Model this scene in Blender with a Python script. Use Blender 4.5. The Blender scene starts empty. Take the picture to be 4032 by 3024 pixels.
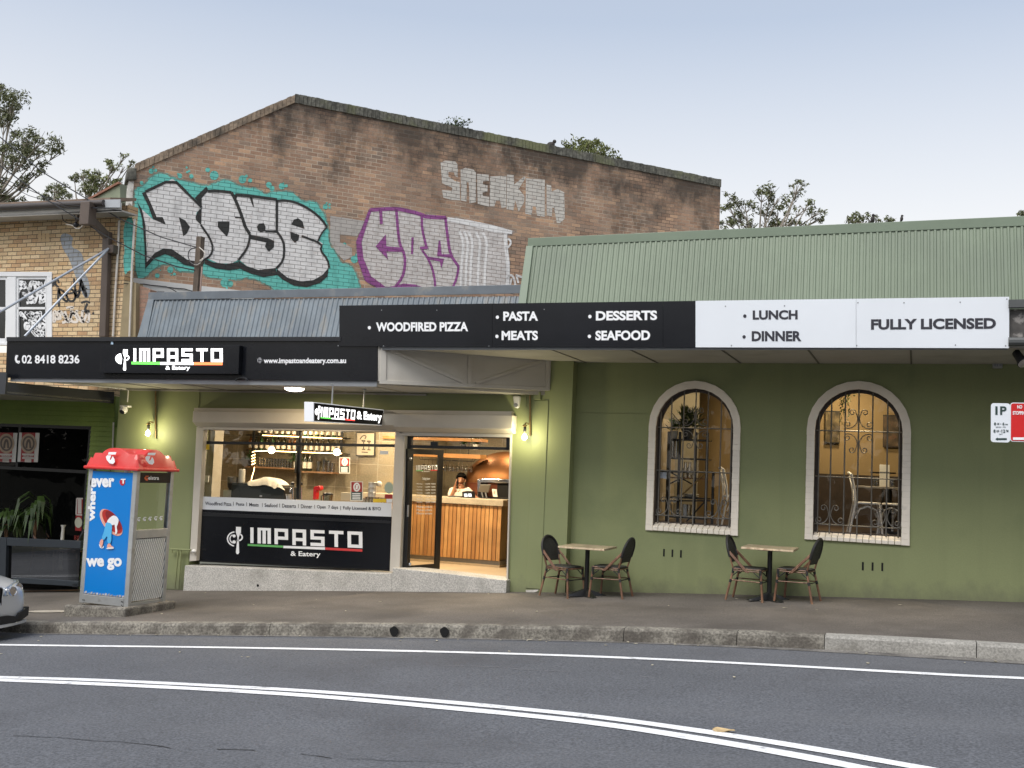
import bpy, bmesh, math, random
from mathutils import Vector, Matrix
random.seed(11)
V = Vector
sc = bpy.context.scene
COL = sc.collection
rad = math.radians

# ------------------------------------------------------------------ camera
FPX, CX, CY, CAMH = 4156.0, 2016.0, 1512.0, 1.87
roll = math.atan(.043)
pit = math.atan((1845 - CY) * math.cos(roll) / FPX)
UPC = V((math.sin(roll) * math.cos(pit), math.cos(roll) * math.cos(pit), -math.sin(pit)))
XC = -V(((-8804 - CX) / FPX, -(1380 - CY) / FPX, -1))
XC = (XC - UPC * XC.dot(UPC)).normalized()
YC = UPC.cross(XC)
RM = Matrix((XC, YC, UPC))
cd = bpy.data.cameras.new('camera')
cam = bpy.data.objects.new('camera', cd)
COL.objects.link(cam)
cam.matrix_world = Matrix.Translation((0, 0, CAMH)) @ RM.to_4x4()
cd.sensor_width = 36
cd.lens = 36 * FPX / 4032
cd.clip_start = .1
cd.clip_end = 2000
sc.camera = cam

# ------------------------------------------------------------------ sky and light
SUN_EL, SUN_AZ = 56, 196
w = bpy.data.worlds.new('World')
sc.world = w
w.use_nodes = True
nt = w.node_tree
bg = nt.nodes['Background']
sky = nt.nodes.new('ShaderNodeTexSky')
sky.sky_type = 'NISHITA'
sky.sun_disc = False
sky.sun_elevation = rad(SUN_EL)
sky.sun_rotation = rad(SUN_AZ)
sky.dust_density = 1.6
sky.air_density = 1.0
gm = nt.nodes.new('ShaderNodeGamma')
gm.inputs[1].default_value = .58
hs = nt.nodes.new('ShaderNodeHueSaturation')
hs.inputs['Saturation'].default_value = .62
mxw = nt.nodes.new('ShaderNodeMix')
mxw.data_type = 'RGBA'
mxw.blend_type = 'MULTIPLY'
mxw.inputs[0].default_value = 1
mxw.inputs[7].default_value = (1.05, 1.07, 1.12, 1)
nt.links.new(sky.outputs[0], gm.inputs[0])
nt.links.new(gm.outputs[0], hs.inputs['Color'])
nt.links.new(hs.outputs[0], mxw.inputs[6])
tc = nt.nodes.new('ShaderNodeTexCoord'); sp_ = nt.nodes.new('ShaderNodeSeparateXYZ'); mr = nt.nodes.new('ShaderNodeMapRange')
mr.inputs[1].default_value = .0; mr.inputs[2].default_value = .40
nt.links.new(tc.outputs['Generated'], sp_.inputs[0]); nt.links.new(sp_.outputs[2], mr.inputs[0])
mx2 = nt.nodes.new('ShaderNodeMix'); mx2.data_type = 'RGBA'
mx2.inputs[6].default_value = (3.62, 3.36, 2.98, 1)      # pale cream dusk band along the horizon
nt.links.new(mr.outputs[0], mx2.inputs[0]); nt.links.new(mxw.outputs[2], mx2.inputs[7])
nt.links.new(mx2.outputs[2], bg.inputs[0])
bg.inputs[1].default_value = .15
sl = bpy.data.lights.new('sun', 'SUN')
sl.energy = 1.5
sl.angle = rad(40)
sl.color = (1.0, .965, .92)
so = bpy.data.objects.new('sun', sl)
COL.objects.link(so)
so.rotation_euler = (rad(90 - SUN_EL), 0, rad(180 - SUN_AZ) )
so.location = (0, -20, 30)
sc.view_settings.view_transform = 'Standard'
sc.view_settings.look = 'None'
sc.view_settings.exposure = 1.14
sc.view_settings.gamma = 1
sc.cycles.max_bounces = 8
sc.cycles.transparent_max_bounces = 16
sc.cycles.caustics_reflective = False
sc.cycles.caustics_refractive = False
sc.cycles.sample_clamp_indirect = 4

# ------------------------------------------------------------------ photo rays -> world points
def zoom(x0, y0, s):
    return lambda x, y: (x0 + x / s, y0 + y / s)
P = lambda x, y: (x * 1.8228, y * 1.8228)
A1 = zoom(0, 300, 2.212); A2 = zoom(0, 1000, 2.212); A3 = zoom(0, 1700, 2.212)
A4 = zoom(700, 1300, 2.212); A5 = zoom(700, 1650, 2.37); A6 = zoom(1400, 1500, 1.84375)
B1 = zoom(2000, 1400, 1.659); B2 = zoom(2450, 1450, 2.37); B3 = zoom(3050, 1450, 2.2117)
B4 = zoom(3600, 1100, 2.213); B6 = zoom(1650, 1650, 4.74)
C1 = zoom(450, 350, 1.952); C2 = zoom(1300, 500, 2.212); C3 = zoom(1950, 500, 1.0624)
C4 = zoom(0, 2300, 1.0972); C5 = zoom(2016, 2300, 1.0972); C6 = zoom(250, 1700, 2.212)
D2 = zoom(2000, 600, 2.458); D3 = zoom(0, 1500, 4.424); D4 = zoom(0, 1950, 3.0175)
D5 = zoom(1250, 1100, 2.212); E5 = zoom(500, 1050, 4.424)
T1 = zoom(2150, 2080, 5.1857); T2 = zoom(2850, 2080, 5.185)
CAMP = V((0, 0, CAMH))
def ray(q):
    return RM @ V(((q[0] - CX) / FPX, -(q[1] - CY) / FPX, -1))
def onY(q, Y):
    d = ray(q); return CAMP + d * (Y / d.y)
def onX(q, X):
    d = ray(q); return CAMP + d * (X / d.x)
def onP(q, p, n):
    d = ray(q); return CAMP + d * ((p - CAMP).dot(n) / d.dot(n))
def gz(X):
    if X < -20: return gz(-20) + (X + 20) * .09
    if X > 8: return gz(8) + (X - 8) * .04
    return .0655 * (X + 5) - .0012 * (X + 5) ** 2
def fz(X, Y):
    return gz(X) - .012 * max(0, 16 - Y)
def rz(X):
    return gz(X) - .2
def onF(q, dz=0):
    p = onY(q, 14)
    d = ray(q)
    for i in range(30):
        p = CAMP + d * ((fz(p.x, p.y) + dz - CAMH) / d.z)
    return p
def onR(q, dz=0):
    d = ray(q); p = onY(q, 12)
    for i in range(40):
        p = CAMP + d * ((rz(p.x) + dz - CAMH) / d.z)
    return p

# ------------------------------------------------------------------ materials
MATS = {}
def nn(nt, t, **k):
    n = nt.nodes.new(t)
    for a, b in k.items(): setattr(n, a, b)
    return n
def mixrgb(nt, blend, fac, a, b):
    m = nn(nt, 'ShaderNodeMix', data_type='RGBA', blend_type=blend)
    for sock, val in ((m.inputs[0], fac), (m.inputs[6], a), (m.inputs[7], b)):
        if hasattr(val, 'links') or hasattr(val, 'is_linked'): nt.links.new(val, sock)
        elif isinstance(val, (int, float)): sock.default_value = val
        else: sock.default_value = (*val, 1) if len(val) == 3 else val
    return m.outputs[2]
def ramp(nt, src, lo, hi):
    m = nn(nt, 'ShaderNodeMapRange')
    m.inputs[1].default_value = lo; m.inputs[2].default_value = hi
    nt.links.new(src, m.inputs[0])
    return m.outputs[0]
def noise(nt, co, scale, detail=4, sx=(1, 1, 1), rough=.55):
    mp = nn(nt, 'ShaderNodeMapping'); mp.inputs['Scale'].default_value = sx
    nt.links.new(co, mp.inputs[0])
    n = nn(nt, 'ShaderNodeTexNoise'); n.inputs['Scale'].default_value = scale
    n.inputs['Detail'].default_value = detail; n.inputs['Roughness'].default_value = rough
    nt.links.new(mp.outputs[0], n.inputs['Vector'])
    return n.outputs['Fac']
def mat(name, col, rough=.6, metal=0, var=.12, vs=2.0, spk=0, ss=120, bump=0, bs=40, streak=None, emit=0, ecol=None, stain=None, coat=0, spec=.5, splash=None):
    if name in MATS: return MATS[name]
    m = bpy.data.materials.new(name); m.use_nodes = True
    t = m.node_tree; b = t.nodes['Principled BSDF']
    g = nn(t, 'ShaderNodeNewGeometry').outputs['Position']
    c = tuple(col)
    n1 = noise(t, g, vs, 5)
    out = mixrgb(t, 'MIX', ramp(t, n1, .3, .7), tuple(x * (1 - var) for x in c), tuple(min(1, x * (1 + var)) for x in c))
    if spk:
        n2 = noise(t, g, ss, 2)
        out = mixrgb(t, 'MIX', ramp(t, n2, .35, .65), mixrgb(t, 'MULTIPLY', 1, out, (1 - spk,) * 3), mixrgb(t, 'MULTIPLY', 1, out, (1 + spk,) * 3))
    if streak:
        scol, amt, sx = streak
        n3 = noise(t, g, 1, 4, sx)
        mm = nn(t, 'ShaderNodeMath', operation='MULTIPLY'); mm.inputs[1].default_value = amt
        t.links.new(ramp(t, n3, .52, .7), mm.inputs[0])
        out = mixrgb(t, 'MIX', mm.outputs[0], out, scol)
    if stain:
        scol, amt, ssc, lo, hi = stain
        n4 = noise(t, g, ssc, 6)
        mm = nn(t, 'ShaderNodeMath', operation='MULTIPLY'); mm.inputs[1].default_value = amt
        t.links.new(ramp(t, n4, lo, hi), mm.inputs[0])
        out = mixrgb(t, 'MIX', mm.outputs[0], out, scol)
    if splash:   # street dirt kicked up along the foot of the wall (the footpath climbs to the right)
        sp = nn(t, 'ShaderNodeSeparateXYZ'); t.links.new(g, sp.inputs[0])
        hh = nn(t, 'ShaderNodeMath', operation='MULTIPLY_ADD'); hh.inputs[1].default_value = -.06; t.links.new(sp.outputs[0], hh.inputs[0]); t.links.new(sp.outputs[2], hh.inputs[2])
        h2 = nn(t, 'ShaderNodeMath', operation='MULTIPLY_ADD'); h2.inputs[1].default_value = .75; t.links.new(noise(t, g, 3.5, 7, (1, 1, .6), .7), h2.inputs[0]); t.links.new(hh.outputs[0], h2.inputs[2])
        f2 = nn(t, 'ShaderNodeMapRange'); f2.inputs[1].default_value = .62; f2.inputs[2].default_value = .92; f2.inputs[3].default_value = splash[1]; f2.inputs[4].default_value = 0
        t.links.new(h2.outputs[0], f2.inputs[0]); out = mixrgb(t, 'MIX', f2.outputs[0], out, splash[0])
    t.links.new(out, b.inputs['Base Color'])
    b.inputs['Roughness'].default_value = rough
    b.inputs['Metallic'].default_value = metal
    b.inputs['Specular IOR Level'].default_value = spec
    if coat: b.inputs['Coat Weight'].default_value = coat
    if bump:
        bp = nn(t, 'ShaderNodeBump'); bp.inputs['Strength'].default_value = bump; bp.inputs['Distance'].default_value = .01
        t.links.new(noise(t, g, bs, 4), bp.inputs['Height'])
        t.links.new(bp.outputs[0], b.inputs['Normal'])
    if emit:
        b.inputs['Emission Color'].default_value = (*(ecol or c), 1)
        b.inputs['Emission Strength'].default_value = emit
    MATS[name] = m
    return m
def emis(name, col, st):
    if name in MATS: return MATS[name]
    m = bpy.data.materials.new(name); m.use_nodes = True
    b = m.node_tree.nodes['Principled BSDF']
    b.inputs['Base Color'].default_value = (*col, 1)
    b.inputs['Emission Color'].default_value = (*col, 1)
    b.inputs['Emission Strength'].default_value = st
    MATS[name] = m
    return m
def glassm(name, tint=(1, 1, 1), refl=1.0, rough=.0, dirt=0):
    if name in MATS: return MATS[name]
    m = bpy.data.materials.new(name); m.use_nodes = True
    t = m.node_tree; t.nodes.clear()
    o = nn(t, 'ShaderNodeOutputMaterial'); tr = nn(t, 'ShaderNodeBsdfTransparent'); gl = nn(t, 'ShaderNodeBsdfGlossy')
    tr.inputs[0].default_value = (*tint, 1); gl.inputs['Roughness'].default_value = rough
    fr = nn(t, 'ShaderNodeFresnel'); fr.inputs[0].default_value = 1.45
    mm = nn(t, 'ShaderNodeMath', operation='MULTIPLY_ADD'); mm.inputs[1].default_value = refl; mm.inputs[2].default_value = dirt
    t.links.new(fr.outputs[0], mm.inputs[0])
    mx = nn(t, 'ShaderNodeMixShader')
    t.links.new(mm.outputs[0], mx.inputs[0]); t.links.new(tr.outputs[0], mx.inputs[1]); t.links.new(gl.outputs[0], mx.inputs[2])
    t.links.new(mx.outputs[0], o.inputs[0])
    MATS[name] = m
    return m
def brickmat(name, c1, mort, bw=.24, rh=.086, ms=.006, paint=None, grime=0, rough=.85, off=.5, haze=0):
    """brick laid along the UV of the wall (metres); paint = colour sprayed over the same bricks"""
    if name in MATS: return MATS[name]
    m = bpy.data.materials.new(name); m.use_nodes = True
    t = m.node_tree; b = t.nodes['Principled BSDF']
    uv = nn(t, 'ShaderNodeUVMap').outputs[0]
    geo = nn(t, 'ShaderNodeNewGeometry').outputs['Position']
    # slightly wobbly joints
    wob = nn(t, 'ShaderNodeTexNoise'); wob.inputs['Scale'].default_value = 6
    t.links.new(uv, wob.inputs['Vector'])
    vm = nn(t, 'ShaderNodeVectorMath', operation='MULTIPLY_ADD')
    vm.inputs[1].default_value = (.012, .012, 0)
    t.links.new(wob.outputs['Color'], vm.inputs[0]); t.links.new(uv, vm.inputs[2])
    br = nn(t, 'ShaderNodeTexBrick')
    br.inputs['Scale'].default_value = 1; br.inputs['Brick Width'].default_value = bw; br.inputs['Row Height'].default_value = rh
    br.inputs['Mortar Size'].default_value = ms; br.inputs['Mortar Smooth'].default_value = .2
    br.inputs['Color1'].default_value = (0, 0, 0, 1); br.inputs['Color2'].default_value = (1, 1, 1, 1); br.inputs['Mortar'].default_value = (.5, .5, .5, 1)
    t.links.new(vm.outputs[0], br.inputs['Vector']); br.offset = off
    cr = nn(t, 'ShaderNodeValToRGB'); e = cr.color_ramp.elements
    e[0].color = (*c1[0], 1); e[1].color = (*c1[-1], 1)
    for i, c in enumerate(c1[1:-1]):
        x = e.new((i + 1) / (len(c1) - 1)); x.color = (*c, 1)
    t.links.new(br.outputs['Color'], cr.inputs[0])
    base = cr.outputs[0]
    n1 = noise(t, uv, .9, 5)
    base = mixrgb(t, 'MULTIPLY', 1, base, mixrgb(t, 'MIX', ramp(t, n1, .3, .7), (.78, .8, .82), (1.15, 1.1, 1.05)))
    n5 = noise(t, uv, 30, 4)
    base = mixrgb(t, 'MULTIPLY', 1, base, mixrgb(t, 'MIX', ramp(t, n5, .3, .7), (.82, .82, .82), (1.15, 1.15, 1.15)))
    mcol = mixrgb(t, 'MIX', ramp(t, noise(t, uv, .55, 4), .42, .58), mort[0], mort[1])
    if paint:
        pn = noise(t, uv, 2.2, 6, (1, 3, 1))
        pcol, wear, pm = paint
        pc = mixrgb(t, 'MIX', ramp(t, pn, .3, .75), pcol, tuple(x * .8 for x in pcol))
        pc = mixrgb(t, 'MIX', ramp(t, noise(t, uv, 1, 5, (5, 1.5, 1)), .5, .72), pc, tuple(x * .66 for x in pcol))
        base = mixrgb(t, 'MIX', ramp(t, noise(t, uv, 7, 6, (1, 2.2, 1)), .62 - wear, .8 - wear * .3), pc, mixrgb(t, 'MIX', .5, base, pcol))
        mcol = pm
    out = mixrgb(t, 'MIX', br.outputs['Fac'], base, mcol)
    if grime:
        sep = nn(t, 'ShaderNodeSeparateXYZ'); t.links.new(uv, sep.inputs[0])
        # mould runs down from the coping: distance under the sloping wall top
        ml = nn(t, 'ShaderNodeMath', operation='MULTIPLY_ADD'); ml.inputs[1].default_value = grime[0]; ml.inputs[2].default_value = grime[1]
        t.links.new(sep.outputs[0], ml.inputs[0])
        ds = nn(t, 'ShaderNodeMath', operation='SUBTRACT'); t.links.new(ml.outputs[0], ds.inputs[0]); t.links.new(sep.outputs[1], ds.inputs[1])
        nz = noise(t, uv, 1.0, 6, (1.3, .8, 1), .68)
        a = nn(t, 'ShaderNodeMath', operation='MULTIPLY_ADD'); a.inputs[1].default_value = -.46; t.links.new(ds.outputs[0], a.inputs[0])
        sc2 = nn(t, 'ShaderNodeMath', operation='MULTIPLY'); sc2.inputs[1].default_value = 2.7; t.links.new(nz, sc2.inputs[0])
        t.links.new(sc2.outputs[0], a.inputs[2])
        f = ramp(t, a.outputs[0], .78, 1.38)
        fm = nn(t, 'ShaderNodeMath', operation='MULTIPLY'); fm.inputs[1].default_value = .78; t.links.new(f, fm.inputs[0])
        out = mixrgb(t, 'MIX', fm.outputs[0], out, (.022, .02, .017))
    t.links.new(out, b.inputs['Base Color'])
    b.inputs['Roughness'].default_value = rough
    bp = nn(t, 'ShaderNodeBump'); bp.inputs['Strength'].default_value = .6; bp.inputs['Distance'].default_value = .008; bp.invert = True
    ad = nn(t, 'ShaderNodeMath', operation='ADD'); t.links.new(br.outputs['Fac'], ad.inputs[0])
    k = nn(t, 'ShaderNodeMath', operation='MULTIPLY'); k.inputs[1].default_value = .4; t.links.new(n5, k.inputs[0]); t.links.new(k.outputs[0], ad.inputs[1])
    t.links.new(ad.outputs[0], bp.inputs['Height']); t.links.new(bp.outputs[0], b.inputs['Normal'])
    if haze:   # overspray: the same paint thinned to a speckled mist
        o = t.nodes['Material Output']; tr = nn(t, 'ShaderNodeBsdfTransparent'); mx = nn(t, 'ShaderNodeMixShader')
        k2 = nn(t, 'ShaderNodeMath', operation='MULTIPLY'); k2.inputs[1].default_value = haze
        t.links.new(ramp(t, noise(t, uv, 9, 8, (1, 1, 1), .75), .38, .66), k2.inputs[0]); t.links.new(k2.outputs[0], mx.inputs[0])
        t.links.new(tr.outputs[0], mx.inputs[1]); t.links.new(b.outputs[0], mx.inputs[2]); t.links.new(mx.outputs[0], o.inputs[0])
    MATS[name] = m
    return m

# ------------------------------------------------------------------ mesh building
WL = {}
class MB:
    def __init__(s): s.v = []; s.f = []; s.mk = []
    def mark(s): s.mk.append((len(s.v), len(s.f))); return s
    def add(s, vs, fs):
        o = len(s.v); s.v += [V(p) for p in vs]; s.f += [[i + o for i in f] for f in fs]; return s
    def poly(s, pts): return s.add(pts, [list(range(len(pts)))])
    def box(s, x0, x1, y0, y1, z0, z1):
        return s.add([(x, y, z) for z in (z0, z1) for (x, y) in ((x0, y0), (x1, y0), (x1, y1), (x0, y1))],
                     [(3, 2, 1, 0), (4, 5, 6, 7), (0, 1, 5, 4), (1, 2, 6, 5), (2, 3, 7, 6), (3, 0, 4, 7)])
    def prism(s, pts, off):
        pts = [V(p) for p in pts]; off = V(off); n = len(pts)
        return s.add(pts + [p + off for p in pts], [list(range(n - 1, -1, -1)), list(range(n, 2 * n))] + [[i, (i + 1) % n, (i + 1) % n + n, i + n] for i in range(n)])
    def bar(s, a, b, wd, ht, up=(0, 0, 1)):
        a, b = V(a), V(b); d = (b - a).normalized(); u = V(up); u = (u - d * u.dot(d)).normalized(); r = d.cross(u)
        c = [r * (-wd / 2) + u * (-ht / 2), r * (wd / 2) + u * (-ht / 2), r * (wd / 2) + u * (ht / 2), r * (-wd / 2) + u * (ht / 2)]
        return s.prism([a + k for k in c], b - a)
    def tube(s, pts, r, n=8, cap=True):
        pts = [V(p) for p in pts]; rs = r if isinstance(r, (list, tuple)) else [r] * len(pts)
        vs = []; fs = []; ref = None
        for i, p in enumerate(pts):
            d = (pts[min(i + 1, len(pts) - 1)] - pts[max(i - 1, 0)]).normalized()
            if ref is None:
                ref = V((0, 0, 1)) if abs(d.z) < .9 else V((1, 0, 0))
            u = (ref - d * ref.dot(d)).normalized(); ref = u; q = d.cross(u)
            vs += [p + (u * math.cos(2 * math.pi * k / n) + q * math.sin(2 * math.pi * k / n)) * rs[i] for k in range(n)]
        for i in range(len(pts) - 1):
            fs += [[i * n + k, i * n + (k + 1) % n, (i + 1) * n + (k + 1) % n, (i + 1) * n + k] for k in range(n)]
        if cap: fs += [list(range(n - 1, -1, -1)), [(len(pts) - 1) * n + k for k in range(n)]]
        return s.add(vs, fs)
    def lathe(s, prof, c, n=16, axis=(0, 0, 1)):
        c = V(c); ax = V(axis).normalized(); u = ax.orthogonal().normalized(); q = ax.cross(u); vs = []; fs = []
        for r, z in prof:
            vs += [c + ax * z + (u * math.cos(2 * math.pi * k / n) + q * math.sin(2 * math.pi * k / n)) * max(r, 1e-4) for k in range(n)]
        for i in range(len(prof) - 1):
            fs += [[i * n + k, i * n + (k + 1) % n, (i + 1) * n + (k + 1) % n, (i + 1) * n + k] for k in range(n)]
        fs += [list(range(n - 1, -1, -1)), [(len(prof) - 1) * n + k for k in range(n)]]
        return s.add(vs, fs)
    def ball(s, c, r, n=12, sq=(1, 1, 1)):
        c = V(c); vs = []; fs = []; m = n // 2
        for i in range(m + 1):
            a = math.pi * i / m
            for k in range(n):
                b = 2 * math.pi * k / n
                vs.append(c + V((math.sin(a) * math.cos(b) * r * sq[0], math.sin(a) * math.sin(b) * r * sq[1], math.cos(a) * r * sq[2])))
        for i in range(m):
            fs += [[i * n + k, (i + 1) * n + k, (i + 1) * n + (k + 1) % n, i * n + (k + 1) % n] for k in range(n)]
        return s.add(vs, fs)
    def build(s, name, m, parent=None, smooth=False, bev=0, uvdir=None, tag=None, kind=None, label=None, seg=2):
        if parent is not None and s.mk:
            cuts = [c for c in s.mk if c[1] > 0]; st = (0, 0); r0 = None
            for c in cuts + [(len(s.v), len(s.f))]:
                if c[1] > st[1]:
                    q = MB(); q.v = s.v[st[0]:c[0]]; q.f = [[i - st[0] for i in f] for f in s.f[st[1]:c[1]]]
                    ob = q.build(name, m, parent, smooth, bev, uvdir, tag, kind, label, seg); r0 = r0 or ob
                st = c
            return r0
        me = bpy.data.meshes.new(name)
        if parent is not None: org = WL[parent.name]
        elif tag or kind:
            xs = [p.x for p in s.v]; ys = [p.y for p in s.v]
            org = V(((min(xs) + max(xs)) / 2, (min(ys) + max(ys)) / 2, min(p.z for p in s.v)))
        me.from_pydata([p - org for p in s.v], [], s.f)
        bm = bmesh.new(); bm.from_mesh(me)
        bmesh.ops.recalc_face_normals(bm, faces=bm.faces) if len(s.f) > 1 and name not in NORECALC else None
        if smooth:
            for f in bm.faces: f.smooth = True
        bm.to_mesh(me); bm.free()
        if uvdir is not None:
            d = V(uvdir); ul = me.uv_layers.new(name='UVMap')
            for lp in me.loops:
                p = me.vertices[lp.vertex_index].co + org
                ul.data[lp.index].uv = (p.dot(d), p.z)
        me.materials.append(m)
        o = bpy.data.objects.new(name, me); COL.objects.link(o)
        if parent is not None: o.parent = parent
        else: o.location = org
        WL[o.name] = org
        if smooth:
            try:
                md = o.modifiers.new('es', 'EDGE_SPLIT'); md.split_angle = rad(40)
            except Exception: pass
        if bev:
            b = o.modifiers.new('bevel', 'BEVEL'); b.width = bev; b.segments = seg; b.limit_method = 'ANGLE'; b.angle_limit = rad(40)
        if tag:
            o['label'], o['category'] = tag[0], tag[1]
            if len(tag) > 2 and tag[2]: o['group'] = tag[2]
        if kind: o['kind'] = kind
        if label: o['label'] = label
        return o
NORECALC = set()
def thing(name, label, cat, loc, group=None):
    o = bpy.data.objects.new(name, None); o.empty_display_size = .1; COL.objects.link(o)
    o.location = loc; o['label'] = label; o['category'] = cat
    if group: o['group'] = group
    WL[o.name] = V(loc)
    return o
def kids(o): return [c for c in bpy.data.objects if c.parent == o]
def dup(root, loc, rzv, label, group=None):
    r = root.copy(); COL.objects.link(r); r.location = loc; r.rotation_euler = (0, 0, rzv); r['label'] = label
    if group: r['group'] = group
    for c in kids(root):
        k = c.copy(); COL.objects.link(k); k.parent = r
        for g in kids(c):
            h = g.copy(); COL.objects.link(h); h.parent = k
    return r
# ---- flat shapes on a plane given by a caster  L(q) -> world point
def plane(p, n, off=0.0):
    p = V(p); n = V(n).normalized(); p2 = p + n * off
    return lambda q: onP(q, p2, n)
def planeY(Y): return lambda q: onY(q, Y)
def stroke(mb, pts, wd, cast, Z=None):
    """brush stroke following photo points, width in photo px"""
    if Z: pts = [Z(*p) for p in pts]
    pts = [V((p[0], p[1])) for p in pts]
    ws = wd if isinstance(wd, (list, tuple)) else [wd] * len(pts)
    L = []; Rr = []
    for i, p in enumerate(pts):
        d = pts[min(i + 1, len(pts) - 1)] - pts[max(i - 1, 0)]
        if d.length < 1e-6: d = V((1, 0))
        d.normalize(); n = V((-d.y, d.x)) * ws[i] / 2
        L.append(cast(p + n)); Rr.append(cast(p - n))
    k = len(pts)
    mb.add(L + Rr, [[i, i + 1, k + i + 1, k + i] for i in range(k - 1)])
def smoothpts(pts, it=2, closed=False):
    for _ in range(it):
        out = []
        n = len(pts)
        rng = range(n) if closed else range(n - 1)
        if not closed: out.append(pts[0])
        for i in rng:
            a, b = pts[i], pts[(i + 1) % n]
            out.append((a[0] * .75 + b[0] * .25, a[1] * .75 + b[1] * .25)); out.append((a[0] * .25 + b[0] * .75, a[1] * .25 + b[1] * .75))
        if not closed: out.append(pts[-1])
        pts = out
    return pts
def shape(mb, pts, cast, Z=None, sm=0):
    if sm: pts = smoothpts(pts, sm, True)
    if Z: pts = [Z(*p) for p in pts]
    mb.poly([cast(p) for p in pts])
def grow(pts, d):
    n = len(pts); A = sum(pts[i][0] * pts[(i + 1) % n][1] - pts[(i + 1) % n][0] * pts[i][1] for i in range(n)); s = 1 if A > 0 else -1; out = []
    for i in range(n):
        a, c = V(pts[i - 1]), V(pts[(i + 1) % n]); t = (c - a); t = t.normalized() if t.length > 1e-6 else V((1, 0)); out.append((pts[i][0] + s * t.y * d, pts[i][1] - s * t.x * d))
    return out
def disc(mb, x, y, rx, ry, cast, Z, n=18, own=True):
    if own: mb.mark()
    mb.poly([cast(Z(x + rx * math.cos(2 * math.pi * k / n), y + ry * math.sin(2 * math.pi * k / n))) for k in range(n)])
TXT = {}
def txt(s, bold=0):
    key = (s, bold)
    if key in TXT: return TXT[key]
    c = bpy.data.curves.new('t', 'FONT'); c.body = s; c.size = 1; c.offset = bold; c.resolution_u = 4
    o = bpy.data.objects.new('t', c); COL.objects.link(o)
    bpy.context.view_layer.update()
    me = bpy.data.meshes.new_from_object(o.evaluated_get(bpy.context.evaluated_depsgraph_get()))
    vs = [(v.co.x, v.co.y) for v in me.vertices]; fs = [list(p.vertices) for p in me.polygons]
    bpy.data.objects.remove(o); bpy.data.curves.remove(c); bpy.data.meshes.remove(me)
    x0 = min(v[0] for v in vs); x1 = max(v[0] for v in vs); y0 = min(v[1] for v in vs); y1 = max(v[1] for v in vs)
    TXT[key] = ([((a - x0) / (x1 - x0), (b - y0) / (y1 - y0)) for a, b in vs], fs)
    return TXT[key]
def text(mb, s, bl, br, tl, bold=.0):
    mb.mark()
    vs, fs = txt(s, bold)
    bl, br, tl = V(bl), V(br), V(tl)
    mb.add([bl + (br - bl) * a + (tl - bl) * b for a, b in vs], fs)
def textq(mb, s, cast, Z, x0, y0, x1, y1, bold=.0, dy=0, lean=0):
    """text whose ink box in zoom pixels is x0,y0(top) - x1,y1(bottom); dy = drop of the right end"""
    text(mb, s, cast(Z(x0, y1)), cast(Z(x1, y1 + dy)), cast(Z(x0 + lean, y0)), bold)
def letters_impasto(mb, bl, br, tl):
    mb.mark()
    bl, br, tl = V(bl), V(br), V(tl)
    U = br - bl; W = tl - bl; s = .2; t = .031
    def r(x0, x1, y0, y1): mb.poly([bl + U * x0 + W * y0, bl + U * x1 + W * y0, bl + U * x1 + W * y1, bl + U * x0 + W * y1])
    r(0, .03, 0, 1)
    a, b = .067, .19; m = (a + b) / 2
    r(a, b, 1 - s * .8, 1); r(a, a + t, 0, 1 - s * .8); r(m - t / 2, m + t / 2, 0, 1 - s * .8); r(b - t, b, 0, 1 - s * .8)
    a, b = .223, .347
    r(a, a + t, 0, 1); r(a + t, b, 1 - s, 1); r(a + t, b, .4 - s / 2, .4 + s / 2); r(b - t, b, .4 + s / 2, 1 - s)
    a, b = .385, .509
    r(a, a + t, 0, 1); r(b - t, b, 0, 1); r(a + t, b - t, 1 - s, 1); r(a + t, b - t, .36 - s / 2, .36 + s / 2)
    a, b = .547, .672
    r(a, b, 1 - s, 1); r(a, b, .5 - s / 2, .5 + s / 2); r(a, b, 0, s); r(a, a + t, .5 + s / 2, 1 - s); r(b - t, b, s, .5 - s / 2)
    a, b = .711, .837; m = (a + b) / 2
    r(a, b, 1 - s, 1); r(m - t / 2, m + t / 2, 0, 1 - s)
    a, b = .872, 1.
    r(a, b, 1 - s, 1); r(a, b, 0, s); r(a, a + t, s, 1 - s); r(b - t, b, s, 1 - s)
def logo(mb, bl, br, tl, solid=False):
    mb.mark()
    bl, br, tl = V(bl), V(br), V(tl); U = br - bl; W = tl - bl
    pt = lambda x, y: bl + U * x + W * y
    def arc(cx, cy, r0, r1, a0, a1, n=22):
        o = []; i = []
        for k in range(n + 1):
            a = rad(a0 + (a1 - a0) * k / n)
            o.append(pt(cx + r1 * math.cos(a), cy + r1 * .56 * math.sin(a))); i.append(pt(cx + r0 * math.cos(a), cy + r0 * .56 * math.sin(a)))
        mb.add(o + i, [[k, k + 1, n + 2 + k, n + 1 + k] for k in range(n)])
    if solid:
        arc(.48, .55, .0, .46, 100, 262)
    else:
        arc(.5, .55, .42, .5, 95, 262); arc(.5, .55, .28, .34, 120, 240)
        arc(.44, .66, 0, .1, 0, 359, 12); arc(.44, .44, .0, .11, 0, 359, 12)
    arc(.72, .62, .17, .26, -120, 75, 14)
    mb.poly([pt(.56, 1), pt(.86, 1), pt(.86, .8), pt(.77, .68), pt(.72, .6), pt(.75, .06), pt(.7, 0), pt(.6, 0), pt(.55, .06), pt(.64, .6), pt(.61, .68), pt(.54, .8)])
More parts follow.
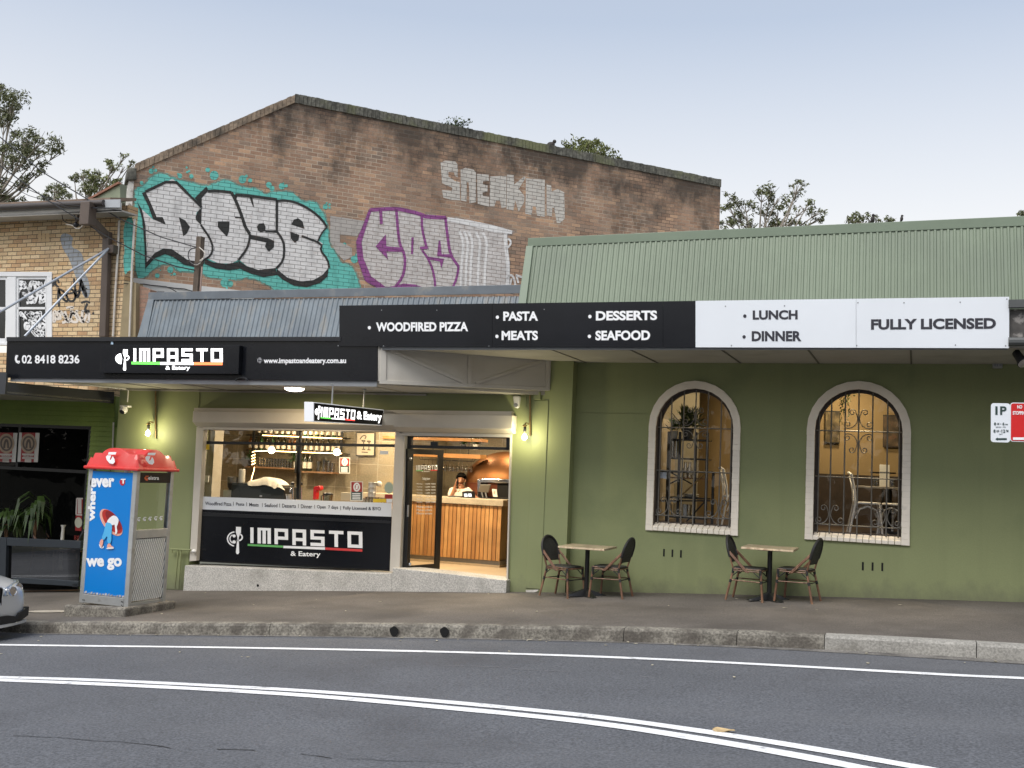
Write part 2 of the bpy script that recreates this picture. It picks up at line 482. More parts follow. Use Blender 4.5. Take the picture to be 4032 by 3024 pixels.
def squiggle(mb, cast, Z, x0, y0, x1, y1, wd, n=6, seed=1):
    """loopy spray-can tag inside a box"""
    rn = random.Random(seed); k = 0
    for i in range(n):
        cx = x0 + (x1 - x0) * (i + .5) / n; h = (y1 - y0)
        pts = []
        ph = rn.uniform(0, 6); fx = rn.choice([1, 1.5, 2]); fy = rn.choice([1, 2])
        for j in range(15):
            a = j / 14 * 2 * math.pi * .85
            pts.append((cx + (x1 - x0) / n * .62 * math.sin(fx * a + ph), (y0 + y1) / 2 + h * .48 * math.cos(fy * a + ph * .7) * rn.uniform(.9, 1)))
        stroke(mb, smoothpts(pts, 1), wd, cast, Z)
# ------------------------------------------------------------------ shared colours
WR, WLs, AF = 16.0, 15.8, 14.05          # right wall, left shop wall, awning front
YV = V((0, 1, 0))
m_green = mat('green_render', (.245, .274, .130), .75, splash=((.12, .118, .08), .6), var=.06, vs=.7, spk=.04, ss=60, bump=.12, bs=25, streak=((.19, .215, .10), .32, (2.6, 2.6, .16)), stain=((.17, .20, .095), .5, .9, .56, .72))
m_greenp = mat('green_panel', (.245, .274, .130), .65, splash=((.12, .118, .08), .6), var=.05, vs=.9)
m_black = mat('black_paint', (.012, .013, .016), .35, var=.2, vs=1.5)
m_blackm = mat('black_metal', (.012, .012, .012), .4, var=.15)
m_sign = mat('black_sign_sheet', (.008, .009, .012), .2, var=.25, vs=.8, bump=.35, bs=.9, spec=.3)
m_white = mat('white_paint', (.78, .77, .74), .6, var=.05, vs=2)
m_whites = mat('white_sign_sheet', (.70, .735, .775), .35, var=.03, vs=.7)
m_cream = mat('cream_shutter', (.60, .55, .46), .5, var=.05, vs=2)
m_vinylw = mat('white_vinyl', (.82, .83, .84), .5, var=.03)
m_vinylk = mat('black_vinyl', (.02, .02, .03), .5, var=.1)
m_steel = mat('aluminium', (.45, .46, .47), .38, metal=.85, var=.12, vs=6, stain=((.28, .25, .2), .5, 3, .55, .7))
m_grey = mat('grey_metal', (.22, .23, .24), .5, var=.1)
m_soffit = mat('soffit_sheet', (.42, .40, .36), .7, var=.08, vs=1.2, stain=((.28, .26, .22), .5, 1.3, .55, .7))
m_glass = glassm('window_glass')
m_wood = mat('pine_board', (.50, .25, .09), .5, var=.3, vs=3, streak=((.32, .14, .045), .7, (30, 30, 1.2)))
m_brown = mat('brown_paint', (.10, .075, .06), .5, var=.12)

# ------------------------------------------------------------------ ground, road, footpath
m_road = mat('asphalt', (.094, .099, .110), .82, var=.14, vs=.45, spk=.36, ss=48, bump=.5, bs=70, streak=((.122, .125, .133), .55, (.05, .55, 1)), stain=((.05, .05, .055), .55, .35, .54, .68))
m_foot = mat('footpath_asphalt', (.105, .092, .079), .85, var=.22, vs=.9, spk=.3, ss=60, bump=.35, bs=60, stain=((.055, .047, .04), .7, .8, .5, .68))
m_kerb = mat('kerb_concrete', (.20, .185, .155), .85, var=.28, vs=2.4, spk=.4, ss=35, bump=.7, bs=35, stain=((.07, .06, .05), .75, 3.5, .46, .62))
m_kerbn = mat('kerb_concrete_new', (.27, .26, .235), .85, var=.15, vs=2, spk=.22, ss=45, bump=.4, bs=45, stain=((.12, .11, .09), .6, 3, .52, .7))
m_earth = mat('earth', (.10, .10, .07), .9, var=.3, vs=.3)
m_line = mat('road_paint', (.76, .77, .78), .6, var=.08, vs=3, spk=.16, ss=60, stain=((.22, .22, .23), .8, 7, .6, .72))

ktop = [onF(C4(*p)) for p in [(130, 166), (600, 166), (1150, 173), (1800, 176), (2200, 181)]] + \
       [onF(C5(*p)) for p in [(480, 192), (970, 208), (1350, 222), (1700, 234), (2212, 270)]]
# smooth kerb line through the measured points
def kerbY(X):
    xs = [p.x for p in ktop]
    if X <= xs[0]: return ktop[0].y + (X - xs[0]) * -.02
    for a, b in zip(ktop, ktop[1:]):
        if a.x <= X <= b.x:
            return a.y + (b.y - a.y) * (X - a.x) / (b.x - a.x)
    a, b = ktop[-2], ktop[-1]
    return max(b.y + (X - b.x) * (b.y - a.y) / (b.x - a.x) * 1.15, -20)
# quadratic least squares for a clean curve
_n = len(ktop); _S = [[sum(p.x ** (i + j) for p in ktop) for j in range(4)] for i in range(4)]; _T = [sum(p.y * p.x ** i for p in ktop) for i in range(4)]
_c = Matrix(_S).inverted() @ V(_T)
KX0, KX1 = ktop[0].x, ktop[-1].x
def kY(X):
    x = min(max(X, KX0), KX1)
    y = _c[0] + _c[1] * x + _c[2] * x * x + _c[3] * x ** 3
    if X > KX1: y += (X - KX1) * (_c[1] + 2 * _c[2] * KX1 + 3 * _c[3] * KX1 ** 2)
    if X < KX0: y += (X - KX0) * -.01
    return y
XS = [-60, -50, -42, -36, -30] + [-26 + .5 * i for i in range(66)] + [8, 10, 13, 17, 22, 30]
def strip(name, m, f0, f1, x0=-60, x1=30, kind='structure'):
    mb = MB(); xs = [x for x in XS if x0 <= x <= x1]
    for a, b in zip(xs, xs[1:]):
        mb.add([f0(a), f0(b), f1(b), f1(a)], [(0, 1, 2, 3)])
    NORECALC.add(name)
    return mb.build(name, m, kind=kind)
strip('road', m_road, lambda x: (x, -40, rz(x)), lambda x: (x, kY(x), rz(x)))
strip('footpath', m_foot, lambda x: (x, kY(x) + .16, fz(x, kY(x))), lambda x: (x, 16.3, fz(x, 16.3)), x1=17)
# gutter seam strip of bitumen patching next to the kerb on the right
strip('gutter', mat('gutter_concrete', (.16, .15, .135), .85, var=.3, vs=3, spk=.3, ss=40, stain=((.06, .055, .05), .7, 4, .5, .62)), lambda x: (x, kY(x) - .10 - .12 * max(0, min(1, (x + 3) / 3)), rz(x) + .004), lambda x: (x, kY(x) + .01, rz(x) + .004), x0=-24, x1=6)
# kerb: lengths of stone with joints, two drain holes
jx = [-60, -45, -38, -30, -26, onF(C4(600, 170)).x, onF(C4(1150, 175)).x, onF(C5(478, 195)).x, onF(C5(970, 208)).x, onF(C5(1350, 222)).x, 0.6, 2.9, 5.2, 8, 12, 17]
holes = [onR(C4(1793, 203)), onR(C4(2003, 206))]
mk = MB(); mk2 = MB()
def kerbseg(mb, a, b):
    n = max(1, int((b - a) / .25)); g = .004
    xs = [a + g + (b - a - 2 * g) * i / n for i in range(n + 1)]
    prof = lambda x: [(x, kY(x) - .012 + rn.uniform(-.006, .006), rz(x) - .05), (x, kY(x) + .004 + rn.uniform(-.006, .006), fz(x, kY(x)) - .03), (x, kY(x) + .02, fz(x, kY(x)) + rn.uniform(-.004, .004)), (x, kY(x) + .16, fz(x, kY(x)) + .006), (x, kY(x) + .16, rz(x) - .05)]
    rn = random.Random(int(a * 10)); k = 5
    vs = [p for x in xs for p in prof(x)]; fs = []
    for i in range(n):
        fs += [[i * k + j, (i + 1) * k + j, (i + 1) * k + j + 1, i * k + j + 1] for j in range(k - 1)]
    fs += [list(range(k)), [n * k + j for j in range(k)]]
    mb.add(vs, fs)
for a, b in zip(jx, jx[1:]): kerbseg(mk2 if a > jx[8] else mk, a, b)
mk.build('kerb', m_kerb, kind='structure')
mk2.build('kerb', m_kerbn, kind='structure')
mh = MB()
for h in holes:
    ang = [2 * math.pi * k / 14 for k in range(14)]
    c = V((h.x, kY(h.x) - .019, (rz(h.x) + fz(h.x, kY(h.x))) / 2 - .005)); rr = .062
    mh.poly([c + V((rr * math.cos(a) * (1 + .12 * math.sin(3 * a)), 0, rr * math.sin(a) * (1 + .1 * math.cos(4 * a)))) for a in ang])
mh.build('drain_hole', mat('hole_dark', (.004, .004, .004), .95), kind='structure')
# ground sheet out to the horizon, just under the street
mb = MB(); gx = [-400, -120, -60, -40, -20, -10, 0, 8, 20, 40, 120, 400]; gf = lambda x: max(-4, min(2, gz(max(-40, min(40, x))))) - .5
for a, b in zip(gx, gx[1:]): mb.add([(a, -200, gf(a)), (b, -200, gf(b)), (b, 900, gf(b)), (a, 900, gf(a))], [(0, 1, 2, 3)])
NORECALC.add('ground'); mb.build('ground', m_earth, kind='structure')
# painted lines
def roadline(name, pts, wd):
    c = [onR(p, .005) for p in pts]
    # extend both ends along the road
    c = [c[0] + (c[0] - c[1]).normalized() * 25] + c + [c[-1] + (c[-1] - c[-2]).normalized() * 14]
    s = smoothpts([(p.x, p.y) for p in c], 2); L = []; R_ = []
    rn = random.Random(len(s)); dn = []
    for a, b in zip(s, s[1:]):
        k = max(1, int(math.hypot(b[0] - a[0], b[1] - a[1]) / .5))
        dn += [(a[0] + (b[0] - a[0]) * j / k, a[1] + (b[1] - a[1]) * j / k) for j in range(k)]
    for i, p in enumerate(dn):
        d = V(dn[min(i + 1, len(dn) - 1)]) - V(dn[max(i - 1, 0)]); d.normalize(); n = V((-d.y, d.x)) * wd / 2
        wv = rn.uniform(.93, 1.06)
        for q, lst, sg in ((V(p) + n * wv, L, 1), (V(p) - n * wv, R_, -1)):
            lst.append((q.x, q.y, rz(q.x) + .006))
    mb = MB(); k = len(dn)
    mb.add(L + R_, [[i, i + 1, k + i + 1, k + i] for i in range(k - 1)])
    NORECALC.add(name); return mb.build(name, m_line, kind='structure')
roadline('edge_line', [C4(*p) for p in [(0, 262), (360, 267), (850, 272), (1500, 283), (2212, 300)]] + [C5(*p) for p in [(600, 322), (1200, 353), (1900, 393), (2212, 406)]], .125)
roadline('centre_line', [C4(*p) for p in [(0, 402), (400, 413), (900, 437), (1400, 465), (1900, 506)]] + [C5(*p) for p in [(0, 535), (400, 575), (900, 646), (1300, 710), (1750, 790)]], .125)
roadline('centre_line', [C4(*p) for p in [(0, 414), (400, 430), (900, 454), (1400, 485), (1900, 531)]] + [C5(*p) for p in [(0, 560), (400, 603), (900, 681), (1300, 752), (1520, 796)]], .14)
# scattered scraps of leaf and paper on the bitumen
mb = MB(); rn = random.Random(5)
for i in range(90):
    x = rn.uniform(-16, 3); y = rn.choice([rn.uniform(7, 12.5), kY(x) - rn.uniform(.03, .4), kY(x) - rn.uniform(.03, .2), rn.uniform(13, 15.5)])
    z = (rz(x) if y < kY(x) else fz(x, y) if y > kY(x) + .2 else 9)
    if z == 9: continue
    r = rn.uniform(.01, .035); a = rn.uniform(0, 3.14)
    mb.prism([(x + r * math.cos(a + t) * s, y + r * math.sin(a + t) * s, z + .008) for t, s in ((0, 1), (1.3, .5), (2.6, .9), (4.2, .45))], (0, 0, .004))
mb.build('litter', mat('litter_scraps', (.42, .38, .28), .8, var=.5, vs=9), kind='stuff')
def leafthing(q, r, col, name, label, cat='leaf'):
    p = onR(q); mb = MB(); n = 14
    pts = [(p.x + r * math.cos(2 * math.pi * k / n) * (1 + .25 * math.sin(5 * k)), p.y + r * .45 * math.sin(2 * math.pi * k / n), rz(p.x) + .012 + .012 * math.cos(k)) for k in range(n)]
    mb.prism(pts, (0, 0, .006)); mb.build(name, mat(name + '_m', col, .7, var=.3, vs=20), tag=(label, cat))
leafthing(C5(915, 640), .075, (.45, .33, .17), 'fallen_leaf', 'curled tan leaf lying on the road just above the double white line')
# old cracks and seams in the bitumen
def crack(pts, Z, wd, m):
    mb = MB(); c = [onR(Z(*p), .006) for p in pts]; rn = random.Random(int(pts[0][0])); dn = []
    for a, b in zip(c, c[1:]):
        k = max(2, int((b - a).length / .12)); dn += [a.lerp(b, j / k) + V((0, rn.uniform(-.022, .022), 0)) for j in range(k)]
    L = [p + V((0, wd * rn.uniform(.2, 1), 0)) for p in dn]; R_ = [p - V((0, wd * rn.uniform(.2, 1), 0)) for p in dn]
    for q in L + R_: q.z = rz(q.x) + .004
    k = len(dn); mb.add(L + R_, [[i, i + 1, k + i + 1, k + i] for i in range(k - 1)]); NORECALC.add('road_crack'); mb.build('road_crack', m, kind='structure')
m_ck = mat('crack_tar', (.028, .028, .03), .8); m_sm = mat('pale_seam', (.17, .17, .175), .85, var=.3, vs=9)
crack([(60, 652), (170, 657), (330, 668), (500, 680), (700, 700), (790, 710)], C4, .009, m_ck); crack([(940, 710), (1060, 711), (1150, 716)], C4, .010, m_ck); crack([(1300, 730), (1380, 742), (1500, 752)], C4, .009, m_ck); crack([(1500, 752), (1800, 765), (2100, 782)], C4, .005, m_ck)
crack([(1900, 348), (2050, 354), (2212, 362)], C4, .010, m_sm); crack([(0, 365), (120, 372), (310, 378)], C5, .010, m_sm); crack([(560, 398), (700, 408)], C5, .008, m_sm)
# manhole / service lid worn pale patch on the footpath beside the phone box
p = onF(D4(585, 1383)); mb = MB()
mb.poly([(p.x + .42 * math.cos(2 * math.pi * k / 20), p.y + .16 * math.sin(2 * math.pi * k / 20), fz(p.x + .42 * math.cos(2 * math.pi * k / 20), p.y) + .006) for k in range(20)])
mb.build('service_cover', mat('pale_concrete', (.34, .31, .26), .8, var=.15, vs=5), kind='structure')
# tan brick edging strip in front of the left shop
a, b = onF(D4(300, 1135)), onF(D4(880, 1135)); mb = MB()
mb.poly([(a.x - 3, a.y - .2, fz(a.x - 3, a.y) + .006), (b.x, a.y - .2, fz(b.x, a.y) + .006), (b.x + .1, a.y + .28, fz(b.x, a.y) + .006), (a.x - 3, a.y + .28, fz(a.x - 3, a.y) + .006)])
mb.build('path', brickmat('brick_paving', [(.22, .12, .06), (.30, .17, .09), (.26, .15, .08)], ((.12, .1, .08), (.1, .09, .07)), .22, .08, .006), kind='structure', uvdir=(1, 0, 0))
# ------------------------------------------------------------------ restaurant building
RB = thing('restaurant_building', 'green rendered restaurant with two arched windows, corrugated parapet and a lit open shopfront', 'building', (-5, 16, 0))
XL = onY(P(248, 1000), WLs).x            # left end of the shop wall
XPi = onY(B1(400, 800), WLs).x           # right side of the pillar
XE = 7.5                                 # right end, out of frame
ZS2 = onY(P(1500, 784), WR).z            # soffit (right awning)
ZS1 = onY(P(640, 845), WLs).z            # soffit (left awning)
ZTOP = 4.6
# right wall with two arched openings
def arch_loop(x0, x1, z0, ztop, Y, n=28):
    r = (x1 - x0) / 2; zc_ = ztop - r; c = (x0 + x1) / 2
    return [V((x0, Y, z0)), V((x1, Y, z0))] + [V((c + r * math.cos(math.pi * k / n), Y, zc_ + r * math.sin(math.pi * k / n))) for k in range(n + 1)]
def winbox(Z, l, r_, t, b):
    return onY(Z(*l), WR).x, onY(Z(*r_), WR).x, onY(Z(*b), WR).z, onY(Z(*t), WR).z
# outer frame of the white surround, and the opening inside it
w1o = winbox(B2, (240, 900), (1098, 900), (680, 118), (660, 1537))
w1i = winbox(B2, (306, 900), (1030, 900), (690, 190), (660, 1487))
w2o = winbox(B3, (274, 900), (1184, 900), (730, 112), (720, 1517))
w2i = winbox(B3, (345, 900), (1110, 900), (730, 182), (720, 1475))
bm = bmesh.new(); edges = []
def addloop(pts):
    vs = [bm.verts.new(p) for p in pts]
    return [bm.edges.new((vs[i], vs[(i + 1) % len(vs)])) for i in range(len(vs))]
edges += addloop([V((XPi, WR, -1)), V((XE, WR, -1)), V((XE, WR, ZTOP)), V((XPi, WR, ZTOP))])
for wi in (w1i, w2i): edges += addloop(arch_loop(*wi, WR))
bmesh.ops.triangle_fill(bm, use_beauty=True, edges=edges)
bm.verts.ensure_lookup_table()
mb = MB(); mb.add([v.co.copy() for v in bm.verts], [[v.index for v in f.verts] for f in bm.faces]); bm.free()
mb.box(XE, XE + .2, WR, 24, -1, ZTOP)
mb.build('wall', m_green, RB)
# pillar and shop wall pieces
shop_l, shop_r = onY(A5(225, 400), WLs).x, onY(A6(1118, 700), WLs).x
shop_t = onY(P(760, 890), WLs).z
mb = MB()
mb.box(XL, onY(P(425, 1000), WLs).x - .02, WLs, WLs + .3, -1.2, ZS1 + .5)
mb.box(shop_r + .02, XPi, WLs, WLs + .28, -1, ZTOP)
mb.box(onY(P(425, 1000), WLs).x - .02, shop_r + .02, WLs, WLs + .2, shop_t, ZS1 + .5)
mb.build('wall', m_greenp, RB, label='smooth green wall round the shopfront')
# thin cover panels and joints on the pillar
xa, xb_ = onY(A6(1262, 900), WLs).x, onY(A6(1372, 900), WLs).x
mb = MB(); mb.mark(); mb.box(xa, xb_, WLs - .012, WLs - .001, onY(A6(1300, 1508), WLs).z, onY(A6(1300, 140), WLs).z)
xc, xd = onY(P(425, 1000), WLs).x, onY(P(423, 870), WLs).x
mb.mark(); mb.box(xc - .5, xc - .03, WLs - .01, WLs - .001, -.55, ZS1 - .02)
mb.build('wall_panel', m_greenp, RB, bev=.004)
# patch of bare render at the foot of the pillar
mb = MB(); shape(mb, [(1235, 1518), (1330, 1515), (1318, 1528), (1275, 1538), (1238, 1536)], planeY(WLs - .02), A6)
mb.build('bare_patch', mat('bare_render', (.6, .58, .53), .8, var=.3, vs=15), RB)
# wall vents (three slots each)
mb = MB()
for Zf, xs, y0, y1 in ((B1, (1020, 1075, 1131), 1263, 1312), (P, (1864, 1885, 1906), 1214, 1232)):
    for i, x in enumerate(xs):
        d = i * (4 if Zf is B1 else .8)
        a = onY(Zf(x, y0 + d), WR); b = onY(Zf(x, y1 + d), WR)
        mb.mark(); mb.box(a.x - .013, a.x + .013, WR - .004, WR - .001, b.z, a.z)
mb.build('vent_slot', mat('slot_dark', (.006, .006, .006), .9), RB)
# windows
m_trim = mat('painted_brick_trim', (.88, .81, .69), .7, var=.07, vs=3, bump=.25, bs=30, stain=((.5, .46, .4), .5, 6, .6, .75))
m_reveal = mat('reveal_brick', (.10, .08, .07), .8, var=.3, vs=8)
m_wframe = mat('dark_timber_frame', (.055, .04, .03), .5, var=.2)
m_bar = mat('painted_iron', (.16, .15, .13), .5, var=.2, vs=8, metal=.3)
def arched_window(o, i, scrolls):
    wd = thing  # readability
    n = 28
    lo = arch_loop(*o, WR); li = arch_loop(*i, WR)
    f = V((0, -.035, 0)); mb = MB()
    # jambs and arch ring as blocks of brick-on-edge
    lo2, li2 = lo[2:], li[2:]
    def block(a, b, c, d, dp): mb.prism([a + f * dp, b + f * dp, c + f * dp, d + f * dp], (0, .05, 0))
    k = 14
    for q in range(k):
        s = 2 * q
        block(lo2[s], lo2[s + 2], li2[s + 2], li2[s], 1)
    zb, zt = o[2], lo2[0].z; nb = 19; h = (zt - zb) / nb
    for q in range(nb):
        z0 = zb + q * h + .0006; z1 = zb + (q + 1) * h - .0006; jx_ = .0015 * ((q * 7) % 3)
        for (xa_, xb2) in ((o[0], i[0]), (i[1], o[1])):
            mb.box(xa_ + jx_, xb2 - jx_ * .5, WR - .035 - jx_, WR + .015, z0, z1)
    sur = mb.build('window_surround', m_trim, RB, bev=.003)
    # sloping brick sill
    mb = MB(); nb = 14; wdt = (i[1] - i[0]) / nb
    for q in range(nb):
        x0 = i[0] + q * wdt + .003; x1 = x0 + wdt - .006
        mb.prism([(x0, WR - .042, o[2] + .003), (x0, WR - .042, i[2] - .012), (x0, WR + .16, i[2] + .05), (x0, WR + .16, o[2] + .003)], (x1 - x0, 0, 0))
    mb.build('sill', m_trim, sur, bev=.006)
    # reveal
    mb = MB(); L = arch_loop(i[0], i[1], i[2], i[3], WR); n_ = len(L); R2 = [p + V((0, .2, 0)) for p in L]
    mb.add(L + R2, [[a, (a + 1) % n_, (a + 1) % n_ + n_, a + n_] for a in range(n_)]); mb.build('reveal', m_reveal, sur)
    # timber frame
    t = .045; mb = MB(); A = arch_loop(i[0], i[1], i[2], i[3], WR + .13); B = arch_loop(i[0] + t, i[1] - t, i[2] + .06, i[3] - t, WR + .13)
    n_ = len(A); A2 = [p + V((0, .07, 0)) for p in A]; Bb = [p + V((0, .07, 0)) for p in B]
    mb.add(A + B + A2 + Bb, [[a, (a + 1) % n_, n_ + (a + 1) % n_, n_ + a] for a in range(n_)] + [[n_ + a, n_ + (a + 1) % n_, 3 * n_ + (a + 1) % n_, 3 * n_ + a] for a in range(n_)])
    mb.build('frame', m_wframe, sur)
    mb = MB(); mb.poly(arch_loop(i[0] + t, i[1] - t, i[2] + .06, i[3] - t, WR + .165)); mb.build('pane', m_glass, sur)
    # iron grille
    mb = MB(); gY = WR + .075; r = (i[1] - i[0]) / 2; c = (i[0] + i[1]) / 2; zc_ = i[3] - r; W_ = i[1] - i[0]; H_ = i[3] - i[2]
    xs = [i[0] + W_ * (q + .5) / 6 + (.0) for q in range(0, 6)]
    xs = [i[0] + W_ * f_ for f_ in (.045, .185, .345, .5, .66, .83, .965)]
    for x in xs:
        z1 = zc_ + math.sqrt(max(0, r * r - (x - c) ** 2)) - .01
        mb.tube([(x, gY, i[2] + .03), (x, gY, z1)], .0105, 6)
    for fz_ in (.075, .40, .715):
        z = i[2] + H_ * fz_
        mb.tube([(i[0] + .01, gY, z), (i[1] - .01, gY, z)], .0095, 6)
    def scroll(cx, cz, w_, h_, sgn=1):
        # a pair of scrolls back to back on a bar: curled at both ends
        for s in (-1, 1):
            pts = []
            for k_ in range(16):
                th = rad(180 + 420 * (1 - k_ / 15)); rr = 9 + 21 * k_ / 15; pts.append((52 + rr * math.cos(th), -52 + rr * math.sin(th)))
            pts += [(14, -28), (7, 0), (14, 30), (34, 62), (62, 80)]
            for k_ in range(16):
                th = rad(90 - 420 * k_ / 15); rr = 33 - 24 * k_ / 15; pts.append((90 + rr * math.cos(th), 52 + rr * math.sin(th)))
            mb.tube([(cx + s * x / 120 * w_, gY - .014, cz - sgn * z / 170 * h_) for x, z in pts], .0075, 5)
    for fx, fzz, ww, hh, sg in scrolls:
        scroll(i[0] + W_ * fx, i[2] + H_ * fzz, W_ * ww, H_ * hh, sg)
    mb.build('window_grille', m_bar, sur, smooth=True)
SCR = [(.185, .145, .165, .135, 1), (.83, .145, .165, .135, 1), (.5, .80, .165, .135, 1), (.5, .63, .165, .135, -1)]
arched_window(w1o, w1i, SCR)
arched_window(w2o, w2i, SCR)

# awnings: left lower one, right upper one
mb = MB()
awr_l = onY(P(815, 752), AF + .05).x
zA2 = ZS2 + .03
xLa = onY(P(18, 816), AF).x; xRa = onY(P(815, 822), AF).x
pA, pB = V((xRa, AF + .03, 0)), V((onY(P(1190, 840), WLs).x, WLs - .002, 0))
# left awning deck in plan: chamfered towards the pillar
deck = [V((xLa + .02, AF + .06, ZS1)), V((xRa - .02, AF + .06, ZS1)), V((pB.x - .1, WLs - .004, ZS1)), V((XL - .15, WLs - .004, ZS1))]
mb.prism(deck, (0, 0, .1)); mb.build('awning_soffit', m_soffit, RB)
mb = MB()
for q in range(1, 6):
    x = xLa + (xRa - xLa) * q / 6 + .9; mb.mark()
    mb.box(x, x + .02, AF + .12, WLs - .03, ZS1 - .012, ZS1 - .001)
mb.box(XL + .05, xRa, WLs - .05, WLs - .004, ZS1 - .04, ZS1 - .014)
mb.build('cover_strip', mat('soffit_strip', (.36, .34, .30), .7), RB)
# cream end board with its batten frame, running back to the pillar
m_board = mat('cream_board', (.56, .53, .47), .65, var=.06, vs=1.2, stain=((.38, .34, .28), .4, 1.5, .55, .72))
bn = (pB - pA).cross(V((0, 0, 1))).normalized()
bpl = lambda q, off=0: onP(q, pA + bn * off, bn)
c0, c1, c2, c3 = [bpl(D5(*p)) for p in [(527, 600), (527, 886), (2025, 968), (2030, 700)]]
zt_ = ZS2 + .05
mb = MB(); mb.prism([V((c0.x, c0.y, zt_)), c1, c2, V((c2.x, c2.y, zt_))], -bn * .03); mb.build('awning_end_board', m_board, RB)
mb = MB()
def bat(a, b, wd_=.07): mb.bar(bpl(D5(*a), .012), bpl(D5(*b), .012), .022, wd_, up=bn.cross((bpl(D5(*b)) - bpl(D5(*a))).normalized()))
bat((540, 893), (2010, 955), .06); bat((2005, 705), (2002, 950)); bat((1332, 640), (1325, 915)); bat((640, 615), (1290, 905), .05); bat((1380, 905), (1960, 712), .05); bat((575, 600), (570, 885), .09)
mb.build('batten', m_board, RB, bev=.004)
# right awning
mb = MB(); mb.box(onY(P(745, 700), AF + .05).x, XE, AF + .06, WR - .003, ZS2, ZS2 + .12); mb.build('awning_soffit', m_soffit, RB)
mb = MB()
for px_ in (1225, 1388, 1577, 1756, 1968):
    x = onY(P(px_, 768), 15).x; mb.mark(); mb.box(x - .012, x + .012, AF + .1, WR - .02, ZS2 - .01, ZS2 - .001)
mb.build('cover_strip', mat('soffit_strip_dark', (.12, .115, .10), .7), RB)
# gutter / stained fascia at the right, beyond the white sign
m_stain = mat('stained_fascia', (.06, .055, .05), .6, var=.5, vs=6, stain=((.3, .28, .26), .8, 9, .52, .62))
gx0 = onY(P(2178, 700), AF).x
mb = MB(); mb.box(gx0, XE, AF + .03, AF + .12, onY(B4(900, 520), AF).z, onY(B4(900, 255), AF).z); mb.build('awning_fascia', m_stain, RB)
mb = MB(); zq = onY(B4(900, 545), AF).z; mb.tube([(gx0, AF - .02, zq), (XE, AF - .02, zq)], .055, 10)
mb.box(gx0, XE, AF - .06, AF + .05, onY(B4(900, 250), AF).z, onY(B4(900, 182), AF).z); mb.build('gutter', mat('dark_gutter', (.07, .075, .075), .4, var=.2), RB)
# fascia carcass behind the signs
mb = MB(); mb.box(xLa + .02, xRa - .02, AF + .03, AF + .058, ZS1 - .04, onY(P(400, 732), AF).z - .03)
mb.box(onY(P(740, 700), AF).x, gx0, AF + .03, AF + .058, ZS2 - .03, onY(P(1500, 660), AF).z); mb.build('awning_frame', m_grey, RB)
# flat metal roofs of the two awnings, up to the parapets
mb = MB()
mb.prism([V((xLa, AF + .06, ZS1 + .45)), V((xRa, AF + .06, ZS1 + .45)), V((xRa, WLs + .3, ZS1 + .6)), V((xLa, WLs + .3, ZS1 + .6))], (0, 0, .04))
mb.prism([V((xRa + .1, AF + .06, ZS2 + .3)), V((XE, AF + .06, ZS2 + .3)), V((XE, WR + .1, ZS2 + .4)), V((xRa + .1, WR + .1, ZS2 + .4))], (0, 0, .04))
mb.build('awning_roof', mat('galvanised_sheet', (.33, .34, .35), .5, metal=.5, var=.15), RB)

# corrugated parapets
def corrugated(name, m, c00, c10, c11, c01, pitch=.085, amp=.014, out=V((0, -1, 0)), trap=True):
    """c00 bottom-left, c10 bottom-right, c11 top-right, c01 top-left"""
    n = int((c10 - c00).length / pitch); prof = [(0, 0), (.46, 0), (.6, 1), (.86, 1), (1, 0)] if trap else [(k / 6, .5 - .5 * math.cos(2 * math.pi * k / 6)) for k in range(7)]
    bot = []; top = []
    for q in range(n):
        for u, h in prof[:-1]:
            f_ = (q + u) / n
            bot.append(c00 + (c10 - c00) * f_ + out * amp * h); top.append(c01 + (c11 - c01) * f_ + out * amp * h)
    k = len(bot); mb = MB(); mb.add(bot + top, [[i_, i_ + 1, k + i_ + 1, k + i_] for i_ in range(k - 1)])
    NORECALC.add(name); return mb
m_cgreen = mat('green_corrugated', (.165, .205, .145), .5, var=.10, vs=.7, streak=((.20, .25, .18), .4, (14, 14, .7)), stain=((.135, .165, .125), .45, .55, .5, .64), spec=.4)
m_cgreend = mat('green_flashing', (.165, .21, .15), .5, var=.06, vs=2)
m_cblue = mat('weathered_blue_corrugated', (.150, .178, .20), .5, var=.18, vs=2.2, streak=((.28, .25, .20), .42, (9, 9, .55)), stain=((.10, .12, .15), .6, 1.6, .55, .7), spec=.4)
m_cblued = mat('blue_flashing', (.13, .15, .17), .5, var=.15, vs=3, stain=((.26, .24, .2), .6, 3, .55, .7))
Yb, Yt = 15.55, 15.85
gBL, gTL = onY(D2(140, 1455), Yb), onY(D2(215, 850), Yt)
gTR = onY(P(2212, 472), Yt); gBR = onY(P(2212, 668), Yb)
sl_t = (gTR - gTL) / (gTR.x - gTL.x); sl_b = (gBR - gBL) / (gBR.x - gBL.x)
e = XE - gTR.x
gTR2 = gTR + sl_t * e; gBR2 = gBR + V((1, 0, 0)) * (gTR2.x - gBR.x)
gBLz = V((gBL.x, gBL.y, ZS2 + .35)); gBR3 = V((gBR2.x, gBR2.y, ZS2 + .35))
gBL0 = gBL + (gBLz.z - gBL.z) / (gTL.z - gBL.z) * (gTL - gBL)
cap = V((0, 0, .10))
NORECALC.add('parapet_cladding')
mb = corrugated('parapet_cladding', m_cgreen, gBL0 + V((.05, 0, 0)), gBR3, gTR2 - cap * .6, gTL - cap * .6 + V((.06, 0, 0)))
mb.build('parapet_cladding', m_cgreen, RB)
mb = MB(); mb.prism([gTL + V((-.03, -.03, -.11)), gTL + V((-.03, -.03, .03)), gTL + V((-.03, .12, .03)), gTL + V((-.03, .12, -.05))], gTR2 - gTL + V((.05, 0, 0)))
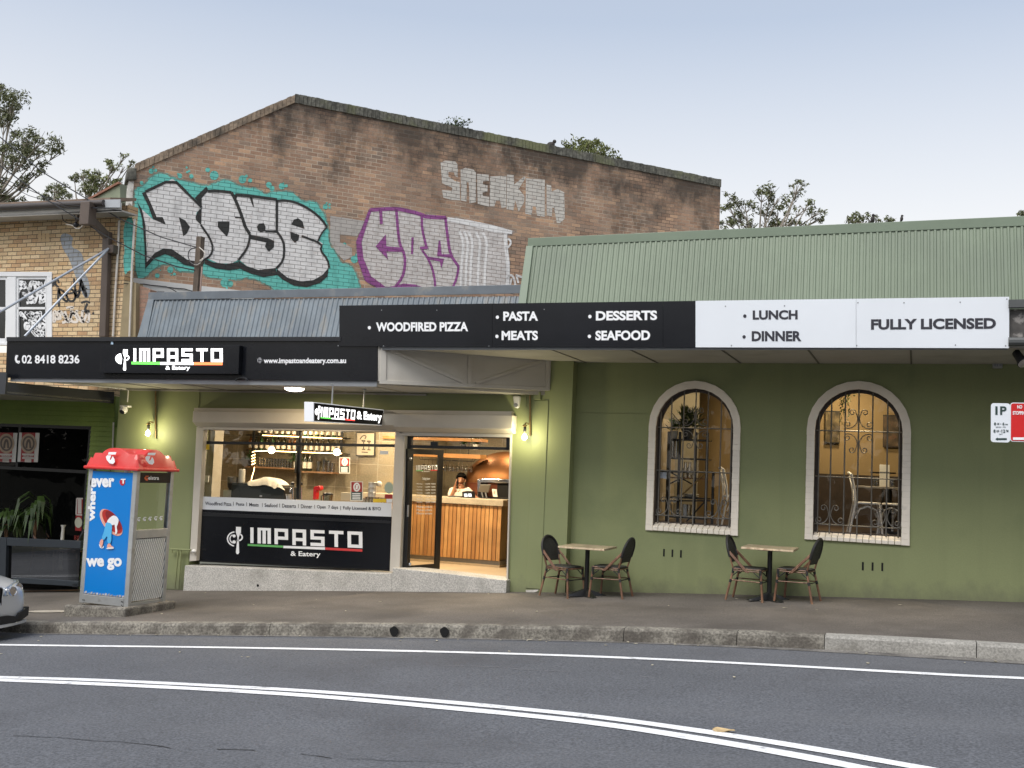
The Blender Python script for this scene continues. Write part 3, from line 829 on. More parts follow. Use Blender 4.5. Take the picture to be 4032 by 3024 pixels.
# edge flashing at the left rake
mb2 = MB(); mb2.prism([gBL0 + V((-.06, -.045, 0)), gTL + V((-.05, -.045, -.1)), gTL + V((.07, -.045, -.1)), gBL0 + V((.08, -.045, 0))], (0, .06, 0))
mb.build('parapet_flashing', m_cgreend, RB, bev=.006); mb2.build('parapet_flashing', m_cgreend, RB, bev=.006)
mb = MB(); mb.box(gTL.x, XE, Yt + .12, 25, ZTOP - .1, ZTOP); mb.add([gTL + V((0, .1, 0)), gTR2 + V((0, .1, 0)), V((gTR2.x, Yt + .12, ZTOP)), V((gTL.x, Yt + .12, ZTOP))], [(0, 1, 2, 3)])
mb.add([gBL0, gTL, gTL + V((0, .15, 0)), V((gBL0.x, WR, gBL0.z))], [(0, 1, 2, 3)]); mb.build('roof', mat('roof_sheet', (.25, .27, .26), .5, var=.1), RB)
# blue-grey parapet over the shopfront
bY0, bY1 = 15.45, 15.78
bBL, bTL = onY(E5(150, 1215), bY0), onY(E5(388, 560), bY1)
bTR = onY(D5(1790, 110), bY1); bBRz = onY(D5(1790, 260), bY0)
bBL0 = V((bBL.x - .04, bBL.y - .03, ZS1 + .5)); bBR = V((bTR.x - .02, bY0 - .03, ZS1 + .5))
NORECALC.add('shop_parapet')
mb = corrugated('shop_parapet', m_cblue, bBL0 + V((.2, 0, 0)), bBR, bTR - V((0, 0, .07)), bTL + V((.1, 0, -.02)), .095, .017)
mb.build('shop_parapet', m_cblue, RB)
mb = MB(); mb.prism([bTL + V((0, -.035, -.03)), bTL + V((0, -.035, .115)), bTL + V((0, .14, .115)), bTL + V((0, .14, 0))], bTR - bTL + V((0, 0, -.0)))
mb.build('parapet_flashing', m_cblued, RB, bev=.006)
mb = MB(); mb.prism([bBL0, bTL + V((0, -.03, 0)), bTL + V((.13, -.03, 0)), bBL0 + V((.25, 0, 0))], (0, .05, 0)); mb.build('parapet_flashing', m_cblue, RB)
# ------------------------------------------------------------------ shopfront
YG = WLs + .06                       # glazing plane
pl = planeY(WLs)
ZF = onY(A6(1080, 1440), WLs - .05).z   # shop floor level
m_ter = mat('granolithic_plinth', (.48, .465, .43), .8, var=.1, vs=3, spk=.3, ss=55, bump=.3, bs=60, stain=((.26, .25, .22), .5, 2, .55, .7))
rY = WLs - .16
r0, r1 = onY(A5(62, 1400), rY), onY(A6(1095, 1480), rY)
zt0, zt1 = onY(A5(130, 1372), rY).z, onY(A6(1095, 1442), rY).z
zb0, zb1 = r0.z - .9, r1.z - .9
mb = MB()
xm = onY(A5(2000, 1445), rY).x
mb.prism([(r0.x, rY, zb0), (xm, rY, zb1), (xm, rY, onY(A5(2000, 1443), rY).z), (r0.x, rY, zt0)], (0, .5, 0))
mb.prism([(xm, rY, zb1), (r1.x, rY, zb1), (r1.x, rY, ZF), (xm, rY, ZF + .05)], (0, .5, 0))
mb.build('plinth', m_ter, RB, bev=.012)
mb = MB(); h = onY(A5(748, 1553), rY); mb.poly([h + V((.024 * math.cos(a * .5), -.003, .024 * math.sin(a * .5))) for a in range(12)]); mb.build('weep_hole', MATS['hole_dark'], RB)
# cream window surround posts and roller shutter boxes
m_al = mat('cream_frame', (.58, .54, .47), .5, var=.05, vs=3)
def quadbox(mb, q, cast, depth, Z):
    mb.prism([cast(Z(*p)) for p in q], (0, depth, 0))
FY = WLs - .05; fp = planeY(FY)
mb = MB()
quadbox(mb, [(175, 70), (240, 72), (172, 1322), (108, 1328)], fp, .12, A5)
quadbox(mb, [(2030, 90), (2105, 98), (2058, 1425), (1976, 1425)], fp, .12, A5)
quadbox(mb, [(345, 400), (358, 400), (318, 1386), (303, 1386)], fp, .12, A6)
quadbox(mb, [(1120, 385), (1132, 385), (1105, 1440), (1094, 1440)], fp, .12, A6)
quadbox(mb, [(176, 64), (2032, 92), (2030, 118), (240, 98)], fp, .115, A5)
quadbox(mb, [(300, 365), (1134, 385), (1122, 410), (345, 398)], fp, .115, A6)
mb.build('window_frame', m_al, RB, bev=.006)
mb = MB()
def shutter(Z, x0, yt0, yb0, x1, yt1, yb1, cy):
    Y0 = WLs - .2
    a, b, c, d = [onY(Z(*p), Y0) for p in ((x0, yt0), (x1, yt1), (x1, yb1), (x0, yb0))]
    ch = .07
    mb.prism([(a.x, WLs - .004, a.z), (a.x, Y0, a.z), (a.x, Y0, d.z + ch), (a.x, Y0 + .11, d.z), (a.x, WLs - .004, d.z)], (c.x - a.x, 0, (b.z - a.z) * .5 + (c.z - d.z) * .5))
shutter(A4, 132, 703, 833, 1884, 728, 860, 0)
shutter(A6, 279, 237, 365, 1135, 250, 378, 0)
mb.build('roller_shutter_box', m_cream, RB, bev=.012)
mb = MB(); a, b = onY(A4(155, 678), WLs - .1), onY(A6(1138, 222), WLs - .1)
mb.prism([(a.x, WLs - .14, a.z), (a.x, WLs - .14, a.z - .07), (a.x, WLs - .005, a.z - .07), (a.x, WLs - .005, a.z)], (b.x - a.x, 0, b.z - a.z)); mb.build('lintel_trim', m_cream, RB)
# black glazing bars
gp = planeY(YG)
mb = MB()
def blk(q, Z, d=.06): quadbox(mb, q, gp, d, Z)
blk([(236, 98), (2030, 116), (2030, 122), (236, 104)], A5)
blk([(240, 104), (262, 104), (195, 1318), (176, 1318)], A5)
blk([(246, 205), (2026, 236), (2026, 262), (246, 232)], A5, .07)
blk([(1130, 112), (1146, 112), (1146, 218), (1130, 218)], A5, .05)
blk([(1112, 250), (1146, 250), (1132, 748), (1104, 748)], A5, .05)
blk([(176, 1310), (1978, 1398), (1976, 1420), (174, 1330)], A5, .06)
mb.build('glazing_bar', m_blackm, RB)
zsill = onY(A5(1000, 755), YG).z
mb = MB(); mb.poly([gp(A5(*p)) for p in ((256, 100), (2030, 118), (1990, 790), (212, 730))]); mb.build('shop_pane', m_glass, RB)
# black panel under the glass
mb = MB(); bpn = planeY(YG - .02)
mb.prism([bpn(A5(*p)) for p in ((214, 842), (1994, 912), (1976, 1405), (180, 1318))], (0, .05, 0)); mb.build('shop_panel', m_sign, RB)
mb = MB(); mb.prism([planeY(YG - .03)(A5(*p)) for p in ((228, 868), (1985, 950), (1984, 975), (228, 905))], (0, .01, 0)); mb.build('panel_rail', m_black, RB)
# door frame and open door
DY = WLs + .05; dp_ = planeY(DY)
mb = MB()
quadbox(mb, [(356, 400), (402, 400), (372, 1386), (320, 1386)], dp_, .09, A6)
quadbox(mb, [(356, 398), (1122, 408), (1122, 416), (356, 406)], dp_, .09, A6)
quadbox(mb, [(1094, 412), (1122, 412), (1120, 500), (1094, 498)], dp_, .09, A6)
quadbox(mb, [(385, 464), (1120, 482), (1120, 502), (385, 486)], dp_, .08, A6)
mb.build('door_frame', m_blackm, RB)
mb = MB(); mb.poly([planeY(DY + .04)(A6(*p)) for p in ((402, 405), (1094, 414), (1094, 484), (402, 466))]); mb.build('fanlight_pane', m_glass, RB)
mb = MB(); mb.box(*[onY(A6(547, 470), DY).x, onY(A6(597, 470), DY).x, DY - .02, DY + .02], onY(A6(570, 470), DY).z, onY(A6(570, 442), DY).z); mb.build('door_closer', m_black, RB)
hA, hB = onY(A6(400, 1000), DY + .06), onY(A6(624, 1000), DY + .62)
dn = (V((hB.x, hB.y, 0)) - V((hA.x, hA.y, 0))).cross(V((0, 0, 1))).normalized()
dpl = plane(hA, dn)
corners = [dpl(A6(*p)) for p in ((378, 492), (640, 502), (611, 1364), (376, 1386))]
inner = [dpl(A6(*p)) for p in ((420, 530), (606, 538), (580, 1328), (396, 1342))]
mb = MB()
for i in range(4):
    j = (i + 1) % 4; mb.prism([corners[i], corners[j], inner[j], inner[i]], -dn * .045)
DO = mb.build('door', m_blackm, RB)
mb = MB(); mb.poly([p - dn * .02 for p in inner]); mb.build('pane', glassm('door_glass', (.86, .84, .8), 1.2, .02, .02), DO)
mb = MB()
for y in (565, 1330): mb.mark(); mb.ball(dpl(A6(386 if y > 900 else 392, y)) + dn * .03, .03, 8)
mb.mark(); mb.tube([dpl(A6(372, 900)) + dn * .04, dpl(A6(370, 985)) + dn * .04], .016, 8); mb.build('handle', m_steel, DO, smooth=True)
dl = plane(hA, dn, .004); mw = emis('door_vinyl', (.75, .75, .72), 0)
mb = MB()
letters_impasto(mb, dl(A6(440, 648)), dl(A6(594, 646)), dl(A6(440, 612)))
textq(mb, '& Eatery', dl, A6, 480, 653, 540, 663, .03)
textq(mb, 'Trading Hours', dl, A6, 484, 700, 540, 724, .03)
for k_, dday in enumerate(('Monday', 'Tuesday', 'Wednesday', 'Thursday', 'Friday', 'Saturday', 'Sunday')):
    y = 742 + 22 * k_
    textq(mb, dday, dl, A6, 444, y, 486, y + 11, .02); textq(mb, '12:00PM', dl, A6, 508, y, 540, y + 11, .02); textq(mb, '9:30PM', dl, A6, 548, y, 580, y + 11, .02)
for k_ in range(3): textq(mb, 'Phone orders', dl, A6, 444, 905 + 24 * k_, 556, 921 + 24 * k_, .02)
NORECALC.add('door_lettering'); mb.build('door_lettering', mw, DO)
mb = MB(); stroke(mb, [(440, 652), (490, 651)], 4, dl, A6); mb.build('door_stripe', mat('stripe_green', (.13, .42, .12), .5), DO)
mb = MB(); stroke(mb, [(545, 649), (594, 648)], 4, dl, A6); mb.build('door_stripe', mat('stripe_red', (.62, .05, .05), .5), DO)

# white strip of writing and the big logo
mb = MB(); wp = planeY(YG - .012); mb.prism([wp(A5(*p)) for p in ((218, 722), (1996, 785), (1994, 912), (212, 842))], (0, .008, 0))
st = mb.build('window_decal', m_whites, RB)
mb = MB(); wl = planeY(YG - .016)
items = [('Woodfired Pizza', 255, 770, 500, 803), ('|', 517, 772, 521, 808), ('Pasta', 543, 778, 621, 807), ('|', 640, 776, 644, 812), ('Meats', 667, 781, 754, 814), ('|', 787, 782, 791, 820), ('Seafood', 810, 786, 930, 820), ('|', 948, 788, 952, 824), ('Desserts', 974, 790, 1103, 826), ('|', 1123, 792, 1127, 830), ('Dinner', 1149, 796, 1254, 832), ('|', 1275, 800, 1279, 836), ('Open  7 days', 1299, 802, 1495, 842), ('|', 1517, 812, 1521, 850), ('Fully Licensed & BYO', 1543, 812, 1895, 852)]
for s_, x0, y0, x1, y1 in items: textq(mb, s_, wl, A5, x0, y0, x1, y1, .012, dy=(x1 - x0) * .03)
NORECALC.add('lettering'); mb.build('lettering', m_vinylk, st)
mb = MB(); L = planeY(YG - .026)
letters_impasto(mb, L(A5(677, 1157)), L(A5(1724, 1205)), L(A5(677, 1011)))
logo(mb, L(A5(458, 1256)), L(A5(612, 1262)), L(A5(458, 1003)))
textq(mb, '& Eatery', L, A5, 1052, 1232, 1332, 1290, .02, dy=8)
shape(mb, [(985, 1182), (1374, 1196), (1374, 1220), (985, 1204)], L, A5)
NORECALC.add('shop_lettering'); mb.build('shop_lettering', m_vinylw, RB)
mb = MB(); shape(mb, [(652, 1165), (983, 1181), (983, 1200), (652, 1184)], L, A5); mb.build('shop_stripe', MATS['stripe_green'], RB, label='green stripe under the shop name')
mb = MB(); shape(mb, [(1376, 1198), (1722, 1216), (1722, 1238), (1376, 1220)], L, A5); mb.build('shop_stripe', MATS['stripe_red'], RB, label='red stripe under the shop name')

# ------------------------------------------------------------------ rooms behind the glass
IYB = 19.9; IYL = 18.1; zc1 = onY(A5(1000, 60), YG).z + .35
m_tile = brickmat('wall_tile', [(.27, .232, .16), (.31, .265, .185), (.29, .25, .17)], ((.42, .38, .30), (.40, .36, .28)), .46, .46, .006, rough=.45, off=0)
m_ifloor = mat('pale_shop_floor', (.46, .36, .24), .45, var=.08, vs=2, spk=.06, ss=80)
m_iwall = mat('room_wall', (.40, .34, .25), .8, var=.05)
xl, xr = XL + .35, XPi - .05; xm_ = onY(A5(2120, 700), IYL).x
mb = MB(); mb.add([(xm_, IYB, ZF - .2), (xr + 1.2, IYB, ZF - .2), (xr + 1.2, IYB, zc1), (xm_, IYB, zc1)], [(0, 1, 2, 3)]); mb.add([(xl, IYL, ZF - .2), (xm_, IYL, ZF - .2), (xm_, IYL, zc1), (xl, IYL, zc1)], [(0, 1, 2, 3)])
mb.build('back_wall', m_tile, RB, uvdir=(1, 0, 0))
mb = MB(); mb.add([(xl, WLs + .2, ZF - .2), (xl, IYL, ZF - .2), (xl, IYL, zc1), (xl, WLs + .2, zc1)], [(0, 1, 2, 3)]); mb.add([(xm_, IYL, ZF - .2), (xm_, IYB, ZF - .2), (xm_, IYB, zc1), (xm_, IYL, zc1)], [(0, 1, 2, 3)]); mb.build('back_wall', m_tile, RB, uvdir=(0, 1, 0))
mb = MB(); mb.add([(xr + 1.2, WLs + .3, ZF - .2), (xr + 1.2, IYB, ZF - .2), (xr + 1.2, IYB, zc1), (xr + 1.2, WLs + .3, zc1)], [(0, 1, 2, 3)])
mb.add([(xl, WLs + .19, zc1), (xr + 1.2, WLs + .19, zc1), (xr + 1.2, IYB, zc1), (xl, IYB, zc1)], [(0, 1, 2, 3)]); mb.build('ceiling', m_iwall, RB)
mb = MB(); mb.box(xl, xr + 1.2, WLs + .3, IYB, ZF - .1, ZF - .002); mb.build('shop_floor', m_ifloor, RB)
# dining room
DYB = 19.2; zdf = onY(B3(660, 1430), 16.9).z; zdc = w1i[3] + .5
m_din = mat('dining_wall', (.31, .225, .115), .8, var=.06, vs=1)
m_dado = mat('dark_dado', (.035, .022, .015), .6, var=.3, vs=6)
zdd = onY(B3(600, 925), DYB).z
x0, x1 = XPi + .45, 3.2
mb = MB(); mb.add([(x0, DYB, zdf), (x1, DYB, zdf), (x1, DYB, zdc), (x0, DYB, zdc)], [(0, 1, 2, 3)])
mb.add([(x0, WR + .25, zdf), (x0, DYB, zdf), (x0, DYB, zdc), (x0, WR + .25, zdc)], [(0, 1, 2, 3)]); mb.add([(x1, WR + .25, zdf), (x1, DYB, zdf), (x1, DYB, zdc), (x1, WR + .25, zdc)], [(0, 1, 2, 3)])
mb.add([(x0, WR + .2, zdc), (x1, WR + .2, zdc), (x1, DYB, zdc), (x0, DYB, zdc)], [(0, 1, 2, 3)]); mb.build('dining_room_wall', m_din, RB)
xdv = onY(B2(1040, 1000), 18).x
mb = MB(); mb.box(xdv - .2, x1, DYB - .03, DYB - .002, zdf, zdd); mb.build('dado_panelling', m_dado, RB)
mb = MB(); mb.box(x0, x1, WR + .25, DYB, zdf - .1, zdf); mb.build('dining_floor', mat('dark_floor', (.06, .04, .028), .4, var=.2), RB)
# grey part of the wall behind the shelf in window one
mb = MB(); mb.box(x0, onY(B2(702, 900), 18.2).x, 18.2, 18.26, zdf, zdc - .01); mb.build('partition_wall', mat('partition_paint', (.34, .315, .25), .8, var=.05), RB)
# ------------------------------------------------------------------ signs
m_lit = emis('lit_letters', (1, 1, 1), 1.0)
# left fascia: panel with phone number, light box, web address
SF = thing('fascia_sign', 'black fascia sign on the lower awning with glowing shop name, phone number and web address', 'sign', onY(P(415, 822), AF))
fa = planeY(AF)
mb = MB(); mb.prism([fa(P(*p)) for p in ((15, 731), (758, 729.5), (815, 745), (815, 823), (12, 816))], (0, .025, 0)); mb.build('panel', m_sign, SF, bev=.003)
mb = MB(); mb.prism([planeY(AF - .03)(P(*p)) for p in ((14, 728), (736, 727.5), (736, 736.5), (14, 737))], (0, .05, 0)); mb.build('top_rail', m_black, SF)
LB = AF - .10; lb = planeY(LB)
mb = MB(); mb.prism([lb(A2(*p)) for p in ((880, 792), (2085, 795), (2075, 1045), (870, 1035))], (0, .095, 0)); bx = mb.build('light_box', m_sign, SF, bev=.004)
l2 = planeY(LB - .003)
mb = MB(); letters_impasto(mb, l2(A2(1163, 936)), l2(A2(1940, 941)), l2(A2(1163, 822)))
logo(mb, l2(A2(1002, 1012)), l2(A2(1130, 1018)), l2(A2(1002, 828)), True); textq(mb, '& Eatery', l2, A2, 1442, 974, 1655, 1018, .02)
shape(mb, [(1395, 942), (1685, 943), (1685, 966), (1395, 964)], l2, A2); NORECALC.add('lettering'); mb.build('lettering', m_lit, bx)
mb = MB(); shape(mb, [(1145, 938), (1393, 940), (1393, 964), (1145, 961)], l2, A2); mb.build('stripe', emis('lit_green', (.10, .55, .07), 1.0), bx, label='glowing green stripe')
mb = MB(); shape(mb, [(1687, 943), (1938, 944), (1938, 968), (1687, 967)], l2, A2); mb.build('stripe', emis('lit_orange', (.95, .18, .06), 1.0), bx, label='glowing orange stripe')
l3 = planeY(AF - .004)
mb = MB(); textq(mb, '02 8418 8236', l3, A2, 190, 880, 692, 954, .025)
stroke(mb, [(150, 886), (140, 900), (138, 920), (146, 938), (168, 944)], [12, 9, 8, 9, 12], l3, A2); shape(mb, [(142, 882), (158, 880), (158, 896), (144, 898)], l3, A2); shape(mb, [(155, 932), (172, 930), (174, 948), (158, 950)], l3, A2)
textq(mb, 'www.impastoandeatery.com.au', l3, A4, 748, 242, 1466, 302, .03)
disc(mb, 714, 264, 20, 24, l3, A4); mb.build('lettering', m_vinylw, SF)
mb = MB(); l4 = planeY(AF - .008)
stroke(mb, [(714, 242), (714, 286)], 3, l4, A4); stroke(mb, [(697, 264), (731, 264)], 3, l4, A4); stroke(mb, smoothpts([(705, 245), (699, 264), (705, 284)]), 3, l4, A4); stroke(mb, smoothpts([(723, 245), (729, 264), (723, 284)]), 3, l4, A4)
mb.build('globe_lines', m_vinylk, SF)
mb = MB(); c = fa(A4(565, 440)); mb.tube([c + V((.11 * math.cos(a), -.03, -.055 - .05 * math.sin(a) + .05)) for a in [math.pi * (1 + k / 10) for k in range(11)]] , .014, 6); mb.build('cable_loop', m_black, SF)
mb = MB(); shape(mb, [(968, 762), (986, 765), (985, 788), (964, 786)], planeY(AF - .012), A2); mb.build('sticker', mat('pale_blue', (.45, .6, .75), .6), SF)
# upper black board
US = AF - .02; up_ = planeY(US)
SB = thing('menu_sign', 'long black board above the door listing pizza, pasta, meats, desserts and seafood', 'sign', up_(P(1115, 750)))
mb = MB()
for a, b in ((733, 1063), (1063.6, 1432), (1432.6, 1502)):
    f_ = lambda x: 660 + (x - 733) / 1447 * -19; g_ = lambda x: 748 + (x - 733) / 1447 * 4
    mb.prism([up_(P(a, f_(a))), up_(P(b, f_(b))), up_(P(b, g_(b))), up_(P(a, g_(a)))], (0, .03, 0))
mb.build('panel', m_sign, SB)
u2 = planeY(US - .004); mb = MB()
for s_, Z, x0, y0, x1, y1, dy in (('WOODFIRED PIZZA', D5, 510, 374, 1312, 454, -1), ('PASTA', D5, 1618, 280, 1921, 362, -1), ('MEATS', D5, 1604, 448, 1920, 530, 0), ('DESSERTS', C3, 421, 770, 677, 810, -2), ('SEAFOOD', C3, 419, 852, 648, 893, -1)):
    textq(mb, s_, u2, Z, x0, y0, x1, y1, .04, dy)
for Z, x, y, r in ((D5, 452, 421, 14), (D5, 1567, 330, 14), (D5, 1563, 497, 14), (C3, 396, 793, 7), (C3, 394, 876, 7)): disc(mb, x, y, r, r * 1.1, u2, Z)
mb.build('lettering', m_vinylw, SB)
mb = MB()
for x, y in ((558, 268), (1040, 268), (180, 578), (575, 580), (1493, 582), (1975, 262)): disc(mb, x, y, 5, 5, planeY(US - .006), D5, 8)
mb.build('screw', m_grey, SB)
SW = thing('licensed_sign', 'long white board reading lunch, dinner and fully licensed over the arched windows', 'sign', up_(P(1840, 752)))
mb = MB()
for a, b in ((1502.5, 1849), (1849.6, 2180)):
    mb.prism([up_(P(a, f_(a))), up_(P(b, f_(b))), up_(P(b, g_(b))), up_(P(a, g_(a)))], (0, .03, 0))
mb.build('panel', m_whites, SW)
mb = MB()
for s_, x0, y0, x1, y1, dy in (('LUNCH', 1077, 767, 1265, 806, -1), ('DINNER', 1073, 854, 1281, 896, 0), ('FULLY LICENSED', 1572, 804, 2095, 848, -4)): textq(mb, s_, u2, C3, x0, y0, x1, y1, .04, dy)
disc(mb, 1044, 791, 7, 7.5, u2, C3); disc(mb, 1041, 878, 7, 7.5, u2, C3); mb.build('lettering', m_vinylk, SW)
mb = MB()
for x, y in ((963, 750), (1210, 748), (1517, 735), (1710, 735), (1945, 733), (988, 914), (1512, 914), (1925, 912), (2135, 915), (2140, 720)): disc(mb, x, y, 3, 3, u2, C3, 8)
mb.build('screw', m_grey, SW)
# hanging light box
hx = onY(A4(1180, 700), 13.45).x; Hc = lambda q: onX(q, hx)
q4 = [Hc(A4(*p)) for p in ((1182, 626), (1795, 692), (1788, 832), (1182, 797))]
HS = thing('hanging_sign', 'small double-sided light box sign hanging from the awning across the shopfront', 'sign', (hx, q4[0].y, q4[2].z))
th = -.16; mb = MB(); mb.prism(q4, (th, 0, 0)); mb.build('case', emis('lit_case', (.78, .8, .82), .12), HS, bev=.004)
ins = [Hc(A4(*p)) + V((.003, 0, 0)) for p in ((1186, 634), (1790, 700), (1782, 826), (1186, 790))]
mb = MB(); mb.poly(ins); mb.build('face', m_sign, HS)
hc2 = lambda q: onX(q, hx + .006)
mb = MB(); letters_impasto(mb, hc2(A4(1246, 755)), hc2(A4(1542, 778)), hc2(A4(1252, 668))); logo(mb, hc2(A4(1190, 775)), hc2(A4(1243, 780)), hc2(A4(1196, 655)), True)
text(mb, '& Eatery', hc2(A4(1560, 796)), hc2(A4(1776, 812)), hc2(A4(1560, 702)), .04)
shape(mb, [(1340, 764), (1455, 772), (1455, 782), (1340, 774)], hc2, A4); mb.build('lettering', m_lit, HS)
mb = MB(); shape(mb, [(1244, 757), (1338, 764), (1338, 774), (1244, 766)], hc2, A4); mb.build('stripe', MATS['lit_green'], HS, label='glowing green stripe')
mb = MB(); shape(mb, [(1457, 772), (1542, 780), (1542, 790), (1457, 783)], hc2, A4); mb.build('stripe', emis('lit_red', (.9, .06, .05), 1.0), HS, label='glowing red stripe')
for k_ in (.3, .75):
    p = q4[0] + (q4[1] - q4[0]) * k_ + V((th / 2, 0, -.005)); mb = MB(); mb.tube([p, V((p.x, p.y, ZS1 - .002))], .013, 8); mb.lathe([(.04, -.012), (.04, -.002)], (p.x, p.y, ZS1 - .002), 10); mb.build('hanger', m_steel, HS)
# parking signs on the wall at the right
PY = 12.6
ppx = onY((4056, 1600), PY + .035); t = thing('sign_pole', 'slim galvanised pole at the kerb carrying the two parking signs', 'pole', (ppx.x, ppx.y, fz(ppx.x, ppx.y)))
mb = MB(); mb.tube([(ppx.x, ppx.y, fz(ppx.x, ppx.y)), (ppx.x, ppx.y, onY((4056, 1560), PY).z)], .03, 12); mb.build('shaft', m_steel, t, smooth=True)
def rsign(name, label, q, m):
    c = [onY(B4(*p), PY) for p in q]; x0, x1, z0, z1 = c[0].x, c[1].x, c[1].z, c[0].z; r = .03; pts = []
    for cx, cz, a0 in ((x1 - r, z1 - r, 0), (x0 + r, z1 - r, 90), (x0 + r, z0 + r, 180), (x1 - r, z0 + r, 270)):
        pts += [(cx + r * math.cos(rad(a0 + 15 * k)), PY, cz + r * math.sin(rad(a0 + 15 * k))) for k in range(7)]
    t = thing(name, label, 'sign', ((x0 + x1) / 2, PY, z0)); mb = MB(); mb.prism(pts, (0, .004, 0)); mb.build('plate', m, t)
    for zz_ in (z1 - .07, z0 + .05): mb = MB(); mb.box(x0 + .04, max(x1 - .02, ppx.x - .02), PY + .0045, PY + .012, zz_, zz_ + .025); mb.build('bracket', m_steel, t)
    return t
s1 = rsign('parking_sign', 'white one hour parking sign with a left arrow at the right edge of the photo', ((668, 1078), (834, 1422)), m_whites)
PL = planeY(PY - .004); mb = MB()
for s_, x0, y0, x1, y1, b_ in (('1', 706, 1106, 726, 1180, .03), ('P', 748, 1106, 804, 1180, .03), ('8', 695, 1246, 712, 1272, .03), ('AM', 718, 1249, 740, 1268, .01), ('-', 748, 1258, 758, 1262, .02), ('6', 768, 1246, 786, 1272, .03), ('PM', 792, 1258, 814, 1270, .01), ('MON - FRI', 712, 1282, 796, 1292, .02), ('8', 690, 1308, 708, 1336, .03), ('AM', 714, 1310, 736, 1332, .01), ('-', 744, 1320, 753, 1324, .02), ('12', 760, 1308, 792, 1336, .03), ('PM', 798, 1310, 820, 1332, .01), ('SAT', 740, 1344, 770, 1354, .02)): textq(mb, s_, PL, B4, x0, y0, x1, y1, b_)
stroke(mb, [(806, 1391), (722, 1391)], 7, PL, B4); shape(mb, [(706, 1391), (726, 1377), (726, 1405)], PL, B4); mb.build('lettering', mat('sign_green_black', (.015, .04, .035), .5), s1)
s2 = rsign('stopping_sign', 'red no stopping sign with white border beside the parking sign', ((836, 1073), (1002, 1418)), m_whites)
mb = MB(); c = [onY(B4(*p), PY - .003) for p in ((843, 1080), (996, 1411))]; x0, x1, z0, z1 = c[0].x, c[1].x, c[1].z, c[0].z; r = .025; pts = []
for cx, cz, a0 in ((x1 - r, z1 - r, 0), (x0 + r, z1 - r, 90), (x0 + r, z0 + r, 180), (x1 - r, z0 + r, 270)): pts += [(cx + r * math.cos(rad(a0 + 15 * k)), PY - .003, cz + r * math.sin(rad(a0 + 15 * k))) for k in range(7)]
mb.poly(pts); mb.build('red_face', mat('sign_red', (.55, .012, .012), .4), s2)
PL2 = planeY(PY - .007); mb = MB(); textq(mb, 'NO', PL2, B4, 897, 1096, 940, 1126, .03); textq(mb, 'STOPPING', PL2, B4, 858, 1148, 982, 1180, .03)
stroke(mb, [(860, 1388), (975, 1388)], 10, PL2, B4); mb.build('lettering', m_vinylw, s2)
# ------------------------------------------------------------------ tall brick gable behind
bd = V((.704, .710, 0)).normalized(); bnn = V((bd.y, -bd.x, 0))       # along the wall, and out towards the street
p0 = onY(A1(1172, 1000), 16.75)
wp_ = lambda q, off=0.0: onP(q, p0 + bnn * off, bnn)
BB = thing('brick_warehouse', 'tall bare brick gable wall with graffiti rising behind the restaurant roofs', 'building', (p0.x, p0.y, 0))
gL, gA, gR = wp_(A1(1172, 838)), wp_(C1(1386, 100)), wp_(D2(2058, 330))
ulen = lambda p: V(p).dot(bd)
gs = (gR.z - gA.z) / (ulen(gR) - ulen(gA))
m_bw = brickmat('old_brown_brick', [(.27, .176, .122), (.335, .215, .145), (.385, .255, .178), (.29, .21, .155), (.50, .325, .21), (.24, .178, .135)], ((.10, .075, .06), (.50, .42, .33)), grime=(gs, gA.z - gs * ulen(gA)))
zb = 3.3
pts = [V((p0.x, p0.y, zb)), gL, gA, gR, V((gR.x, gR.y, zb))]
pts[0] = V((gL.x, gL.y, zb))
mb = MB(); mb.prism(pts, -bnn * .36); mb.build('wall', m_bw, BB, uvdir=bd)
# coping of bricks on edge
m_cop1 = mat('coping_brick', (.25, .19, .135), .85, var=.35, vs=6, spk=.25, ss=14, bump=.5, bs=20, stain=((.06, .055, .045), .8, 3, .5, .65))
m_cop2 = mat('mossy_coping', (.10, .098, .082), .9, var=.4, vs=4, spk=.35, ss=14, bump=.6, bs=20, stain=((.17, .18, .085), .75, 1.2, .52, .66))
def coping(a, b, h, step, m, rn):
    a, b = V(a), V(b); d = (b - a); L = d.length; n = int(L / step); up = V((0, 0, 1)); mb = MB()
    for i in range(n):
        s = a + d * (i / n) + d.normalized() * .004; e_ = a + d * ((i + 1) / n) - d.normalized() * .004
        j = rn.uniform(0, .014); k = rn.uniform(.0, .018)
        mb.prism([s + bnn * (.02 + k) + up * -.02, e_ + bnn * (.02 + k) + up * -.02, e_ + bnn * (.02 + k) + up * (h + j), s + bnn * (.02 + k) + up * (h + j)], -bnn * .42)
    mb.build('coping', m, BB)
rn = random.Random(3)
coping(gL + V((0, 0, .02)), gA, .15, .105, m_cop1, rn)
coping(gA, gR, .17, .09, m_cop2, rn)
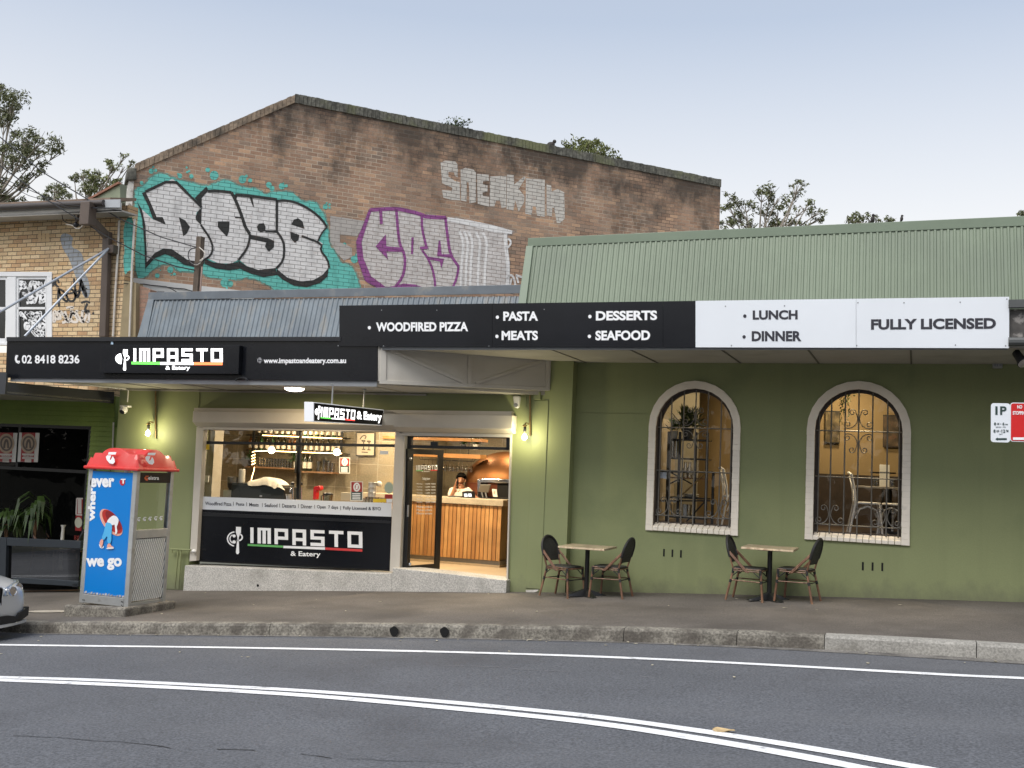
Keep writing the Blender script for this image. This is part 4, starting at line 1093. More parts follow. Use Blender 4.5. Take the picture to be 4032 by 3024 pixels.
# white-painted end pier with its dark cap
mb = MB(); wd2 = .30
tl = wp_(A1(1172, 900)); bl_ = wp_(A1(1168, 1212))
mb.prism([V((gL.x, gL.y, bl_.z)) + bnn * .012, V((gL.x, gL.y, tl.z + .04)) + bnn * .012, V((gL.x, gL.y, tl.z + .04)) - bnn * .40, V((gL.x, gL.y, bl_.z)) - bnn * .40], -bd * .10)
mb.build('painted_pier', mat('flaky_white_paint', (.62, .60, .55), .8, var=.2, vs=6, bump=.8, bs=14, stain=((.2, .17, .14), .8, 7, .52, .6)), BB)
mb = MB(); c = V((gL.x, gL.y, gL.z)); mb.prism([c + bnn * .06 + bd * .05 + V((0, 0, -.16)), c + bnn * .06 - bd * .16 + V((0, 0, -.2)), c + bnn * .06 - bd * .14 + V((0, 0, .06)), c + bnn * .06 + bd * .02 + V((0, 0, .1))], -bnn * .5); mb.build('pier_cap', m_cop2, BB, bev=.03)
# gable roof behind
mb = MB(); bk = -bnn * 12
o_ = -bnn * .365; mb.prism([gL - V((0, 0, .25)) + o_, gA - V((0, 0, .25)) + o_, gR - V((0, 0, .3)) + o_, V((gR.x, gR.y, 3.3)) + o_, V((gL.x, gL.y, 3.3)) + o_], bk); mb.build('body', mat('warehouse_back', (.2, .18, .16), .8, var=.2), BB)
# white boards low on the wall
mb = MB(); wb = lambda q: wp_(q, .05)
mb.prism([wb(E5(*p)) for p in ((100, 195), (2212, 442), (2212, 600), (200, 400), (195, 300), (100, 290))], -bnn * .045); mb.build('barge_board', mat('white_weatherboard', (.66, .66, .64), .6, var=.08, vs=2), BB)
mb = MB()
for y in (300, 400): mb.bar(wp_(E5(200, y), .056), wp_(E5(2000, y + 225), .056), .008, .012)
mb.build('board_joint', m_grey, BB)
mb = MB(); mb.prism([wp_(E5(*p), .3) for p in ((385, 495), (430, 430), (660, 430), (662, 495))], -bnn * .22); mb.build('roof_vent', m_black, BB, bev=.02)
# ---- spray paint, each colour a thin coat just off the brick
def pm(name, c, wear=.0, mo=None, haze=0):
    return brickmat(name, [(.16, .10, .07), (.2, .12, .08), (.23, .14, .1)], ((.1, .08, .07), (.1, .08, .07)), paint=(c, wear, mo or tuple(x * .35 for x in c)), haze=haze)
pm_teal, pm_white = pm('teal_spray', (.15, .56, .49), .03), pm('silver_spray', (.78, .77, .76), .08, (.23, .22, .215))
pm_blk, pm_pur, pm_grey = pm('black_spray', (.032, .033, .032), .06), pm('purple_spray', (.30, .085, .28), .06), pm('grey_roller', (.46, .43, .40), .02, (.25, .23, .21))
pm_thin = pm('thin_silver_spray', (.66, .63, .61), .17, (.24, .2, .18)); pm_wht = pm('white_spray', (.82, .81, .80), .0, (.45, .43, .42)); pm_old = pm('faded_white_spray', (.60, .57, .52), .12, (.16, .14, .12))
def lay(k): return lambda q: wp_(q, .004 * k)
NORECALC.update(['graffiti_overspray', 'graffiti_backdrop', 'graffiti_fill', 'graffiti_outline', 'graffiti_patch', 'graffiti_lettering'])
TEAL = [(95, 1020), (140, 985), (156, 950), (158, 830), (165, 770), (235, 745), (270, 690), (330, 648), (400, 655), (430, 680), (520, 705), (600, 725), (700, 750), (770, 730), (830, 700), (900, 708), (950, 750), (1050, 762), (1120, 778), (1160, 815), (1200, 795), (1290, 790), (1360, 792), (1400, 820), (1450, 870), (1500, 865), (1550, 872), (1580, 920), (1612, 960), (1640, 1060), (1650, 1200), (1700, 1260), (1740, 1340), (1790, 1345), (1830, 1370), (1860, 1430), (1890, 1540), (1895, 1572), (1300, 1572), (1250, 1560), (1230, 1545), (1200, 1515), (1040, 1440), (940, 1470), (800, 1455), (720, 1450), (690, 1420), (570, 1400), (480, 1400), (440, 1340), (350, 1350), (280, 1400), (240, 1452), (165, 1452), (160, 1200), (158, 1010)]
mb = MB(); shape(mb, grow(TEAL, 13), lay(.5), C1, 1); mb.build('graffiti_overspray', pm('teal_mist', (.17, .56, .50), .0, None, .85), BB, uvdir=bd)
mb = MB()
shape(mb, TEAL, lay(1), C1, 1)
for x, y, r in ((300, 600, 9), (318, 626, 12), (285, 632, 20), (210, 722, 14), (188, 765, 12), (505, 668, 18), (490, 655, 8), (556, 604, 8), (575, 632, 9), (560, 640, 9), (592, 672, 17), (718, 622, 18), (768, 665, 34), (985, 695, 30), (1015, 670, 11), (1044, 704, 16), (1188, 738, 22), (1212, 765, 20), (1288, 748, 24), (1322, 745, 12), (1300, 726, 7), (1622, 906, 20), (1632, 878, 8), (1655, 888, 9), (1654, 912, 9), (430, 1390, 24), (330, 1435, 18), (462, 1424, 12), (438, 1430, 7), (355, 1394, 6), (850, 1490, 34), (890, 1498, 24), (866, 1530, 9), (1250, 1555, 20), (1690, 1140, 22), (1770, 1195, 14), (1845, 1310, 28), (1860, 1275, 10)):
    disc(mb, x, y, r, r * 1.05, lay(1), C1, 14, False)
mb.build('graffiti_backdrop', pm_teal, BB, uvdir=bd)
mb = MB()   # lettering fills
Rw = [(240, 790), (450, 690), (560, 800), (672, 910), (632, 950), (625, 1000), (665, 1045), (735, 1145), (760, 1220), (742, 1280), (690, 1315), (640, 1330), (560, 1312), (500, 1270), (440, 1230), (375, 1226), (310, 1262), (250, 1332), (247, 1200), (238, 1050), (212, 925), (300, 1006), (330, 1012), (392, 1042), (372, 990), (325, 998), (290, 910)]
Ow = [(720, 785), (800, 784), (900, 795), (935, 860), (985, 990), (1030, 1090), (1042, 1150), (1020, 1230), (960, 1310), (900, 1342), (800, 1340), (715, 1302), (755, 1245), (758, 1190), (700, 1090), (665, 1045), (672, 910), (668, 840)]
Sw = [(930, 812), (1060, 825), (1250, 850), (1249, 1090), (1290, 1140), (1308, 1200), (1297, 1330), (1240, 1380), (1110, 1392), (1020, 1362), (958, 1312), (1022, 1230), (1042, 1150), (1005, 1060), (985, 990), (938, 860)]
Ew = [(1250, 866), (1330, 860), (1430, 888), (1530, 948), (1600, 1012), (1632, 1060), (1592, 1110), (1568, 1165), (1602, 1190), (1585, 1240), (1640, 1310), (1650, 1370), (1600, 1430), (1530, 1470), (1430, 1480), (1330, 1450), (1252, 1386), (1302, 1320), (1308, 1200), (1290, 1150), (1251, 1090)]
for q in (Rw, Ow, Sw, Ew): shape(mb, q, lay(2), C1)
mb.build('graffiti_fill', pm_white, BB, uvdir=bd)
mb = MB()
for q in ([(212, 800), (240, 790), (290, 900), (325, 985), (372, 985), (396, 1042), (335, 1016), (298, 1000), (262, 900)],
          [(178, 872), (212, 925), (240, 1050), (250, 1332), (310, 1262), (380, 1226), (445, 1232), (500, 1272), (560, 1312), (640, 1330), (690, 1312), (690, 1345), (630, 1372), (540, 1352), (450, 1290), (390, 1270), (310, 1302), (238, 1384), (232, 1200), (214, 1000)],
          [(690, 1302), (760, 1332), (860, 1346), (950, 1330), (962, 1382), (880, 1394), (780, 1380), (695, 1345)], [(952, 1318), (1020, 1364), (1110, 1392), (1240, 1376), (1252, 1430), (1150, 1446), (1050, 1420), (955, 1376)],
          [(1250, 1384), (1330, 1450), (1430, 1480), (1530, 1470), (1602, 1430), (1648, 1372), (1640, 1440), (1580, 1492), (1480, 1524), (1380, 1512), (1290, 1462), (1245, 1422)],
          [(618, 838), (708, 750), (724, 782), (672, 838), (672, 908)], [(672, 912), (640, 945), (624, 985), (630, 1010), (668, 1046)],
          [(495, 985), (545, 1010), (582, 1060), (560, 1108), (530, 1132), (515, 1060)], [(795, 1018), (886, 1018), (882, 1090), (866, 1136), (822, 1092), (795, 1060)],
          [(1098, 1060), (1110, 1035), (1150, 1032), (1163, 1060), (1160, 1094), (1125, 1102), (1102, 1088)], [(1160, 1084), (1249, 1088), (1249, 1106), (1160, 1102)],
          [(1045, 1122), (1180, 1146), (1228, 1168), (1228, 1215), (1188, 1252), (1158, 1212), (1168, 1180), (1045, 1154)], [(1035, 820), (1060, 828), (1076, 916), (1058, 886)],
          [(1360, 1042), (1380, 1004), (1415, 994), (1448, 1020), (1462, 1076)], [(1352, 1098), (1422, 1122), (1416, 1160), (1388, 1184), (1358, 1150)], [(918, 812), (948, 815), (935, 860)], [(925, 980), (985, 985), (992, 996), (930, 992)]):
    shape(mb, q, lay(3), C1)
mb.build('graffiti_outline', pm_blk, BB, uvdir=bd)
mb = MB()
for q, w_ in ((Rw[:3], 11), ([(560, 800), (672, 910)], 9), ([(665, 1045), (735, 1145), (760, 1220), (742, 1280), (690, 1315)], 8), (Ow[:3], 11), ([(900, 795), (935, 860), (985, 990), (1005, 1060), (1042, 1115)], 12), ([(1042, 1115), (1040, 1160), (1020, 1230), (955, 1315)], 9), (Sw[:3], 11), ([(1250, 850), (1249, 1095)], 10), ([(1249, 1095), (1290, 1150), (1308, 1210), (1300, 1320), (1245, 1380)], 9), ([(1250, 860), (1330, 856), (1430, 884), (1530, 944), (1600, 1008), (1634, 1062)], 9), ([(1634, 1062), (1592, 1110), (1566, 1168)], 6), ([(1440, 1130), (1600, 1190), (1582, 1240), (1640, 1310), (1652, 1375)], 8)):
    stroke(mb, smoothpts(q, 1), w_, lay(4), C1)
mb.build('graffiti_outline', pm_blk, BB, uvdir=bd)
mb = MB(); shape(mb, [(0, 772), (300, 818), (262, 910), (235, 950), (85, 935), (85, 1005), (150, 1030), (188, 1052), (192, 1130), (120, 1165), (60, 1100), (0, 1000)], lay(1.4), C2); mb.build('graffiti_patch', pm_grey, BB, uvdir=bd)
mb = MB(); shape(mb, [(325, 715), (575, 690), (700, 712), (830, 755), (1010, 778), (1130, 788), (1600, 895), (1612, 935), (1545, 945), (1552, 1080), (1572, 1200), (1565, 1425), (450, 1428), (290, 1345), (250, 1200), (215, 1060), (262, 900)], lay(1.2), C2, 1); mb.build('graffiti_overspray', pm('pale_mist', (.60, .56, .54), .0, None, .75), BB, uvdir=bd)
mb = MB(); shape(mb, [(345, 730), (575, 712), (700, 735), (805, 772), (1010, 798), (1130, 808), (1580, 910), (1590, 925), (1528, 930), (1532, 1080), (1550, 1200), (1545, 1425), (470, 1418), (340, 1340), (290, 1200), (250, 1060), (290, 900)], lay(2), C2); mb.build('graffiti_fill', pm_thin, BB, uvdir=bd)
mb = MB()
for q, w_ in (([(350, 720), (305, 850), (250, 1000), (265, 1150), (330, 1320), (470, 1410), (540, 1412)], [12, 14, 22, 24, 30, 20, 16]), ([(470, 1415), (560, 1405), (640, 1388), (740, 1392), (850, 1420)], [16, 18, 22, 18, 8]),
              ([(350, 722), (470, 716), (580, 710), (700, 735), (810, 768), (830, 782), (1010, 790)], 15), ([(440, 725), (446, 845)], 12), ([(576, 715), (590, 900), (605, 1020), (650, 1110), (652, 1220), (630, 1310), (570, 1390)], 11), ([(800, 772), (798, 880), (842, 1060)], 10), ([(800, 1072), (850, 1140), (890, 1230), (912, 1330), (914, 1420)], 9), ([(1004, 792), (1022, 950), (1045, 1110), (1118, 1215)], 11), ([(1118, 1215), (1105, 1310), (1060, 1418)], 9)):
    stroke(mb, smoothpts(q, 1) if not isinstance(w_, list) else q, w_, lay(3), C2)
for q in ([(395, 1040), (485, 935), (490, 1038), (620, 1050), (637, 1088), (490, 1084), (505, 1156)], [(708, 962), (728, 960), (722, 1106), (704, 1106)], [(780, 1042), (852, 1036), (850, 1062), (786, 1068)], [(945, 990), (960, 990), (972, 1108), (1050, 1108), (1062, 1140), (930, 1124)], [(850, 1128), (992, 1148), (968, 1235), (955, 1172), (855, 1152)], [(1108, 1215), (1128, 1212), (1112, 1245)]):
    shape(mb, q, lay(4), C2)
mb.build('graffiti_outline', pm_pur, BB, uvdir=bd)
mb = MB()
for i, x in enumerate((1135, 1175, 1215, 1280, 1340)): stroke(mb, smoothpts([(x - 10, 905 + i * 4), (x + 30, 1000), (x + 10, 1180), (x + 4, 1410)]), 10, lay(3), C2)
stroke(mb, [(1020, 800), (1200, 832), (1400, 880), (1585, 918)], [14, 20, 26, 14], lay(3), C2); stroke(mb, smoothpts([(1528, 930), (1530, 1050), (1552, 1200), (1542, 1420)]), 14, lay(3), C2)
stroke(mb, smoothpts([(1545, 1330), (1560, 1285), (1600, 1300), (1620, 1420)]), 8, lay(3), C2); stroke(mb, [(1615, 1290), (1680, 1310)], 9, lay(3), C2); stroke(mb, [(1620, 1290), (1640, 1360)], 7, lay(3), C2); stroke(mb, [(1580, 1320), (1560, 1410)], 7, lay(3), C2); stroke(mb, smoothpts([(1550, 970), (1578, 1000), (1560, 1040), (1530, 1056)]), 8, lay(3), C2); stroke(mb, [(1660, 1400), (1672, 1388)], 7, lay(3), C2)
mb.build('graffiti_outline', pm_wht, BB, uvdir=bd, label='white spray lines over the faded silver piece')
mb = MB(); lt = lay(1)
for q in ([(962, 312), (1000, 292), (1090, 300), (1112, 330), (1110, 440), (1085, 425), (1080, 395), (1030, 390), (1030, 430), (1085, 470), (1128, 480), (1132, 640), (1060, 636), (985, 615), (974, 548), (1060, 556), (1066, 530), (975, 490)],
          [(1136, 372), (1180, 355), (1250, 372), (1270, 400), (1270, 655), (1214, 665), (1212, 560), (1206, 482), (1190, 480), (1187, 650), (1140, 640)], [(1278, 408), (1380, 415), (1384, 470), (1330, 472), (1330, 500), (1372, 510), (1370, 562), (1326, 570), (1330, 600), (1386, 610), (1384, 692), (1285, 670)],
          [(1392, 430), (1536, 426), (1531, 700), (1492, 706), (1478, 640), (1444, 640), (1430, 692), (1390, 690)], [(1540, 414), (1598, 420), (1604, 500), (1690, 430), (1704, 442), (1642, 540), (1692, 600), (1690, 652), (1642, 736), (1612, 640), (1595, 730), (1536, 715)],
          [(1706, 446), (1870, 460), (1868, 782), (1802, 772), (1790, 690), (1766, 690), (1755, 766), (1700, 756)], [(1885, 500), (1925, 510), (1930, 562), (1980, 540), (2040, 570), (2042, 800), (2000, 838), (1974, 836), (1950, 704), (1935, 702), (1930, 782), (1886, 770)]): shape(mb, q, lt, C2)
mb.build('graffiti_lettering', pm_old, BB, uvdir=bd)
# weed and moss rooted in the coping
def tuft(q, off, r, n, name, label, m, seed):
    c = wp_(q, off) + V((0, 0, .02)); rn = random.Random(seed); mb = MB()
    for i in range(n):
        a = rn.uniform(0, 6.3); t = rn.uniform(.1, 1.0); d = V((math.cos(a) * (1 - t * .3), math.sin(a) * (1 - t * .3), .35 + t)).normalized() * r * rn.uniform(.5, 1)
        tip = c + d + V((rn.uniform(-r, r) * .6, 0, 0)); s = rn.uniform(.02, .045); u = V((rn.uniform(-1, 1), rn.uniform(-1, 1), rn.uniform(-1, 1))).normalized() * s; v = d.normalized().cross(u).normalized() * s * .6
        mb.poly([tip - u, tip - v, tip + u, tip + v])
        if i % 5 == 0: mb.tube([c, tip], .005, 4)
    mb.build(name, m, tag=(label, 'weed'))
m_leafd = mat('dark_leaf', (.055, .075, .03), .7, var=.4, vs=6)
NORECALC.update(['weed'])
tuft(D1(1905, 460) if False else zoom(1100, 350, 2.765)(1905, 470), -.15, .34, 170, 'weed', 'scrubby weed sprouting from the top of the tall brick wall', m_leafd, 4)

# ------------------------------------------------------------------ cream brick house at the left
HY = 16.05
CH = thing('cream_brick_house', 'cream brick upper storey with a tagged white window at the left edge', 'building', (-15.5, HY, 0))
hxr = onY(A2(1068, 400), HY).x; hxl = -26
m_cb = brickmat('cream_brick', [(.62, .46, .26), (.68, .52, .31), (.73, .57, .36), (.56, .37, .19), (.70, .54, .33), (.48, .30, .16), (.67, .51, .30)], ((.10, .075, .05), (.12, .09, .06)), .245, .082, .007)
zg = onY(A1(500, 1290), HY).z
wx1, wz1 = onY(A2(448, 155), HY).x, onY(A2(448, 155), HY).z; wz0 = onY(A2(448, 795), HY).z - .15; wx0 = wx1 - 2.4
mb = MB(); 
for (x0, x1, z0, z1) in ((hxl, wx0, 1.5, zg + .3), (wx1, hxr, 1.5, zg + .3), (wx0, wx1, wz1, zg + .3), (wx0, wx1, 1.5, wz0)): mb.box(x0, x1, HY, HY + .25, max(z0, 2.45), z1)
mb.build('wall', m_cb, CH, uvdir=(1, 0, 0))
hp = planeY(HY)
# soldier-course feature
mb = MB()
for i, x in enumerate((345, 378, 412)): shape(mb, [(x - 12, 1368), (x + 14, 1368), (x + 14, 1442), (x - 12, 1442)], planeY(HY - .005), A1)
mb.build('soldier_brick', mat('soldier_brick', (.52, .37, .2), .8, var=.12), CH)
# window
mw_ = mat('white_window_paint', (.72, .73, .74), .5, var=.05)
WNY = HY - .02; W3 = thing  # noqa
mb = MB(); wq = planeY(WNY)
def fr(x0, y0, x1, y1, d=.09): mb.prism([wq(A2(*p)) for p in ((x0, y0), (x1, y0), (x1, y1), (x0, y1))], (0, d, 0))
fr(-260, 155, 450, 195); fr(405, 195, 450, 795); fr(60, 198, 135, 795); fr(-260, 770, 405, 795)
hw = mb.build('window', mw_, CH, bev=.008)
mb = MB()
def fr2(x0, y0, x1, y1): mb.prism([planeY(WNY + .03)(A2(*p)) for p in ((x0, y0), (x1, y0), (x1, y1), (x0, y1))], (0, .05, 0))
fr2(135, 196, 160, 770); fr2(395, 196, 405, 770); fr2(160, 196, 395, 220); fr2(150, 462, 400, 482); fr2(-200, 462, 50, 485); fr2(48, 200, 62, 770); fr2(-200, 196, 48, 225); fr2(135, 730, 400, 770); fr2(-200, 735, 50, 770)
mb.build('sash', mw_, hw)
mb = MB()
for q in (((158, 218), (396, 218), (396, 464), (150, 464)), ((150, 480), (396, 480), (394, 735), (142, 735)), ((-200, 222), (50, 222), (50, 464), (-200, 464)), ((-200, 484), (50, 484), (44, 738), (-200, 738))): mb.poly([planeY(WNY + .06)(A2(*p)) for p in q])
mb.build('pane', mat('dark_pane', (.012, .014, .016), .12, var=.3), hw)
mb = MB(); gl_ = planeY(WNY + .052)
squiggle(mb, gl_, A2, 165, 235, 400, 330, 11, 5, 3); squiggle(mb, gl_, A2, 205, 335, 395, 430, 11, 4, 8); squiggle(mb, gl_, A2, 180, 505, 395, 585, 10, 5, 5); squiggle(mb, gl_, A2, 220, 595, 390, 660, 9, 4, 9); squiggle(mb, gl_, A2, 275, 660, 375, 715, 9, 3, 2)
NORECALC.update(['graffiti_tag']); mb.build('graffiti_tag', m_vinylw, hw)
mb = MB(); gw_ = planeY(HY - .004)
squiggle(mb, gw_, A2, 450, 205, 510, 285, 7, 2, 1); squiggle(mb, gw_, A2, 650, 205, 750, 385, 8, 2, 6); squiggle(mb, gw_, A2, 520, 300, 650, 420, 8, 2, 12)
stroke(mb, [(510, 295), (506, 380), (515, 455)], 9, gw_, A2); stroke(mb, smoothpts([(705, 425), (750, 410), (785, 425)]), 8, gw_, A2); stroke(mb, smoothpts([(760, 430), (735, 490), (760, 525), (780, 500), (745, 490)]), 9, gw_, A2); disc(mb, 812, 517, 10, 10, gw_, A2); stroke(mb, [(505, 365), (640, 335), (760, 300)], 6, gw_, A2)
mb.build('graffiti_tag', mat('black_tag', (.03, .03, .03), .6), CH, label='black tag on the cream bricks')
mb = MB(); squiggle(mb, gw_, A2, 470, 490, 770, 600, 10, 6, 4); stroke(mb, smoothpts([(575, 470), (610, 460), (648, 465), (610, 476)]), 8, gw_, A2); mb.build('graffiti_tag', mat('pale_tag', (.68, .62, .55), .7), CH, label='pale pink tag on the cream bricks')
mb = MB(); shape(mb, [(520, 1380), (580, 1365), (640, 1400), (620, 1470), (640, 1500), (700, 1520), (735, 1600), (720, 1700), (770, 1760), (790, 1900), (740, 1950), (690, 1820), (640, 1700), (600, 1580), (540, 1500)], gw_, A1, 2)
mb.build('graffiti_patch', brickmat('blue_grey_spray', [(.38, .36, .33), (.42, .40, .37)], ((.1, .08, .06), (.1, .08, .06)), .245, .082, .007, paint=((.34, .37, .40), .1, (.16, .14, .11))), CH, uvdir=(1, 0, 0))
# painted return at the right end, pipes
mb = MB(); shape(mb, [(1095, 1235), (1168, 1225), (1160, 1500), (1152, 1700), (1120, 1690), (1085, 1740), (1072, 1600), (1088, 1500), (1070, 1380)], planeY(HY - .012), A1, 1); mb.build('painted_corner', MATS['teal_spray'], CH, uvdir=(1, 0, 0))
mb = MB(); mb.prism([planeY(HY)(A2(*p)) for p in ((1062, 230), (1185, 250), (1180, 722), (1040, 722))], (0, .2, 0)); mb.build('corner_pier', mat('ochre_render', (.30, .24, .14), .8, var=.15, vs=3), CH)
def pipe(q, Z, Y, r, m, name='pipe', par=CH):
    mb = MB(); mb.tube([onY(Z(*p), Y) for p in q], r, 8); mb.build(name, m, par, smooth=True)
m_pipe = mat('pale_pipe', (.62, .58, .52), .5, var=.1, vs=5, stain=((.35, .22, .12), .6, 6, .6, .7))
pipe(((1038, 1255), (1030, 1480), (1005, 1700 + 180), (985, 2268)), A1, HY - .05, .022, m_pipe); pipe(((1172, 1245), (1160, 1480), (1150, 1640), (1128, 2268)), A1, HY - .05, .020, m_pipe)
# brick return wall seen between pier and blue roof
mb = MB(); mb.prism([onY(E5(*p), 16.15) for p in ((130, 300), (400, 400), (420, 1216), (60, 1216))], (0, .2, 0)); mb.build('brick_return', brickmat('pinkish_brick', [(.30, .19, .14), (.26, .16, .12), (.34, .22, .16)], ((.2, .16, .12), (.24, .19, .15))), CH, uvdir=(1, 0, 0))
# gutter, fascia, eaves
EY = HY - .55
ga, gb = onY(A1(0, 1143), EY), onY(A1(905, 1103), EY); gl0 = ga + (ga - gb).normalized() * 9
mb = MB(); mb.tube([gl0, gb], .062, 10); mb.build('gutter', mat('brown_gutter', (.065, .055, .05), .45, var=.15), CH, smooth=True)
fa_, fb_ = onY(A1(0, 1190), EY + .08), onY(A1(1050, 1140), EY + .08); fl0 = fa_ + (fa_ - fb_).normalized() * 9; h_ = V((0, 0, .085))
mb = MB(); mb.prism([fl0 - h_, fb_ - h_, fb_ + h_, fl0 + h_], (0, .03, 0)); mb.build('fascia', mat('white_fascia', (.62, .6, .55), .6, var=.1, vs=3), CH)
mb = MB(); mb.prism([fl0 - h_ * .9, fb_ - h_ * .9, V((fb_.x, HY, fb_.z - .06)), V((fl0.x, HY, fl0.z - .06))], (0, 0, .03)); mb.build('eaves_lining', m_soffit, CH)
mb = MB(); mb.prism([gl0 + V((0, .05, .05)), gb + V((.1, .05, .05)), gb + V((.1, .75, .22)), gl0 + V((0, .75, .22))], (0, 0, .06)); mb.build('roof', mat('terracotta_roof', (.22, .16, .12), .8, var=.2, vs=5), CH)
mb = MB(); mb.prism([onY(A1(*p), EY + .02) for p in ((905, 1075), (1048, 1072), (1046, 1143), (918, 1143))], (0, .02, 0)); mb.build('flashing', mat('lead_flashing', (.38, .40, .42), .5, var=.1), CH)
# rainwater head and downpipe
dY = HY - .12
mb = MB(); a = onY(A1(772, 1180), EY - .05); b = onY(A1(772, 1255), EY - .05); mb.box(a.x - .11, a.x + .11, EY - .16, EY + .04, b.z - .1, a.z + .17); mb.build('rainwater_head', m_brown, CH, bev=.01)
mb = MB(); c1_, c2_, c3_ = onY(A1(772, 1262), EY - .05), onY(A1(935, 1385), dY), onY(A2(905, 722), dY)
mb.bar(c1_ + V((0, 0, .08)), c2_ + V((0, 0, -.03)), .13, .12); mb.bar(c2_ + V((0, 0, .06)), c3_, .15, .11, up=(0, 1, 0)); mb.build('downpipe', m_brown, CH, bev=.01)
mb = MB(); br_ = onY(A1(985, 1510), HY - .12); mb.box(br_.x - .07, br_.x + .07, HY - .2, HY, br_.z - .08, br_.z + .08); mb.build('stay_bracket', m_brown, CH, bev=.01)
# awning tie rods from the bracket
for q in ((-10, 518), (215, 718)):
    e_ = onY(A2(*q), AF + .1); mb = MB(); d = (e_ - br_); 
    mb.tube([br_ + V((-.03, -.09, 0)), br_ + d * (1.0 if q[0] > 0 else 1.25)], .022, 8); mb.build('tie_rod', mat('galvanised_rod', (.36, .39, .43), .45, metal=.4, var=.1), CH, smooth=True)
# small green hip roof peeping up behind
mb = MB(); g3 = [onY(A1(*p), 19.0) for p in ((750, 1092), (1045, 930), (1048, 1095))]; mb.prism(g3, (0, .4, 0)); mb.build('rear_roof', mat('faded_green_roof', (.22, .25, .17), .6, var=.12, vs=3), CH)
mb = MB(); mb.bar(g3[0], g3[1], .1, .05); mb.build('ridge_flashing', mat('rust', (.24, .11, .07), .7, var=.3, vs=7), CH)

# ------------------------------------------------------------------ shop at street level on the left
LY = 16.0
LS = thing('corner_shop', 'dark shopfront with green weatherboards below the cream brick storey', 'building', (-15, LY, -.8))
m_wb = mat('green_weatherboard', (.20, .28, .06), .6, var=.08, vs=2, spk=.05, ss=40)
lx1 = onY(D3(1985, 800), LY).x; ox1 = onY(D3(1580, 1000), LY).x; zo1 = onY(D3(1000, 772), LY).z; zw1 = onY(D3(1900, 350), LY).z + .25; zlb = -2.0
mb = MB(); n = 7; zt = zw1
pitch = (onY(D3(1800, 445), LY).z - onY(D3(1800, 785), LY).z) / 4
def boards(x0, x1, z0, z1):
    z = z1
    while z > z0:
        zb_ = max(z0, z - pitch); mb.prism([(x0, LY, z), (x0, LY - .004, z), (x0, LY - .022, zb_ + .004), (x0, LY, zb_ + .004)], (x1 - x0, 0, 0)); z -= pitch
boards(-26, lx1, zo1, zo1 + pitch * 6); boards(ox1, lx1, zlb, zo1)
mb.build('weatherboard_cladding', m_wb, LS)
mb = MB(); mb.box(-26, lx1, LY + .002, LY + .2, zo1, zo1 + pitch * 6.3); mb.box(ox1, XL, LY + .002, LY + .2, zlb, zo1); mb.build('wall', m_wb, LS)
mb = MB(); mb.tube([onY(D3(1978, 720), LY - .03), onY(D3(1965, 1160), LY - .03), onY(D3(1962, 1400), LY - .03)], .016, 6); mb.build('conduit', mat('white_conduit', (.7, .68, .6), .6, var=.1), LS)
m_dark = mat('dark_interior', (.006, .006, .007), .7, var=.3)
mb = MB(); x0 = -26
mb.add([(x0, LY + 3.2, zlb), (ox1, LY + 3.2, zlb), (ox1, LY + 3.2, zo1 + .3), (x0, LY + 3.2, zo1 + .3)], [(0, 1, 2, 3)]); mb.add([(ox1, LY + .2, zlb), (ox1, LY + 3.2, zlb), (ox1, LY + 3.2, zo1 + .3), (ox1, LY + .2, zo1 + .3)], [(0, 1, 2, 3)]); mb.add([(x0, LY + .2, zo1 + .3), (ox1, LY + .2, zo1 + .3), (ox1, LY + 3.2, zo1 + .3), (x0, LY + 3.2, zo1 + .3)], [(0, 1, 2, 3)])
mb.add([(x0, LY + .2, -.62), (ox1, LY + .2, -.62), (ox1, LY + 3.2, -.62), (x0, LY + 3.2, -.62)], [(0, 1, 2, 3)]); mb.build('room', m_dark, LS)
mb = MB(); lp = planeY(LY + .05); mb.poly([(x0, LY + .06, zlb), (ox1, LY + .06, zlb), (ox1, LY + .06, zo1), (x0, LY + .06, zo1)]); mb.build('shop_pane', glassm('smoked_glass', (.34, .35, .36), .35, .0), LS)
mb = MB(); mb.box(ox1 - .06, ox1 - .001, LY, LY + .1, zlb, zo1 - .001); mb.box(x0, ox1 - .06, LY, LY + .1, zo1 - .06, zo1 - .001); zz = onY(D3(1000, 1560), LY).z; mb.box(x0, ox1 - .06, LY + .02, LY + .09, zz - .03, zz + .03); xx = onY(D3(312, 1100), LY).x; mb.box(xx - .03, xx + .03, LY + .01, LY + .1, zz + .03, zo1 - .06); mb.build('glazing_bar', m_blackm, LS)
# dark awning of the left shop
sA, sB = onY(D3(1990, 372), LY - .01), onY(D3(1990, 130), LY - .01)
# its end runs from the wall forward and to the left
aw_z0 = onY(D3(1000, 352), LY).z
f0 = onP(D3(0, 175), V((0, 0, aw_z0)), V((0, 0, 1)))
mb = MB(); mb.prism([(-26, AF - .1, aw_z0), (f0.x - .4, AF - .1, aw_z0), (sA.x, LY - .024, aw_z0), (-26, LY - .024, aw_z0)], (0, 0, .03)); mb.build('awning_soffit', mat('left_soffit', (.30, .29, .24), .8, var=.1), LS)
m_dgrey = mat('charcoal_fascia', (.035, .038, .042), .6, var=.1)
mb = MB(); mb.prism([(f0.x - .4, AF - .1, aw_z0 - .02), (sA.x, LY - .024, aw_z0 - .02), (sA.x, LY - .024, ZS1 - .06), (f0.x - .4, AF - .1, ZS1 - .06)], (-.05, 0, 0)); mb.box(-26, f0.x - .4, AF - .14, AF - .1, aw_z0 - .02, ZS1 + .1); mb.build('awning_fascia', m_dgrey, LS)
